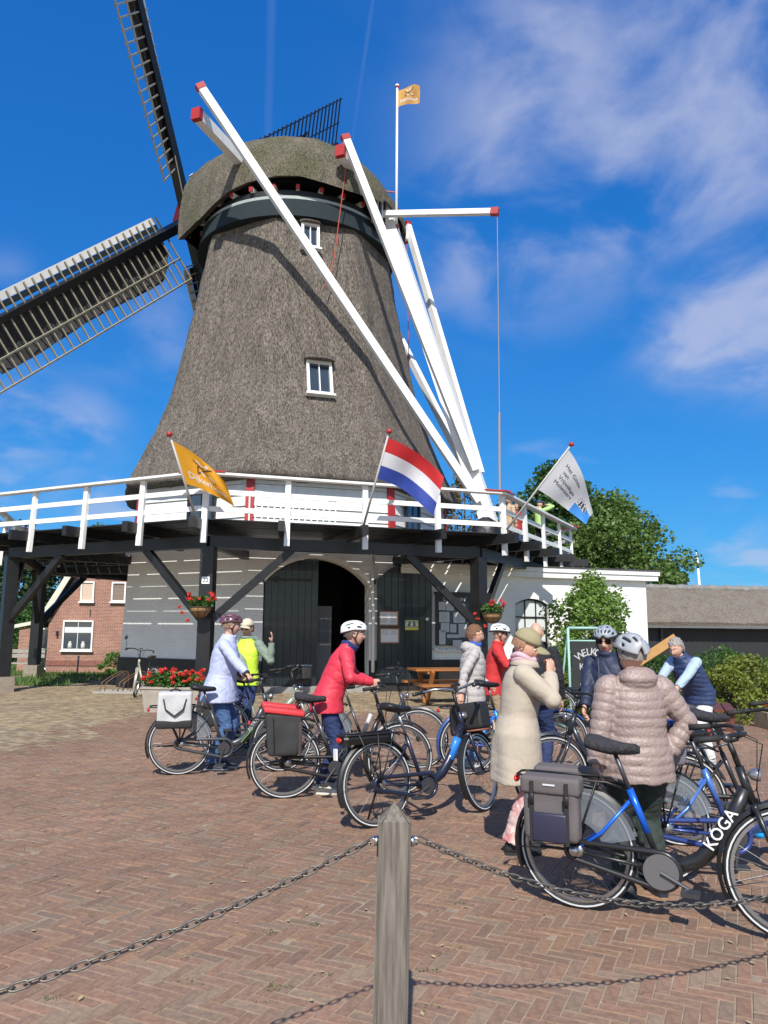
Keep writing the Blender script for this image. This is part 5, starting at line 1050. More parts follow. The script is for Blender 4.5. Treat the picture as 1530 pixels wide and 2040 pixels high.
def bicycle(name, label, rear, head, lean=0.0, steer=0.0, col=(0.05, 0.055, 0.06), accent=None, fur=False, dtube='slim', rack_batt=False, chaincase='full', guard=False, bar_wide=0.31,
            stem_m=None, fork_m=None, saddle=True, scale=1.0, group='bicycles of the touring group', kick=False, crank=0.6, sh=0.0, bar_up=0.0, drop=0.0, step='low', lightcol=None, ring=0.068):
    M = Matrix.Translation((rear[0], rear[1], 0)) @ Matrix.Rotation(rad(head), 4, 'Z') @ Matrix.Rotation(rad(lean), 4, 'X') @ Matrix.Scale(scale, 4)
    th = thing(name, label, 'bicycle', group=group, M=M); fm = mat('frame_%02x%02x%02x' % tuple(int(c*255) for c in col), col, 0.32, coat=0.35, metal=0.25); am = accent and mat('accent_%02x%02x%02x' % tuple(int(c*255) for c in accent), accent, 0.3, coat=0.4, metal=0.3)
    HR, HF = (0.0, 0.345), (1.13, 0.345); BBp = V((0.475, 0, 0.29)); ST = V((0.315, 0, 0.70)); HT, HBm = V((0.905, 0, 0.86)), V((0.955, 0, 0.70))
    I4 = Matrix.Identity(4); wheel_parts(th, 'rear_wheel', HR, I4)
    axd = (HT-HBm).normalized(); SM = Matrix.Translation(HBm) @ Matrix.Rotation(rad(steer), 4, axd) @ Matrix.Translation(-HBm)
    wheel_parts(th, 'front_wheel', HF, SM)
    B = lambda mb, nm, m, par=th, sm=True, **k: mb.build(nm, m, par, sm, world=False, **k)
    def S(mb): mb.v = [SM @ q for q in mb.v]; return mb
    # frame
    f = MB(); thick = 0.042 if dtube == 'fat' else 0.027
    f.tube([BBp, BBp.lerp(ST, 0.5), ST], 0.018, 12)
    d0 = V((0.50, 0, 0.315))
    dts = [d0, V((0.60, 0, 0.325)), V((0.68, 0, 0.365)), V((0.76, 0, 0.455)), V((0.85, 0, 0.60)), V((0.925, 0, 0.765))] if step == 'low' else [d0, V((0.62, 0, 0.40)), V((0.72, 0, 0.51)), V((0.82, 0, 0.63)), V((0.935, 0, 0.76))]
    f.tube(dts, [thick*0.9, thick, thick, thick, thick, thick*0.85], 12, up=(0, 1, 0), flat=0.8) if step == 'low' else f.tube(dts, thick, 12)
    f.tube([HBm-axd*0.01, HT+axd*0.02], 0.024, 12)
    f.tube([BBp+V((0, -0.05, 0)), BBp+V((0, 0.05, 0))], 0.045, 14)
    for s in (-1, 1): f.tube([V((0, s*0.065, 0.345)), V((0.2, s*0.055, 0.32)), BBp+V((-0.02, s*0.035, 0))], 0.011, 8)
    fr = B(f, 'frame', fm)
    f = MB()
    for s in (-1, 1): f.tube([V((0, s*0.065, 0.345)), V((0.16, s*0.05, 0.46)), ST+V((-0.0, s*0.018, -0.06))], 0.010, 8)
    B(f, 'seat_stay', am or fm, fr)
    if am:
        f = MB(); f.tube([BBp.lerp(ST, 0.45), ST+V((0, 0, 0.005))], 0.0205, 12); B(f, 'seat_tube_sleeve', am, fr)
    f = MB(); f.tube([ST, ST+V((-0.075, 0, 0.20+sh))], 0.0135, 10); B(f, 'seatpost', DSTEEL if not lightcol else STEEL)
    if saddle:
        sc = ST+V((-0.095, 0, 0.235+sh)); rg = []
        for x, w_, z, h in ((-0.135, 0.055, 0.025, 0.03), (-0.125, 0.085, 0.03, 0.05), (-0.07, 0.098, 0.022, 0.06), (0.0, 0.075, 0.005, 0.055), (0.07, 0.042, 0.0, 0.045), (0.13, 0.024, 0.0, 0.038), (0.15, 0.012, -0.006, 0.02)):
            k = 1.18 if fur else 1; rg.append([sc+V((x*(1.08 if fur else 1), w_*k*math.cos(a), z+h*k*(0.55*math.sin(a) if math.sin(a) > 0 else 0.75*math.sin(a))+(0.012*mnoise.noise(V((x*30, a*3, 0))) if fur else 0))) for a in [2*math.pi*i/16 for i in range(16)]])
        m = MB(); m.loft(rg); B(m, 'saddle', FUR if fur else SADDLE)
    # fork, stem, bars (turned by the steering angle)
    f = MB()
    for s in (-1, 1): f.tube([HBm-axd*0.03+V((0, s*0.045, 0)), V((1.02, s*0.05, 0.52)), V((1.085, s*0.052, 0.40)), V((1.13, s*0.052, 0.345))], [0.016, 0.014, 0.011, 0.009], 8)
    f.tube([HBm-axd*0.03+V((0, -0.05, 0)), HBm-axd*0.03+V((0, 0.05, 0))], 0.02, 10); B(S(f), 'fork', fork_m or fm)
    top = HT+axd*0.16+V((-0.005, 0, bar_up)); f = MB(); f.tube([HT, HT+axd*0.10, top], 0.0155, 10); f.tube([top, top+V((0.05, 0, 0.02))], 0.018, 10); B(S(f), 'stem', stem_m or BLACKP)
    bc = top+V((0.055, 0, 0.025)); f = MB(); w_ = bar_wide
    pts = [bc+V((-0.24, -w_, 0.005-drop)), bc+V((-0.12, -w_*0.95, 0.02)), bc+V((-0.03, -w_*0.72, 0.035)), bc+V((0.02, -w_*0.4, 0.03)), bc, bc+V((0.02, w_*0.4, 0.03)), bc+V((-0.03, w_*0.72, 0.035)), bc+V((-0.12, w_*0.95, 0.02)), bc+V((-0.24, w_, 0.005-drop))]
    f.tube(pts, 0.0115, 8); hbar = B(S(f), 'handlebar', lightcol or BLACKP)
    for s in (0, 1):
        a_, b_ = (pts[0], pts[1]) if s == 0 else (pts[8], pts[7]); f = MB(); f.tube([a_, a_.lerp(b_, 0.5), a_.lerp(b_, 1.0)], [0.019, 0.0165, 0.017], 10); B(S(f), 'grip', RUBBER, hbar)
        f = MB(); f.tube([b_+V((0.02, 0, 0)), b_+V((0.035, 0, -0.025)), a_.lerp(b_, 0.2)+V((0.06, 0, -0.035))], 0.006, 6); f.ell(b_+V((0.03, 0, 0.0)), (0.022, 0.02, 0.02), nu=8, nv=6); B(S(f), 'brake_lever', DSTEEL, hbar)
    f = MB(); f.box(bc+V((0.0, 0, 0.045)), (0.05, 0.075, 0.022)); B(S(f), 'display', BLACKP, hbar, False)
    f = MB(); f.tube([bc+V((0.0, 0.1, 0.02)), bc+V((0.10, 0.07, -0.02)), HT+V((0.08, 0.02, -0.1)), HBm+V((0.06, 0.04, -0.12))], 0.0035, 5); f.tube([bc+V((0.0, -0.1, 0.02)), bc+V((0.11, -0.06, -0.03)), HT+V((0.07, -0.02, -0.1)), HT+V((-0.06, -0.01, -0.14))], 0.0035, 5); B(S(f), 'cable', BLACKP, hbar)
    # mudguards, lamp, rack, chaincase, cranks, stand
    for nm, c, a0, a1, steered in (('rear_mudguard', HR, rad(25), rad(205), False), ('front_mudguard', HF, rad(40), rad(215), True)):
        rg = [[V((c[0]+q*math.cos(a), y, c[1]+q*math.sin(a))) for y, q in ((-0.030, 0.352), (-0.016, 0.372), (0.016, 0.372), (0.030, 0.352), (0.014, 0.366), (-0.014, 0.366))] for a in [lerp(a0, a1, i/20) for i in range(21)]]
        m = MB(); m.loft(rg); 
        if steered: S(m)
        B(m, nm, fm if dtube != 'fat' else BLACKP, angle=50)
        m = MB(); e = V((c[0]+0.36*math.cos(a1-0.35), 0, c[1]+0.36*math.sin(a1-0.35)))
        for s in (-1, 1): m.tube([V((c[0], s*0.058, c[1])), e+V((0, s*0.03, 0))], 0.0025, 4)
        if steered: S(m)
        B(m, 'mudguard_stay', DSTEEL)
    f = MB(); lp = HT+V((0.085, 0, -0.02)); f.lathe([(0.008, -0.05), (0.03, -0.03), (0.036, 0.0), (0.034, 0.015)], 14, Matrix.Translation(lp) @ Matrix.Rotation(rad(95), 4, 'Y')); B(S(f), 'headlamp', mat('lamp_silver', (0.4, 0.4, 0.42), 0.25, metal=0.8))
    rz = 0.745; f = MB()
    for s in (-1, 1):
        f.tube([V((0.28, s*0.045, rz-0.03)), V((0.20, s*0.07, rz)), V((-0.30, s*0.07, rz)), V((-0.335, s*0.05, rz)), V((-0.335, 0, rz))], 0.0075, 7)
        f.tube([V((0.0, s*0.075, 0.35)), V((-0.02, s*0.075, rz))], 0.0065, 6); f.tube([V((0.0, s*0.075, 0.35)), V((-0.20, s*0.072, rz))], 0.0065, 6); f.tube([V((0.0, s*0.075, 0.35)), V((0.14, s*0.072, rz))], 0.006, 6)
    for x in (-0.25, -0.12, 0.02, 0.15): f.tube([V((x, -0.07, rz)), V((x, 0.07, rz))], 0.005, 6)
    f.tube([V((-0.27, 0, rz+0.012)), V((0.15, 0.0, rz+0.018))], 0.006, 6); B(f, 'rear_rack', BLACKP)
    if rack_batt: m = MB(); m.loft([[V((x, y*k, z)) for y, z in ((-0.06, rz-0.075), (0.06, rz-0.075), (0.075, rz-0.03), (0.06, rz-0.005), (-0.06, rz-0.005), (-0.075, rz-0.03))] for x, k in ((-0.33, 0.7), (-0.30, 1), (0.08, 1), (0.12, 0.8))]); B(m, 'battery', BLACKP, sm=False)
    m = MB(); m.ell(V((-0.352, 0, rz-0.035)), (0.016, 0.045, 0.022), nu=12, nv=8); B(m, 'rear_lamp', REDL)
    m = MB(); y0 = -0.055
    if chaincase == 'full':
        out = arc((0.475, 0.29), 0.098, rad(95), rad(-98), 14, y0)+arc((0.0, 0.345), 0.050, rad(265), rad(97), 10, y0); m.tube(out, 0.017, 8, closed=True, up=(0, 1, 0), flat=1.15); B(m, 'chaincase', BLACKP if dtube != 'fat' else fm)
    m = MB(); m.tube([V((0.475, y0-0.022, 0.29)), V((0.475, y0-0.016, 0.29))], ring, 26); B(m, 'chainring_cover', mat('ring_grey', (0.16, 0.16, 0.17), 0.4, metal=0.3) if ring > 0.08 else DSTEEL, angle=40)
    ca_, sa_ = math.cos(crank*math.pi), math.sin(crank*math.pi)
    for s in (-1, 1):
        e = V((0.475+s*0.17*ca_, s*-0.0+(-0.085 if s < 0 else 0.085), 0.29+s*0.17*sa_)); m = MB(); m.tube([V((0.475, -0.08 if s < 0 else 0.08, 0.29)), e], [0.013, 0.010], 8); m.box(e+V((0, -0.05 if s < 0 else 0.05, 0)), (0.095, 0.075, 0.022)); B(m, 'crank', DSTEEL, sm=False)
    if kick: m = MB(); m.tube([V((0.05, 0.07, 0.30)), V((0.02, 0.19, 0.02)), V((0.06, 0.20, 0.012))], 0.010, 8); B(m, 'kickstand', BLACKP)
    else: m = MB(); m.tube([V((0.05, 0.075, 0.30)), V((-0.24, 0.085, 0.30))], 0.009, 8); B(m, 'kickstand', BLACKP)
    if guard:
        for s in (-1, 1):
            rg = [[V((q*math.cos(a), s*0.036, 0.345+q*math.sin(a))) for q in (0.16, 0.355)] for a in [lerp(rad(15), rad(88), i/8) for i in range(9)]]; m = MB(); m.loft(rg, cap=False, closed=False); B(m, 'coat_guard', GUARD)
    m = MB(); m.ell(V((0.02, -0.07, 0.345)), (0.035, 0.012, 0.035), nu=12, nv=6); B(m, 'dropout', STEEL)
    grips = [M @ (SM @ (pts[0].lerp(pts[1], 0.5))), M @ (SM @ (pts[8].lerp(pts[7], 0.5)))]     # right, left
    return th, B, S, grips
def rbox(c, d, bev=0.02, seg=2):
    bm = bmesh.new(); bmesh.ops.create_cube(bm, size=1.0); bmesh.ops.scale(bm, vec=V(d), verts=bm.verts); bmesh.ops.bevel(bm, geom=bm.edges[:], offset=bev, segments=seg, profile=0.6, affect='EDGES')
    mb = MB(); bm.verts.ensure_lookup_table(); mb.add([v.co+V(c) for v in bm.verts], [tuple(v.index for v in f.verts) for f in bm.faces]); bm.free(); return mb
def pannier(B, side, m_body, m_top=None, m_low=None, size=(0.34, 0.13, 0.36), z=0.54, x=-0.10, m_strap=None, name='pannier', taper=0.9, open_top=None):
    y = side*(0.085+size[1]/2); mb = rbox((0, 0, 0), size, 0.03, 3)
    for q in mb.v: k = lerp(taper, 1.0, q.z/size[2]+0.5); q.x *= k; q.y = q.y*k
    ph = RND.uniform(0, 50); me = remesh(mb, 0.016, 4); mb = MB(); mb.add([q.co for q in me.vertices], [tuple(p.vertices) for p in me.polygons])
    for q in mb.v: n_ = mnoise.noise(V((q.x*7+ph, q.y*9, q.z*7))); q.y += side*0.012*n_; q.x *= 1+0.03*mnoise.noise(V((ph, q.z*9, q.y*9))); q.z += 0.008*mnoise.noise(V((q.x*9, ph, 3)))
    mb.v = [q+V((x, y, z)) for q in mb.v]; o = B(mb, name, m_body)
    if m_low: lb = rbox((x, y, z-size[2]*0.40), (size[0]*taper+0.012, size[1]*taper+0.012, size[2]*0.24), 0.03, 3); B(lb, 'base_panel', m_low, o)
    if m_top: lb = rbox((x, y, z+size[2]*0.47), (size[0]+0.02, size[1]+0.02, size[2]*0.12), 0.02, 3); B(lb, 'lid', m_top, o)
    return o, y
def tube_text(th, M, s, size, p0, p1, yoff, m):     # lettering on the side of the down tube; right side of the bicycle
    b = MB(); p0, p1 = V(p0), V(p1); d = (p1-p0).normalized(); u = V((0, -1, 0)).cross(d); u = -u if u.z < 0 else u
    text_on(b, s, size, frame((p0+p1)/2+V((0, yoff, 0)), d, u), 0, 0.012); return b
BKS = {}
DG = (0.055, 0.062, 0.070)
# 1: grey bicycle with the light grey bag
t, B, S, g1 = bicycle('bicycle', 'dark grey step-through bicycle with light grey bag held by the lilac jacket rider', (-2.24, 8.83), 14, lean=3, steer=6, col=DG, guard=True, dtube='fat', crank=0.42)
LG = mat('light_grey_fabric', (0.50, 0.50, 0.51), 0.85, var=0.08, vscale=20, bump=0.2); DKF = mat('dark_fabric', (0.022, 0.021, 0.022), 0.8, bump=0.3)
o, y = pannier(B, -1, LG, None, DKF, size=(0.36, 0.17, 0.38), z=0.74, x=-0.07, taper=1.04)
m = MB(); m.tube([V((-0.19, y-0.088, 0.86)), V((-0.165, y-0.096, 0.75)), V((-0.07, y-0.10, 0.68)), V((0.02, y-0.096, 0.75)), V((0.05, y-0.088, 0.86))], 0.020, 6, flat=0.4); B(m, 'handle_strap', DKF, o)
m = MB(); m.tube([V((-0.13, y, 0.935)), V((-0.07, y, 0.955)), V((-0.01, y, 0.935))], 0.010, 6); B(m, 'top_handle', DKF, o)
B(tube_text(t, None, 'ALTRA', 0.055, (0.70, 0, 0.40), (0.88, 0, 0.67), -0.0435, None), 'lettering', mat('frame_lettering', (0.45, 0.47, 0.48), 0.5), sm=False)
m = MB(); m.beam(V((0.665, -0.042, 0.345)), V((0.79, -0.042, 0.49)), 0.004, 0.010, up=(0, 1, 0)); B(m, 'green_pinstripe', mat('pinstripe_green', (0.25, 0.55, 0.12), 0.5), sm=False)
# 2: black bicycle with the open red-lined bags
t, B, S, g2 = bicycle('bicycle', 'black bicycle with open red lined pannier under the red jacket rider', (-0.93, 7.68), 12, lean=2, steer=4, col=(0.022, 0.022, 0.024), fur=True, crank=0.3, accent=(0.10, 0.10, 0.11))
CH = mat('charcoal_fabric', (0.035, 0.035, 0.037), 0.85, var=0.1, bump=0.25); BRF = mat('brown_fabric', (0.06, 0.045, 0.045), 0.85, bump=0.25); RDF = mat('red_fabric', (0.62, 0.04, 0.045), 0.6)
for s in (-1, 1):
    o, y = pannier(B, s, CH, None, None, size=(0.36, 0.15, 0.40), z=0.63, x=-0.04, taper=0.78)
    m = rbox((-0.04, y, 0.835), (0.38, 0.165, 0.05), 0.015, 2); m.v = [V((q.x, q.y, q.z-0.12*q.x)) for q in m.v]; B(m, 'red_lining', RDF, o)
    m = MB(); m.beam(V((-0.145, y-0.077, 0.80)), V((-0.125, y-0.066, 0.46)), 0.004, 0.05, up=(0, 1, 0)); B(m, 'dark_stripe', SADDLE, o, False)
    m = rbox((0.115, y-0.004, 0.60), (0.035, 0.14, 0.30), 0.012, 2); B(m, 'side_gusset', BRF, o)
# 3: dark blue bicycle parked by itself
t, B, S, g3 = bicycle('bicycle', 'navy blue bicycle with light blue frame badge parked alone behind the oak post', (-0.03, 6.62), 33, lean=-4, steer=24, col=(0.018, 0.022, 0.045), dtube='fat', rack_batt=True, kick=True, crank=0.15, bar_up=0.03, saddle=True, lightcol=STEEL)
m = MB(); m.tube([V((0.775, 0, 0.475)), V((0.85, 0, 0.60)), V((0.872, 0, 0.65))], 0.0428, 12, up=(0, 1, 0), flat=0.82); B(m, 'blue_badge', mat('badge_blue', (0.03, 0.20, 0.62), 0.35))
m = rbox((1.12, 0, 0.83), (0.20, 0.30, 0.24), 0.03, 3); B(S(m), 'front_bag', mat('black_bag', (0.018, 0.018, 0.019), 0.6, bump=0.3, bscale=15))
m = MB(); text_on(m, 'BAG', 0.10, frame((1.12, -0.1515, 0.85), (1, 0, 0), (0, 0, 1)), 0, 0.01) if False else m.tube([V((1.02, -0.15, 0.70)), V((1.22, -0.15, 0.70)), V((1.22, 0.15, 0.70)), V((1.02, 0.15, 0.70))], 0.008, 6, closed=True); m.tube([V((1.02, 0, 0.70)), V((1.0, 0, 0.56))], 0.008, 6); m.tube([V((1.2, 0, 0.70)), V((1.12, 0, 0.40))], 0.007, 6); B(S(m), 'front_rack', mat('rack_brown', (0.25, 0.09, 0.04), 0.5))
m = MB(); m.box((-0.372, 0.02, 0.60), (0.012, 0.05, 0.09)); B(m, 'white_reflector', WHITE, sm=False)
# 4: grey bicycle behind the red jacket rider
t, B, S, g4 = bicycle('bicycle', 'grey bicycle with silver frame battery behind the red jacket rider', (-0.69, 9.42), -3, lean=2, steer=-8, col=(0.075, 0.075, 0.082), guard=True, crank=0.8, bar_up=0.06, lightcol=None)
m = MB(); m.tube([V((0.47, 0.0, 0.38)), V((0.56, 0.0, 0.62))], 0.045, 12, flat=0.6); B(m, 'frame_battery', mat('battery_silver', (0.52, 0.50, 0.50), 0.35))
B(tube_text(t, None, 'velo', 0.05, (0.60, 0, 0.33), (0.80, 0, 0.50), -0.030, None), 'lettering', MATS['frame_lettering'], sm=False)
m = MB(); m.tube([V((0.80, 0.31, 1.05)), V((0.82, 0.36, 1.10))], 0.006, 6); m.ell(V((0.82, 0.38, 1.16)), (0.012, 0.045, 0.03), nu=14, nv=8); B(S(m), 'mirror', BLACKP)
# 5: pale green bicycle of the guide
t, B, S, g5 = bicycle('bicycle', 'pale green bicycle with black handlebar bag behind the lilac jacket rider', (-2.03, 10.15), 12, lean=-2, steer=18, col=(0.30, 0.33, 0.26), dtube='fat', step='high', crank=0.3, bar_up=0.04)
o, y = pannier(B, -1, DKF, None, None, size=(0.34, 0.16, 0.40), z=0.58); o, y = pannier(B, 1, DKF, None, None, size=(0.34, 0.16, 0.40), z=0.58)
m = rbox((1.03, 0, 1.02), (0.14, 0.24, 0.17), 0.03, 3); B(S(m), 'handlebar_bag', DKF); m = rbox((1.03, 0, 1.115), (0.15, 0.25, 0.03), 0.012, 2); B(S(m), 'bag_lid', mat('map_cover', (0.05, 0.06, 0.08), 0.15))
m = MB(); m.beam(V((0.60, -0.042, 0.40)), V((0.80, -0.042, 0.63)), 0.008, 0.035, up=(0, 1, 0)); B(m, 'battery_strip', mat('strip_navy', (0.02, 0.035, 0.12), 0.3), sm=False)
# 6: blue bicycle behind the beige coat
t, B, S, g6 = bicycle('bicycle', 'bright blue bicycle with black saddle between the grey coat and the beige coat', (0.97, 9.0), 12, lean=2, steer=0, col=(0.035, 0.09, 0.30), accent=(0.02, 0.20, 0.75), crank=0.1, sh=0.06, dtube='slim')
m = MB(); m.tube([V((0.60, 0, 0.36)), V((0.80, 0, 0.70))], 0.05, 12, flat=0.5); B(m, 'frame_battery', mat('battery_blue_grey', (0.28, 0.35, 0.48), 0.35)); pannier(B, -1, DKF, size=(0.32, 0.12, 0.30), z=0.60)
# 7: black bicycle with blue seat stays in the foreground
t, B, S, g7 = bicycle('bicycle', 'black bicycle with bright blue seat stays and white lettering in the right foreground', (1.16, 4.80), -26, lean=2, steer=8, col=(0.020, 0.021, 0.024), accent=(0.01, 0.13, 0.72), dtube='fat', fur=True, guard=True, ring=0.095, crank=0.86, bar_up=0.0)
GP = mat('taupe_fabric', (0.12, 0.105, 0.108), 0.8, var=0.1, bump=0.25, bscale=80)
for s in (-1, 1):
    o, y = pannier(B, s, GP, None, None, size=(0.33, 0.13, 0.34), z=0.585, x=-0.10, taper=0.97); yo = y+s*0.066
    m = rbox((-0.10, y, 0.725), (0.345, 0.145, 0.10), 0.025, 3); B(m, 'flap', GP, o)
    m = rbox((-0.10, yo+s*0.012, 0.50), (0.20, 0.03, 0.16), 0.012, 2); B(m, 'front_pocket', mat('pocket_navy', (0.03, 0.03, 0.06), 0.4), o)
    for x in (-0.20, -0.0):
        m = MB(); m.box((x, yo+s*0.014, 0.58), (0.022, 0.012, 0.34)); B(m, 'strap', DKF, o, False); m = rbox((x, yo+s*0.026, 0.655), (0.032, 0.014, 0.06), 0.005, 1); B(m, 'buckle', BLACKP, o)
    m = MB(); m.box((-0.10, yo+s*0.0125, 0.735), (0.07, 0.002, 0.010)); B(m, 'badge', REFL, o, False)
b = tube_text(t, None, 'KOGA', 0.088, (0.70, 0, 0.405), (0.885, 0, 0.685), -0.0435, None); B(b, 'lettering', mat('lettering_white', (0.78, 0.78, 0.78), 0.4), sm=False)
m = MB(); m.ell(V((0.0, -0.085, 0.345)), (0.03, 0.02, 0.03), nu=12, nv=8); B(m, 'axle_nut', STEEL)
m = MB(); m.tube([V((1.0, -0.0, 0.555)), V((1.01, 0.0, 0.535))], 0.052, 14); B(S(m), 'blue_ring', mat('ring_blue', (0.02, 0.35, 0.8), 0.3))
# 8: blue bicycle behind it
t, B, S, g8 = bicycle('bicycle', 'blue bicycle standing directly behind the foreground bicycle with white lettering', (1.83, 5.28), 4, lean=-2, steer=0, col=(0.035, 0.06, 0.22), accent=(0.08, 0.20, 0.58), dtube='fat', guard=True, crank=0.45)
pannier(B, -1, mat('grey_reflect_bag', (0.16, 0.15, 0.17), 0.5, bump=0.4, bscale=12), size=(0.24, 0.09, 0.12), z=0.80, x=0.02)
b = tube_text(t, None, 'GAZELLE', 0.052, (0.72, 0, 0.425), (0.88, 0, 0.67), -0.0435, None); B(b, 'lettering', MATS['frame_lettering'], sm=False)
m = rbox((0.17, 0, 1.0), (0.19, 0.15, 0.04), 0.015, 2); B(m, 'saddle_cover', mat('cover_blue', (0.01, 0.07, 0.40), 0.4))
# 9: bicycle at the right edge with furry saddle and handlebar bag
t, B, S, g9 = bicycle('bicycle', 'black bicycle with furry saddle and handlebar bag at the right picture edge', (2.28, 6.15), -8, lean=3, steer=10, col=(0.03, 0.03, 0.034), fur=True, crank=0.7, sh=0.03)
m = rbox((1.03, 0, 0.98), (0.18, 0.28, 0.20), 0.03, 3); B(S(m), 'handlebar_bag', DKF); m = MB(); m.box((0.93, -0.05, 1.10), (0.03, 0.03, 0.02)); B(S(m), 'yellow_bell', mat('bell_yellow', (0.55, 0.65, 0.03), 0.4), sm=False)
# 10: rider's bicycle behind the beige coat, pointing right
t, B, S, g10 = bicycle('bicycle', 'grey bicycle whose front wheel shows right of the beige coat near the chalkboard', (1.60, 12.4), 3, lean=2, steer=0, col=(0.16, 0.16, 0.17), crank=0.3)
# 11: bicycle of the man in navy
t, B, S, g11 = bicycle('bicycle', 'dark bicycle whose front wheel shows between the beige coat and the brown jacket', (2.62, 7.25), 187, lean=-2, steer=0, col=(0.03, 0.035, 0.05), crank=0.3)
# 12: cream bicycle parked at the rack
t, B, S, g12 = bicycle('bicycle', 'cream coloured bicycle with mirror parked at the mill plinth behind the geraniums', (-5.05, 17.5), 128, lean=-3, steer=-30, col=(0.40, 0.39, 0.30), dtube='slim', kick=True, crank=0.3, group='bicycles of the touring group', bar_up=0.04)
m = MB(); bc_ = V((0.80, 0.31, 1.05)); m.tube([bc_, bc_+V((0.02, 0.02, 0.16)), bc_+V((0.02, 0.04, 0.22))], 0.006, 6); m.ell(bc_+V((0.02, 0.05, 0.30)), (0.012, 0.035, 0.06), nu=14, nv=8); B(S(m), 'mirror', BLACKP)
# ------------------------------------------------------------------ people
def mesh_obj(me, name, mats, parent, smooth=True):
    me.name = name; me.materials.clear()
    for m in (mats if isinstance(mats, (list, tuple)) else [mats]): me.materials.append(m)
    if smooth: me.polygons.foreach_set('use_smooth', [True]*len(me.polygons))
    o = bpy.data.objects.new(name, me); COL.objects.link(o); o.parent = parent; return o
def displace(me, fn):
    me.update(); nr = [v.normal.copy() for v in me.vertices]
    for v, n in zip(me.vertices, nr): v.co = v.co+n*fn(v.co)
def ik(a, c, l1, l2, pole):
    d = c-a; L = min(d.length, (l1+l2)*0.999); dn = d.normalized(); x = (l1*l1-l2*l2+L*L)/(2*L); h = math.sqrt(max(0, l1*l1-x*x))
    p = V(pole); p = (p-dn*p.dot(dn)); p = p.normalized() if p.length > 1e-5 else V((0, 0, -1)); return a+dn*x+p*h, a+dn*L
def head_mesh(mb, M, male=False, nu=44, nv=34, old=True):
    vs_, lips = [], []
    def surf(d):
        x, y, z = d; rx, ry, rz = 0.097, 0.075, 0.117
        if z < 0: ry *= 1-0.26*(-z)**1.4; rx *= 1-0.10*(-z)**2 if x > 0 else 1-0.42*(-z)**1.2
        p = V((x*rx, y*ry, z*rz)); 
        if x > 0:
            f = max(0, x)**0.5; Y, Z = p.y, p.z
            p.x += f*(0.006*math.exp(-((Z-0.030)/0.014)**2)*math.exp(-(Y/0.05)**2))                       # brow
            p.x -= f*0.013*math.exp(-((Z-0.008)/0.013)**2)*(math.exp(-((Y-0.032)/0.016)**2)+math.exp(-((Y+0.032)/0.016)**2))   # eye sockets
            nz_ = max(0, min(1, (0.022-Z)/0.058)); end = 1 if Z > -0.036 else math.exp(-((Z+0.036)/0.007)**2)
            p.x += f*(0.004+0.026*nz_**1.3)*end*math.exp(-(Y/(0.0085+0.007*nz_))**2)*(1 if Z < 0.03 else math.exp(-((Z-0.03)/0.012)**2))      # nose
            p.x += f*0.007*math.exp(-((Z+0.020)/0.022)**2)*(math.exp(-((Y-0.042)/0.018)**2)+math.exp(-((Y+0.042)/0.018)**2))  # cheeks
            p.x += f*(0.008*math.exp(-((Z+0.055)/0.007)**2)+0.008*math.exp(-((Z+0.070)/0.007)**2)-0.003*math.exp(-((Z+0.0625)/0.003)**2))*math.exp(-(Y/0.024)**2)
            p.x += f*0.012*math.exp(-((Z+0.098)/0.015)**2)*math.exp(-(Y/0.028)**2)                          # chin
        return p
    st = len(mb.v); fs = []; mi = []
    dirs = [V((0, 0, 1))]
    for i in range(1, nv):
        t = math.pi*i/nv
        for j in range(nu): a = 2*math.pi*j/nu; dirs.append(V((math.sin(t)*math.cos(a), math.sin(t)*math.sin(a), math.cos(t))))
    dirs.append(V((0, 0, -1))); P = [surf(d) for d in dirs]
    faces = [(0, 1+j, 1+(j+1) % nu) for j in range(nu)]
    for i in range(nv-2):
        for j in range(nu): a = 1+i*nu+j; b = 1+i*nu+(j+1) % nu; faces.append((a, a+nu, b+nu, b))
    e = len(P)-1; o = 1+(nv-2)*nu; faces += [(o+j, e, o+(j+1) % nu) for j in range(nu)]
    for f in faces:
        c = sum((P[i] for i in f), V((0, 0, 0)))/len(f); lip = c.x > 0.06 and -0.074 < c.z < -0.051 and abs(c.y) < 0.023
        brow = c.x > 0.05 and 0.022 < c.z < 0.031 and 0.014 < abs(c.y) < 0.05
        mb.f.append(tuple(i+st for i in f)); mb.m.append(1 if lip else 2 if brow else 0)
    mb.v.extend(M @ p for p in P)
    for s in (-1, 1):                                                                                        # ears, eyes
        em = M @ Matrix.Translation((-0.008, s*0.0745, -0.004)) @ Matrix.Rotation(s*0.35, 4, 'Z'); mb.ell((0, 0, 0), (0.019, 0.009, 0.031), nu=12, nv=8); k = len(mb.v)-(1+7*12+1); mb.v[k:] = [em @ q for q in mb.v[k:]]
        em = M @ Matrix.Translation((0.0775, s*0.031, 0.007)); mb.ell((0, 0, 0), (0.0105, 0.0125, 0.0085), nu=10, nv=8, mi=3); k = len(mb.v)-(1+7*10+1); mb.v[k:] = [em @ q for q in mb.v[k:]]
        em = M @ Matrix.Translation((0.0850, s*0.031, 0.0065)); mb.ell((0, 0, 0), (0.0045, 0.0058, 0.0060), nu=8, nv=6, mi=4); k = len(mb.v)-(1+5*8+1); mb.v[k:] = [em @ q for q in mb.v[k:]]
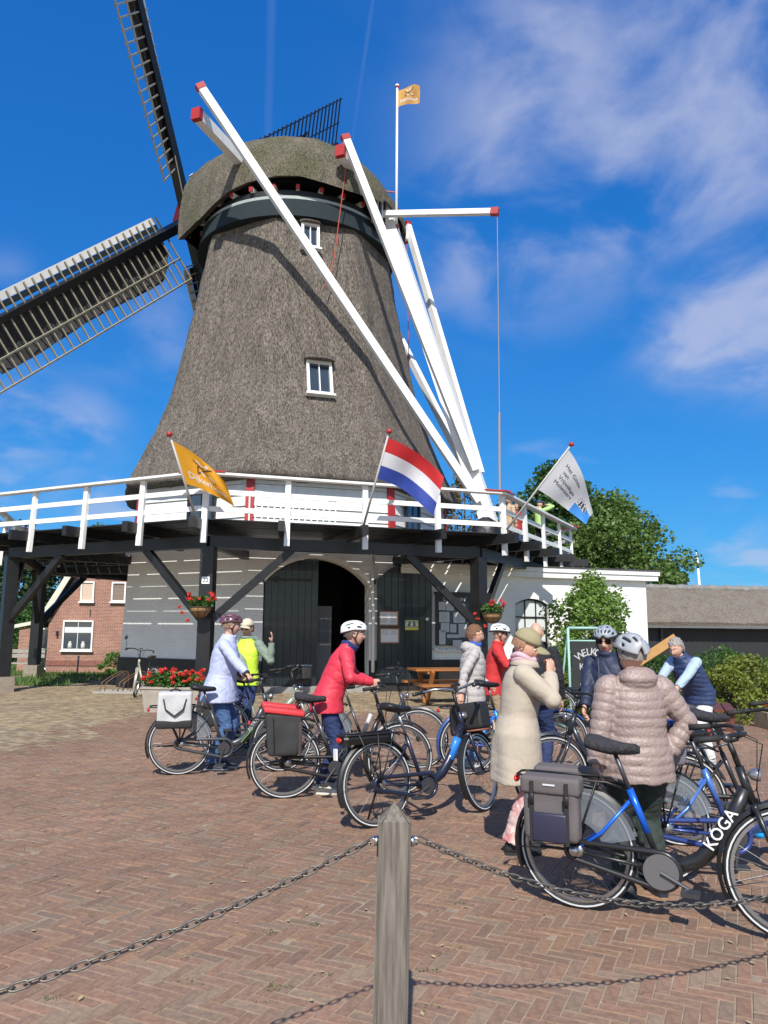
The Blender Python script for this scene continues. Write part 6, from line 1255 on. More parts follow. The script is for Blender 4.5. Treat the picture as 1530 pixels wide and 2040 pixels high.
def hand(mb, W, d, n, side, curl=0.35, spread=0.05, thumb=0.5):
    d = V(d).normalized(); n = V(n); n = (n-d*n.dot(d)).normalized(); s = n.cross(d)*side          # n: back of the hand; s: towards the thumb
    rg = []
    for t, w_, h in ((-0.03, 0.027, 0.021), (0.0, 0.029, 0.019), (0.035, 0.038, 0.017), (0.07, 0.041, 0.015), (0.085, 0.038, 0.012)): rg.append([W+d*t+s*w_*math.cos(a)+n*h*math.sin(a) for a in [2*math.pi*i/12 for i in range(12)]])
    mb.loft(rg)
    for i, (o, L, r) in enumerate(((0.029, 0.068, 0.0088), (0.010, 0.077, 0.0090), (-0.010, 0.071, 0.0086), (-0.028, 0.056, 0.0076))):
        p = W+d*0.078+s*o; a = 0.0; pts = [p]; dd = d
        for k, fr in enumerate((0.45, 0.30, 0.25)):
            a += curl*(0.8 if k == 0 else 1.1)*(1+0.08*i); dv = (d*math.cos(a)-n*math.sin(a)+s*spread*(1.5-i)).normalized(); p = p+dv*L*fr; pts.append(p)
        mb.tube(pts, [r, r*0.97, r*0.88, r*0.68], 8)
    p = W+d*0.018+s*0.026; t1 = p+(d*0.55+s*0.7-n*thumb*0.5).normalized()*0.036; t2 = t1+(d*0.85+s*(0.35-curl*0.25)-n*thumb).normalized()*0.03; t3 = t2+(d*0.9+s*(0.1-curl*0.4)-n*thumb*1.1).normalized()*0.024
    mb.tube([p-s*0.012, p, t1, t2, t3], [0.012, 0.0125, 0.0108, 0.0098, 0.007], 8)
def helmet(th, M, col, col2=None, visor=False):
    a, b, c = 0.140, 0.108, 0.108; O = M @ Matrix.Translation((-0.008, 0, 0.040))
    hm = mat('helmet_%02x%02x%02x' % tuple(int(q*255) for q in col), col, 0.3, coat=0.4)
    psi = [-86, -72, -60, -46, -36, -22, -12, 0, 12, 22, 36, 46, 60, 72, 86]; th_ = [8, 22, 34, 48, 62, 74, 88, 104, 118, 132, 146, 160, 172]
    def P(ps, t, k=1.0):
        ps, t = rad(ps), rad(t); low = 1-0.18*max(0, math.cos(t)); p = V((a*math.cos(t), b*math.sin(t)**0.8*math.sin(ps), c*math.sin(t)**0.75*math.cos(ps)*1.0)); p.z += 0.012*math.cos(t)*0-0.03*max(0, -math.cos(t))*abs(math.sin(ps))
        return p*k
    bm = bmesh.new(); vv = [[bm.verts.new(P(ps, t)) for t in th_] for ps in psi]
    for i in range(len(psi)-1):
        for j in range(len(th_)-1):
            vent = (i in (1, 3, 5, 8, 10, 12)) and (j in ((2, 3, 6, 7, 8) if i in (3, 10) else (1, 2, 4, 5, 8, 9) if i in (5, 8) else (3, 4, 7, 8)))
            if i in (1, 12) and j in (8,): vent = False
            if not vent: bm.faces.new((vv[i][j], vv[i][j+1], vv[i+1][j+1], vv[i+1][j]))
    bmesh.ops.recalc_face_normals(bm, faces=bm.faces); me = bpy.data.meshes.new('h'); bm.to_mesh(me); bm.free()
    o = bpy.data.objects.new('h', me); COL.objects.link(o); so = o.modifiers.new('s', 'SOLIDIFY'); so.thickness = 0.020; so.offset = -1; su = o.modifiers.new('u', 'SUBSURF'); su.levels = 1; out = evaluated(o); bpy.data.objects.remove(o)
    out.transform(O); h = mesh_obj(out, 'helmet', hm, th)
    i_ = MB(); i_.add([O @ P(ps, t, 0.90) for ps in psi for t in th_], [(i*len(th_)+j, i*len(th_)+j+1, (i+1)*len(th_)+j+1, (i+1)*len(th_)+j) for i in range(len(psi)-1) for j in range(len(th_)-1)]); i_.build('helmet_lining', mat('lining_black', (0.012, 0.012, 0.014), 0.8), h, True, world=False)
    st = MB()
    for s in (-1, 1): st.tube([M @ V((0.045, s*0.083, 0.045)), M @ V((0.012, s*0.080, -0.045)), M @ V((0.045, s*0.035, -0.118)), M @ V((0.052, 0, -0.124))], 0.0055, 6); st.tube([M @ V((-0.06, s*0.083, 0.03)), M @ V((0.012, s*0.080, -0.045))], 0.005, 6)
    st.build('chin_strap', DKF, h, True, world=False)
    if col2: r = MB(); r.tube([O @ P(-86, t, 1.0) for t in th_], 0.011, 8); r.tube([O @ P(86, t, 1.0) for t in th_], 0.011, 8); r.build('rim', mat('helmet_rim', col2, 0.4), h, True, world=False)
    if visor: v = MB(); v.loft([[O @ V((0.118+x*math.cos(q), 0.085*math.sin(q*1.0), z)) for q in [lerp(-1.1, 1.1, k/10) for k in range(11)]] for x, z in ((0.0, 0.018), (0.06, 0.006))], cap=False, closed=False); v.build('visor', DKF, h, True, world=False)
def cap_hat(th, M, col):
    m_ = mat('cap_%02x%02x%02x' % tuple(int(q*255) for q in col), col, 0.8, var=0.08, bump=0.2); mb = MB(); rg = []
    for t, k in ((0, 1.0), (14, 1.0), (30, 0.985), (46, 0.95), (62, 0.90), (76, 0.85), (86, 0.83), (90, 0.82)):
        t = rad(t); rg.append([M @ V((-0.006+0.112*math.cos(t)*math.cos(a), 0.090*math.cos(t)*math.sin(a), 0.040+0.105*math.sin(t)*(1 if t < 1 else 0.99))) for a in [2*math.pi*i/28 for i in range(28)]])
    mb.loft(rg); c = mb.build('cap', m_, th, True, world=False); v = MB(); rows = []
    for r_, dz in ((0.0, 0.0), (0.035, -0.003), (0.07, -0.012), (0.085, -0.020)): rows.append([M @ V((0.085+r_*math.cos(q)+0.02*math.cos(q), (0.088+r_*0.12)*math.sin(q), 0.046+dz-0.022*math.sin(q)**2)) for q in [lerp(-1.25, 1.25, k/14) for k in range(15)]])
    v.loft(rows, cap=False, closed=False); v.loft([[p-V((0, 0, 0.006)) for p in r_] for r_ in rows], cap=False, closed=False); v.build('brim', m_, c, True, world=False)
def hair(th, M, col, length=0.0, curl=0.008, front=0.55):
    m_ = mat('hair_%02x%02x%02x' % tuple(int(q*255) for q in col), col, 0.75, var=0.4, vscale=60, bump=0.8, bscale=90, bdist=0.006); mb = MB(); nu, nv = 40, 26; pts = []
    for i in range(nv+1):
        t = math.pi*i/nv
        for j in range(nu):
            a = 2*math.pi*j/nu; d = V((math.sin(t)*math.cos(a), math.sin(t)*math.sin(a), math.cos(t))); k = 1+curl*9*(mnoise.noise(d*7)+0.5*mnoise.noise(d*16)); r = V((0.108, 0.090, 0.128)); pts.append(V((d.x*r.x*k-0.008, d.y*r.y*k, d.z*r.z*k+0.006)))
    fs = []
    for i in range(nv):
        for j in range(nu):
            f = (i*nu+j, (i+1)*nu+j, (i+1)*nu+(j+1) % nu, i*nu+(j+1) % nu); c = sum((pts[q] for q in f), V((0, 0, 0)))/4
            if (c.x > 0.045 and c.z < front*0.117) or c.z < -0.05-length or (c.x > 0.012 and c.z < 0.05 and length < 0.03) or (c.x > -0.02 and c.z < -0.02-length*0.8): continue
            fs.append(f)
    mb.v = [M @ p for p in pts]; mb.f = fs; mb.m = [0]*len(fs); mb.build('hair', m_, th, True, world=False)
def glasses(th, M, dark=True):
    g = MB(); fm = LENS if dark else STEEL
    for s in (-1, 1):
        if dark: g.loft([[M @ V((0.097-0.30*(y*y)*3, s*y, z)) for z in (0.026, 0.030, -0.006, -0.014)] for y in (0.004, 0.012, 0.03, 0.05, 0.062)], cap=False)
        else: g.tube([M @ V((0.103-0.5*(0.032+0.023*math.cos(a))**2, s*(0.032+0.023*math.cos(a)), 0.006+0.018*math.sin(a))) for a in [2*math.pi*i/16 for i in range(16)]], 0.0016, 5, closed=True)
        g.tube([M @ V((0.085, s*0.062, 0.016)), M @ V((0.04, s*0.079, 0.014)), M @ V((-0.015, s*0.080, 0.008))], 0.0028 if dark else 0.0018, 5)
    g.tube([M @ V((0.105, -0.012, 0.012)), M @ V((0.105, 0.012, 0.012))], 0.002, 5); g.build('sunglasses' if dark else 'glasses', fm, th, False, world=False)
def person(label, loc, yaw, h=1.66, lean=0, handR=None, handL=None, elbowR=None, elbowL=None, hpitch=0, hyaw=0, stance=0.11, stride=0.0, bulk=1.0, top=None, pants=None, shoes=(0.03, 0.03, 0.035), sole=None,
           head=None, curlR=0.4, curlL=0.4, hdR=None, hdL=None, base_z=0.0, category='person', group=None, male=False, vox=0.0105, lean_side=0, knee=0.0, skin_tone=None, cuff=None):
    M = Matrix.Translation((loc[0], loc[1], base_z)) @ Matrix.Rotation(rad(yaw), 4, 'Z'); th = thing('person', label, category, group=group, M=M); IV = M.inverted(); b = bulk
    rl = lambda z: min(1, max(0, (z/h-0.48)/0.14)); piv = V((0, 0, 0.52*h))
    def TL(p): k = rl(p.z); R = Matrix.Rotation(rad(lean)*k, 4, 'Y') @ Matrix.Rotation(rad(lean_side)*k, 4, 'X'); return piv+(R @ (V(p)-piv))
    def TLn(p, d): k = rl(p.z); return Matrix.Rotation(rad(lean)*k, 4, 'Y') @ V(d)
    sw = (0.116 if male else 0.106)*h*(0.6+0.4*b); SH = {s: TL(V((-0.005, s*sw, 0.805*h))) for s in (-1, 1)}; ua, fa = 0.172*h, 0.148*h
    arms = {}
    for s, tgt, pole in ((-1, handR, elbowR), (1, handL, elbowL)):
        if tgt is None: t = SH[s]+V((0.06, s*0.07, -0.305*h))
        elif len(tgt) == 4: t = V(tgt[:3])                        # local
        else: t = IV @ V(tgt)                                      # world
        e, w = ik(SH[s], t, ua, fa, pole or (-0.6, s*0.5, -0.5)); arms[s] = (SH[s], e, w)
    legs = {}
    for s in (-1, 1):
        hp = V((0, s*0.052*h, 0.50*h)); an = V((s*stride, s*stance, 0.055*h)); k, an = ik(hp, an, 0.235*h, 0.235*h, (1, 0, 0)); legs[s] = (hp, k, an)
    # body
    nb = TL(V((0.0, 0, 0.835*h))); hc = TL(V((0.015, 0, 0.932*h))); hc = nb+(hc-nb); HM = Matrix.Translation(hc) @ Matrix.Rotation(rad(hyaw), 4, 'Z') @ Matrix.Rotation(rad(hpitch+lean*0.35), 4, 'Y')
    sk = MB()
    def rings(tab, cx=0.0, n=20): return [[TL(V((xo+wx*math.cos(a), wy*math.sin(a), z*h))) for a in [2*math.pi*i/n for i in range(n)]] for z, wy, wx, xo in tab]
    sk.loft(rings([(0.47, 0.12, 0.08, 0), (0.53, 0.135*b, 0.09*b, 0), (0.62, 0.115*b, 0.085*b, 0), (0.72, 0.13, 0.09, 0), (0.80, 0.12, 0.07, 0), (0.835, 0.055, 0.055, 0)]))
    sk.tube([nb-V((0, 0, 0.05)), nb, hc+V((-0.02, 0, -0.05))], [0.055, 0.052, 0.050], 12)
    for s in (-1, 1):
        a, e, w = arms[s]; sk.tube([a, e, w], [0.048, 0.038, 0.026], 10); sk.ell(e, (0.038,)*3, nu=10, nv=6); hp, k, an = legs[s]; sk.tube([hp, k, an], [0.075, 0.05, 0.035], 10)
    bm_ = remesh(sk, 0.022, 4); tone = skin_tone or SKIN; ext = MB(); head_mesh(ext, HM, male)
    for s, cu, hd in ((-1, curlR, hdR), (1, curlL, hdL)):
        a, e, w = arms[s]; d = (w-e).normalized()
        if hd: d, n = V(hd[0]), V(hd[1])
        else: n = V((0, s*1.0, 0.35)) if abs(d.y) < 0.8 else V((0, 0, 1))
        hand(ext, w, d, n, s if True else 1, cu)
    o0 = len(bm_.vertices); vs_ = [v.co.copy() for v in bm_.vertices]+ext.v; fs = [tuple(p.vertices) for p in bm_.polygons]+[tuple(i+o0 for i in f) for f in ext.f]; mi = [0]*len(bm_.polygons)+ext.m
    me = bpy.data.meshes.new('body'); me.from_pydata([tuple(q) for q in vs_], [], fs); bo = mesh_obj(me, 'body', [tone, LIPS, mat('eyebrow', (0.13, 0.10, 0.08), 0.8), EYEW, EYED], th); me.polygons.foreach_set('material_index', mi)
    # trousers
    if pants:
        p = MB(); pr = pants.get('r', (0.092, 0.075, 0.066))
        p.loft(rings([(0.455, 0.10*b, 0.09*b, -0.005), (0.50, 0.155*b, 0.125*b, -0.012), (0.56, 0.155*b, 0.115*b, -0.005), (0.62, 0.14*b, 0.105*b, 0)]))
        for s in (-1, 1): hp, k, an = legs[s]; p.tube([hp+V((-0.01, 0, 0.02)), hp.lerp(k, 0.5)+V((-0.01, 0, 0)), k, k.lerp(an, 0.5)+V((-0.008, 0, 0)), an+V((0, 0, -0.012))], [pr[0]*b, pr[0]*0.93*b, pr[1], lerp(pr[1], pr[2], 0.6), pr[2]], 14)
        pm = remesh(p, vox, 5); displace(pm, lambda q: 0.006*mnoise.noise(V((q.x*7, q.y*7, q.z*4)))-0.010*(1-abs(mnoise.noise(V((q.x*7, q.y*7, q.z*9+2*q.x)))))**7-0.006*(1-abs(mnoise.noise(V((q.x*14, q.y*14, q.z*20)))))**7+0.003); mesh_obj(pm, pants.get('name', 'trousers'), pants['m'], th)
    for s in (-1, 1):
        hp, k, an = legs[s]; f = MB(); o_ = V((an.x, an.y, 0)); fr = []
        for x, w_, z1 in ((-0.075, 0.022, 0.055), (-0.06, 0.036, 0.085), (-0.02, 0.040, 0.095), (0.04, 0.043, 0.078), (0.10, 0.047, 0.058), (0.155, 0.040, 0.045), (0.185, 0.018, 0.03)): fr.append([o_+V((x, w_*math.cos(a)*1.05, z1*0.5*(1+math.sin(a))+0.003)) for a in [2*math.pi*i/14 for i in range(14)]])
        f.loft(fr); sm_ = f.build('shoe', mat('shoe_%02x%02x%02x' % tuple(int(q*255) for q in shoes), shoes, 0.6, bump=0.2), th, True, world=False)
        f = MB(); f.loft([[o_+V((x, w_*y, z)) for y, z in ((-1, 0.002), (1, 0.002), (1, 0.022), (-1, 0.022))] for x, w_ in ((-0.08, 0.026), (-0.05, 0.041), (0.04, 0.046), (0.11, 0.05), (0.16, 0.043), (0.19, 0.02))]); f.build('sole', mat('sole_%02x%02x%02x' % tuple(int(q*255) for q in (sole or shoes)), sole or shoes, 0.7), sm_, world=False)
    # jacket or coat
    for gi, G in enumerate(top or []):
        j = MB(); hem, fl = G.get('hem', 0.46), G.get('flare', 0.0); x = G.get('loose', 1.0)*b
        tab = [(hem, (0.165+fl)*x, (0.128+fl*0.8)*x, 0.0), (hem+0.03, (0.165+fl*0.9)*x, (0.13+fl*0.7)*x, 0)]
        tab += [(z, wy*x, wx*x, xo) for z, wy, wx, xo in ((0.53, 0.168+fl*0.5, 0.132+fl*0.4, 0), (0.61, 0.152, 0.125, 0.004), (0.69, 0.160, 0.130, 0.008), (0.75, 0.165, 0.125, 0.006), (0.795, 0.155, 0.105, 0.0), (0.825, 0.105, 0.082, 0), (0.85, 0.075, 0.073, 0.004), (0.862, 0.070, 0.070, 0.006)) if z > hem+0.04]
        j.loft(rings(tab, n=28))
        if G.get('sleeves', True):
            for s in (-1, 1):
                a, e, w = arms[s]; sr = G.get('sleeve', (0.072, 0.060, 0.047)); k = G.get('slk', 1.0)
                we = e.lerp(w, 0.96*k); j.tube([a+V((0, -s*0.03, 0.0)), a, a.lerp(e, 0.5), e, e.lerp(we, 0.5), we], [sr[0]*0.9, sr[0], lerp(sr[0], sr[1], 0.5), sr[1], lerp(sr[1], sr[2], 0.5), sr[2]], 14); j.ell(a, (sr[0]*0.98,)*3, nu=12, nv=8); j.ell(e, (sr[1],)*3, nu=12, nv=8)
        if G.get('hood'):
            hb_ = TL(V((-0.085, 0, 0.838*h))); j.ell(hb_, (0.075, 0.125, 0.075), nu=16, nv=10); j.ell(TL(V((-0.03, 0, 0.852*h))), (0.09, 0.108, 0.045), nu=16, nv=10)
        if G.get('collar'): j.tube([TL(V((0.012+0.066*math.cos(a), 0.066*math.sin(a), 0.862*h))) for a in [2*math.pi*i/16 for i in range(16)]], 0.024, 8, closed=True)
        jm = remesh(j, G.get('vox', vox), G.get('smooth', 5)); q_ = G.get('quilt'); wr = G.get('wrinkle', 1.0); seg = []
        for s in (-1, 1): a, e, w = arms[s]; seg += [(a, e, 0.0), (e, w, ua)]
        def df(p):
            w1 = V((p.x*3.2+0.5*mnoise.noise(p*5), p.y*3.2, p.z*8+2.5*p.y+3*p.x+0.6*mnoise.noise(p*4+V((7, 0, 0))))); w2 = V((p.x*11, p.y*11+4*p.z, p.z*17-6*p.x+mnoise.noise(p*9)))
            v = wr*(0.006*mnoise.noise(V((p.x*5, p.y*5, p.z*4)))-0.008*(1-abs(mnoise.noise(w1)))**9-0.003*(1-abs(mnoise.noise(w2)))**9+0.002)
            if p.z < 0.60*h: v += G.get('drape', 0.010)*min(1, (0.60*h-p.z)/(0.22*h))*math.sin(6.0*math.atan2(p.y, p.x)+2.5*mnoise.noise(p*2.5)+gi)*(0.6+0.4*mnoise.noise(p*3))
            for a, e, w in arms.values():
                d_ = (p-e).length
                if d_ < 0.12: v -= wr*0.008*(1-d_/0.12)*(1-abs(mnoise.noise(V((p.x*8, p.y*8, (p-a).length*34)))))**3
                d_ = (p-a).length
                if d_ < 0.13: v -= wr*0.006*(1-d_/0.13)*(1-abs(mnoise.noise(V((p.y*22, p.x*16, p.z*7)))))**4
            if q_:
                best = None
                for a, e, o_ in seg:
                    d = e-a; t = max(0, min(1, (p-a).dot(d)/d.length_squared)); ds = (p-(a+d*t)).length
                    if best is None or ds < best[0]: best = (ds, o_+t*d.length)
                sarm = best[0] < 0.085 and abs(p.y) > sw*0.86; sco = best[1] if sarm else p.z+0.02*mnoise.noise(p*4)+0.15*abs(p.y)*0
                u = (sco/q_) % 1.0; v += G.get('qamp', 0.011)*(abs(math.sin(math.pi*u))**0.30-0.75)-0.004*(1-abs(mnoise.noise(V((p.x*26, p.y*26, p.z*5)))))**5*(1-abs(math.sin(math.pi*u)))
            return v
        displace(jm, df); jo = mesh_obj(jm, G.get('name', 'jacket'), G['m'], th)
        for fn in G.get('extra', []): fn(th, jo, TL, h, arms, b)
    if cuff:
        for s in (-1, 1): a, e, w = arms[s]; q = MB(); d = (w-e).normalized(); q.tube([w-d*0.028, w-d*0.006, w+d*0.012], [0.044, 0.042, 0.036], 14); q.build('cuff', cuff, th, True, world=False)
    if head: head(th, HM)
    return th, HM, TL, arms
def fabric(name, col, **k): d = dict(rough=0.85, var=0.08, vscale=12, bump=0.55, bscale=16, bdist=0.012); d.update(k); r = d.pop('rough'); return mat(name, col, r, **d)
JEANS = fabric('denim_blue', (0.06, 0.12, 0.27), var=0.2); DENIM = fabric('denim_dark', (0.02, 0.035, 0.11), var=0.2); LJEAN = fabric('denim_light', (0.12, 0.22, 0.42), var=0.2)
def grip(g, dz=0.045, back=0.0, yaw=0): return (g.x-back*math.cos(rad(yaw)), g.y-back*math.sin(rad(yaw)), g.z+dz)
GD = ((0.75, 0, -0.55), (0.5, 0, 0.85))
def scarf(col, r=0.075, n=3, loose=0.0):
    def fn(th, jo, TL, h, arms, b):
        m = MB()
        for k in range(n):
            m.tube([TL(V((0.012+(r+0.006*k)*math.cos(a)*1.05, (r+0.004*k)*math.sin(a), (0.852+0.016*k)*h+0.012*math.sin(a*3+k)-loose*max(0, math.cos(a))))) for a in [2*math.pi*i/24 for i in range(24)]], 0.022, 8, closed=True)
        m.build('scarf', fabric('scarf_%02x%02x%02x' % tuple(int(q*255) for q in col), col, var=0.15), jo, True, world=False)
    return fn
def chest_patch(name, m, y0, y1, z0, z1, x, front=True):
    def fn(th, jo, TL, h, arms, b): q = MB(); s = 1 if front else -1; q.loft([[TL(V((s*x, y, z*h))) for y, z in ((y0, z0), (y1, z0), (y1, z1), (y0, z1))], [TL(V((s*(x+0.004), y, z*h))) for y, z in ((y0, z0), (y1, z0), (y1, z1), (y0, z1))]]); q.build(name, m, jo, world=False)
    return fn
# lilac jacket rider with the grey bicycle
person('person in lilac jacket, blue jeans and plum helmet holding the grey bicycle', (-1.90, 9.22), 4, h=1.76, lean=7, handR=grip(g1[0], 0.03, 0.05), handL=grip(g1[1], 0.03, 0.05), hdR=GD, hdL=GD, curlR=0.9, curlL=0.9, hpitch=2, hyaw=8, bulk=1.12,
       top=[dict(m=fabric('lilac_jacket', (0.42, 0.46, 0.66), rough=0.6), hem=0.43, flare=0.055, loose=1.14, collar=True)], pants=dict(m=JEANS), cuff=DKF, shoes=(0.03, 0.035, 0.06), sole=(0.5, 0.5, 0.5), stance=0.09, stride=0.05,
       head=lambda th, H: (helmet(th, H, (0.12, 0.045, 0.07)), hair(th, H, (0.22, 0.15, 0.10), -0.03)))
# guide in the yellow vest
HV = fabric('high_visibility_yellow', (0.55, 0.80, 0.05), rough=0.6)
person('person in high visibility vest, sunglasses and beige cap raising one hand', (-1.90, 10.95), -112, h=1.72, handL=(-1.54, 10.80, 1.42), elbowL=(0, 0.7, -0.7), handR=(-1.85, 10.62, 1.02), hdL=((0.25, 0.25, 0.93), (-0.5, 0.9, 0)), curlL=0.2, hpitch=3, hyaw=6,
       top=[dict(m=fabric('sage_jacket', (0.20, 0.25, 0.20)), hem=0.50, loose=1.05, hood=True, collar=True), dict(m=HV, name='vest', hem=0.48, loose=1.14, sleeves=False, flare=0.01, wrinkle=0.7)], pants=dict(m=DENIM), shoes=(0.05, 0.05, 0.05),
       head=lambda th, H: (cap_hat(th, H, (0.55, 0.50, 0.36)), glasses(th, H), hair(th, H, (0.15, 0.10, 0.07), 0.0)))
# red jacket rider leaning on the bars
person('person in red jacket, dark jeans and white helmet leaning on the handlebar', (-0.56, 8.02), 6, h=1.72, lean=21, handR=(-0.10, 7.80, 1.09), handL=(-0.14, 8.22, 1.07), elbowR=(0.5, -0.35, -0.7), elbowL=(0.3, 0.5, -0.6), curlR=0.8, curlL=0.8, hpitch=-8, hyaw=-6,
       top=[dict(m=fabric('red_jacket', (0.62, 0.035, 0.065), rough=0.6), hem=0.45, flare=0.03, loose=1.14, collar=True, extra=[scarf((0.02, 0.03, 0.14), 0.066, 2)])], pants=dict(m=DENIM), shoes=(0.62, 0.58, 0.48), sole=(0.7, 0.68, 0.6), stance=0.10, stride=0.04,
       head=lambda th, H: (helmet(th, H, (0.72, 0.73, 0.74)), glasses(th, H, False), hair(th, H, (0.10, 0.07, 0.06), -0.03)))
# grey quilted coat
person('person in grey quilted jacket with short brown hair and glasses beside the blue bicycle', (1.08, 9.60), 3, h=1.66, lean=3, handR=(0.93, 9.30, 0.86), handL=(1.3, 9.7, 0.95), elbowR=(-0.8, -0.3, -0.4), hpitch=5, hyaw=-5, bulk=1.12,
       top=[dict(m=fabric('grey_quilted', (0.42, 0.39, 0.38), rough=0.7), hem=0.44, flare=0.02, loose=1.08, hood=True, quilt=0.075, qamp=0.006, extra=[scarf((0.03, 0.10, 0.42), 0.062, 2)])], pants=dict(m=LJEAN), shoes=(0.45, 0.48, 0.52), sole=(0.7, 0.7, 0.7), stance=0.09,
       head=lambda th, H: (hair(th, H, (0.16, 0.075, 0.04), -0.01, 0.016, 0.62), glasses(th, H, False)))
# red coat behind
person('person in red coat and white and black helmet behind the grey quilted jacket', (1.50, 10.75), -8, h=1.68, lean=8, handR=(1.88, 10.45, 1.22), handL=(1.88, 10.9, 1.22), hdR=GD, hdL=GD, curlR=0.9, curlL=0.9, hpitch=6,
       top=[dict(m=fabric('red_coat', (0.50, 0.03, 0.03)), hem=0.44, flare=0.02, loose=1.05, collar=True)], pants=dict(m=fabric('tan_trousers', (0.30, 0.22, 0.14))), head=lambda th, H: (helmet(th, H, (0.70, 0.71, 0.72), col2=(0.02, 0.02, 0.02), visor=True), glasses(th, H)))
# beige coat
FLOR = mat('floral_print', (0.70, 0.62, 0.58), 0.85, col2=(0.42, 0.07, 0.08), vscale=11, var=0.25)
BEIGE = fabric('beige_wool', (0.44, 0.378, 0.305), rough=0.9, bump=0.3)
def coat_details(th, jo, TL, h, arms, b):
    m = MB(); m.beam(TL(V((0.03, -0.207, 0.49*h))), TL(V((0.06, -0.212, 0.43*h))), 0.02, 0.012); m.build('pocket_flap', BEIGE, jo, world=False)
    m = MB(); m.loft([[TL(V((0.02+r*math.cos(a), r*1.05*math.sin(a), z*h))) for a in [lerp(0.5, 2*math.pi-0.5, i/20) for i in range(21)]] for r, z in ((0.078, 0.872), (0.088, 0.878), (0.118, 0.842), (0.112, 0.838))], cap=False, closed=False); m.build('turned_collar', BEIGE, jo, True, world=False)
    m = MB(); m.beam(TL(V((-0.175, 0.05, 0.56*h))), TL(V((-0.175, -0.10, 0.555*h))), 0.012, 0.045, up=(0, 0, 1)); m.build('half_belt', BEIGE, jo, world=False)
person('person in long beige coat, olive cap and pink scarf with hands at the mouth', (1.01, 5.98), -4, h=1.60, lean=6, handR=(1.25, 5.88, 1.29), handL=(1.26, 6.02, 1.30), elbowR=(0.35, -0.5, -0.8), elbowL=(0.3, 0.5, -0.8), hdR=((0.15, 0.25, 0.95), (0.55, -0.8, 0)), hdL=((0.1, -0.25, 0.95), (0.55, 0.8, 0)), curlR=0.75, curlL=0.75, hpitch=22, hyaw=-20, bulk=1.05,
       top=[dict(m=BEIGE, name='coat', hem=0.315, flare=0.06, loose=1.10, collar=True, sleeve=(0.080, 0.068, 0.056), wrinkle=0.45, extra=[scarf((0.56, 0.36, 0.42), 0.072, 3, 0.02), coat_details])], pants=dict(m=FLOR, name='floral_trousers', r=(0.10, 0.095, 0.098)), shoes=(0.02, 0.02, 0.022), stance=0.09, stride=0.03,
       head=lambda th, H: (cap_hat(th, H, (0.30, 0.26, 0.15)), hair(th, H, (0.30, 0.16, 0.09), -0.02, 0.004)))
# man in black behind the beige coat
person('bald person in black jacket half hidden behind the beige coat', (1.72, 8.9), 60, h=1.70, lean=6, hyaw=20, top=[dict(m=fabric('black_jacket', (0.012, 0.013, 0.018)), hem=0.46, loose=1.15, collar=True)], pants=dict(m=DENIM), bulk=1.1, male=True)
# man in navy
person('person in navy jacket, silver helmet and dark sunglasses facing the brown jacket', (2.09, 7.25), -138, h=1.63, lean=2, handR=(1.80, 7.05, 0.92), handL=(2.2, 6.85, 0.96), hpitch=8, hyaw=22, male=True,
       top=[dict(m=fabric('navy_jacket', (0.018, 0.026, 0.060), rough=0.6), hem=0.42, flare=0.02, loose=1.12, collar=True, extra=[chest_patch('zip', STEEL, -0.004, 0.004, 0.58, 0.84, 0.152)])], pants=dict(m=fabric('navy_trousers', (0.02, 0.025, 0.045))), shoes=(0.05, 0.05, 0.06),
       head=lambda th, H: (helmet(th, H, (0.30, 0.33, 0.37), col2=(0.03, 0.03, 0.03)), glasses(th, H)))
# brown puffer jacket, seen from behind
PUF = fabric('brown_puffer', (0.30, 0.225, 0.205), rough=0.42, bscale=60, var=0.05)
person('person in brown puffer jacket and grey helmet seen from behind at the foreground bicycle', (1.62, 5.06), 96, h=1.56, lean=2, handR=(-0.02, -0.20, 0.84, 0), handL=(-0.02, 0.30, 0.68, 0), elbowR=(-0.1, -1.0, -0.1), elbowL=(-0.5, 0.5, -0.2), curlR=0.9, hpitch=-4, hyaw=4, bulk=1.14,
       top=[dict(m=PUF, hem=0.435, flare=0.02, loose=1.10, hood=True, quilt=0.056, qamp=0.008, sleeve=(0.084, 0.072, 0.056), vox=0.0085, smooth=4, wrinkle=0.5)], pants=dict(m=fabric('dark_green_trousers', (0.028, 0.042, 0.036)), r=(0.10, 0.088, 0.078)), shoes=(0.02, 0.025, 0.035), stance=0.10,
       head=lambda th, H: (helmet(th, H, (0.36, 0.37, 0.39)), hair(th, H, (0.25, 0.22, 0.20), -0.03)))
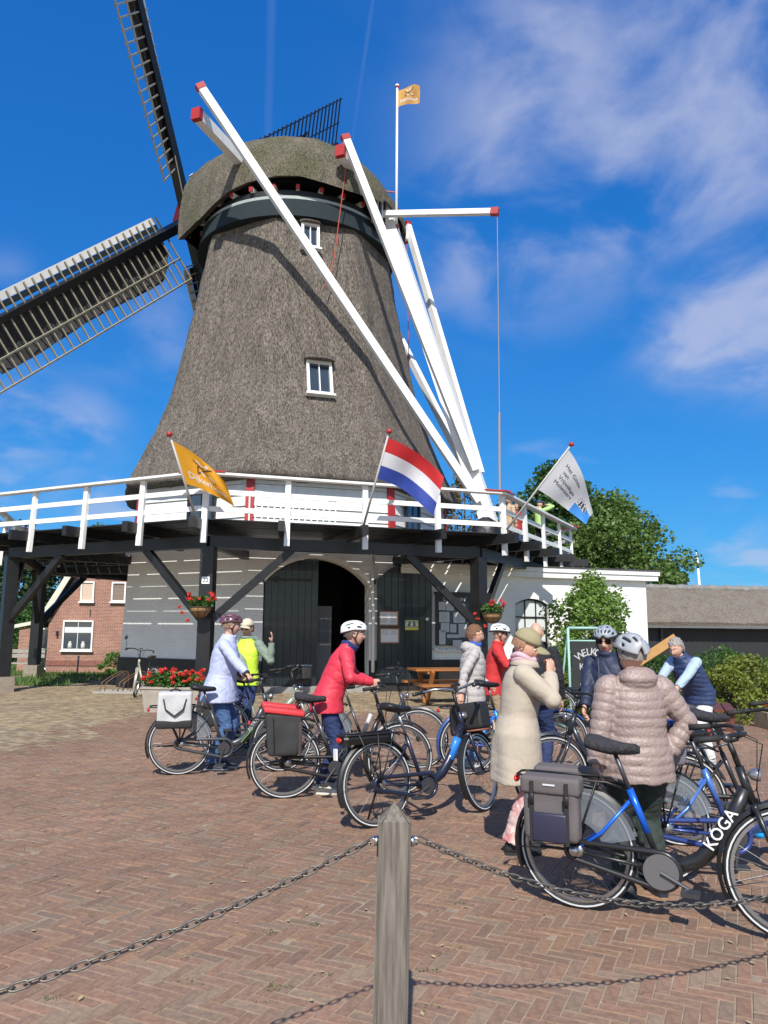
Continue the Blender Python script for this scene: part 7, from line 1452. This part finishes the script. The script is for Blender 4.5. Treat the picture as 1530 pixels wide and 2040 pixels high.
# leaning woman with the gilet
person('person with grey hair in navy quilted gilet leaning forward over pale sleeves', (3.98, 9.9), -152, h=1.63, lean=33, handR=(3.30, 9.55, 0.92), handL=(3.42, 9.3, 0.88), elbowR=(0.2, -0.6, -0.5), elbowL=(0.1, 0.7, -0.4), hpitch=8, hyaw=14, bulk=1.15,
       top=[dict(m=fabric('pale_blue_shirt', (0.36, 0.46, 0.62)), name='shirt', hem=0.50, loose=0.98), dict(m=fabric('navy_gilet', (0.025, 0.045, 0.12), rough=0.6), name='gilet', hem=0.44, loose=1.10, sleeves=False, quilt=0.055, qamp=0.008, collar=True)], pants=dict(m=fabric('white_trousers', (0.70, 0.70, 0.68))), shoes=(0.5, 0.5, 0.5),
       head=lambda th, H: hair(th, H, (0.27, 0.25, 0.24), -0.01, 0.030, 0.56))
# visitors on the gallery
GZ = 3.885; GG = 'visitors on the gallery'
person('person in red top with sunglasses on the gallery beside the lime jacket', (4.10, 23.6), -95, h=1.60, base_z=GZ, group=GG, hpitch=5, hyaw=5, top=[dict(m=fabric('dark_red_top', (0.35, 0.03, 0.03)), hem=0.46)], pants=dict(m=DENIM), vox=0.02, head=lambda th, H: (hair(th, H, (0.35, 0.22, 0.12), 0.05, 0.012), glasses(th, H)))
person('person in lime jacket on the gallery holding both hands to the eyes', (4.78, 23.4), 35, h=1.70, base_z=GZ, group=GG, handR=(5.02, 23.38, GZ+1.56), handL=(4.90, 23.58, GZ+1.56), elbowR=(0.3, -1, 0), elbowL=(0.2, 1, 0), top=[dict(m=fabric('lime_jacket', (0.42, 0.66, 0.22)), hem=0.50, loose=1.08)], pants=dict(m=fabric('black_trousers', (0.015, 0.015, 0.018))), vox=0.02, head=lambda th, H: cap_hat(th, H, (0.03, 0.05, 0.12)))
person('person in sand coloured jacket on the gallery at the red rail corner', (3.72, 22.6), 30, h=1.66, base_z=GZ, group=GG, top=[dict(m=fabric('sand_jacket', (0.45, 0.33, 0.22)), hem=0.46, loose=1.05)], pants=dict(m=fabric('tan_trousers2', (0.30, 0.24, 0.17))), vox=0.02, head=lambda th, H: hair(th, H, (0.30, 0.22, 0.15), 0.0))
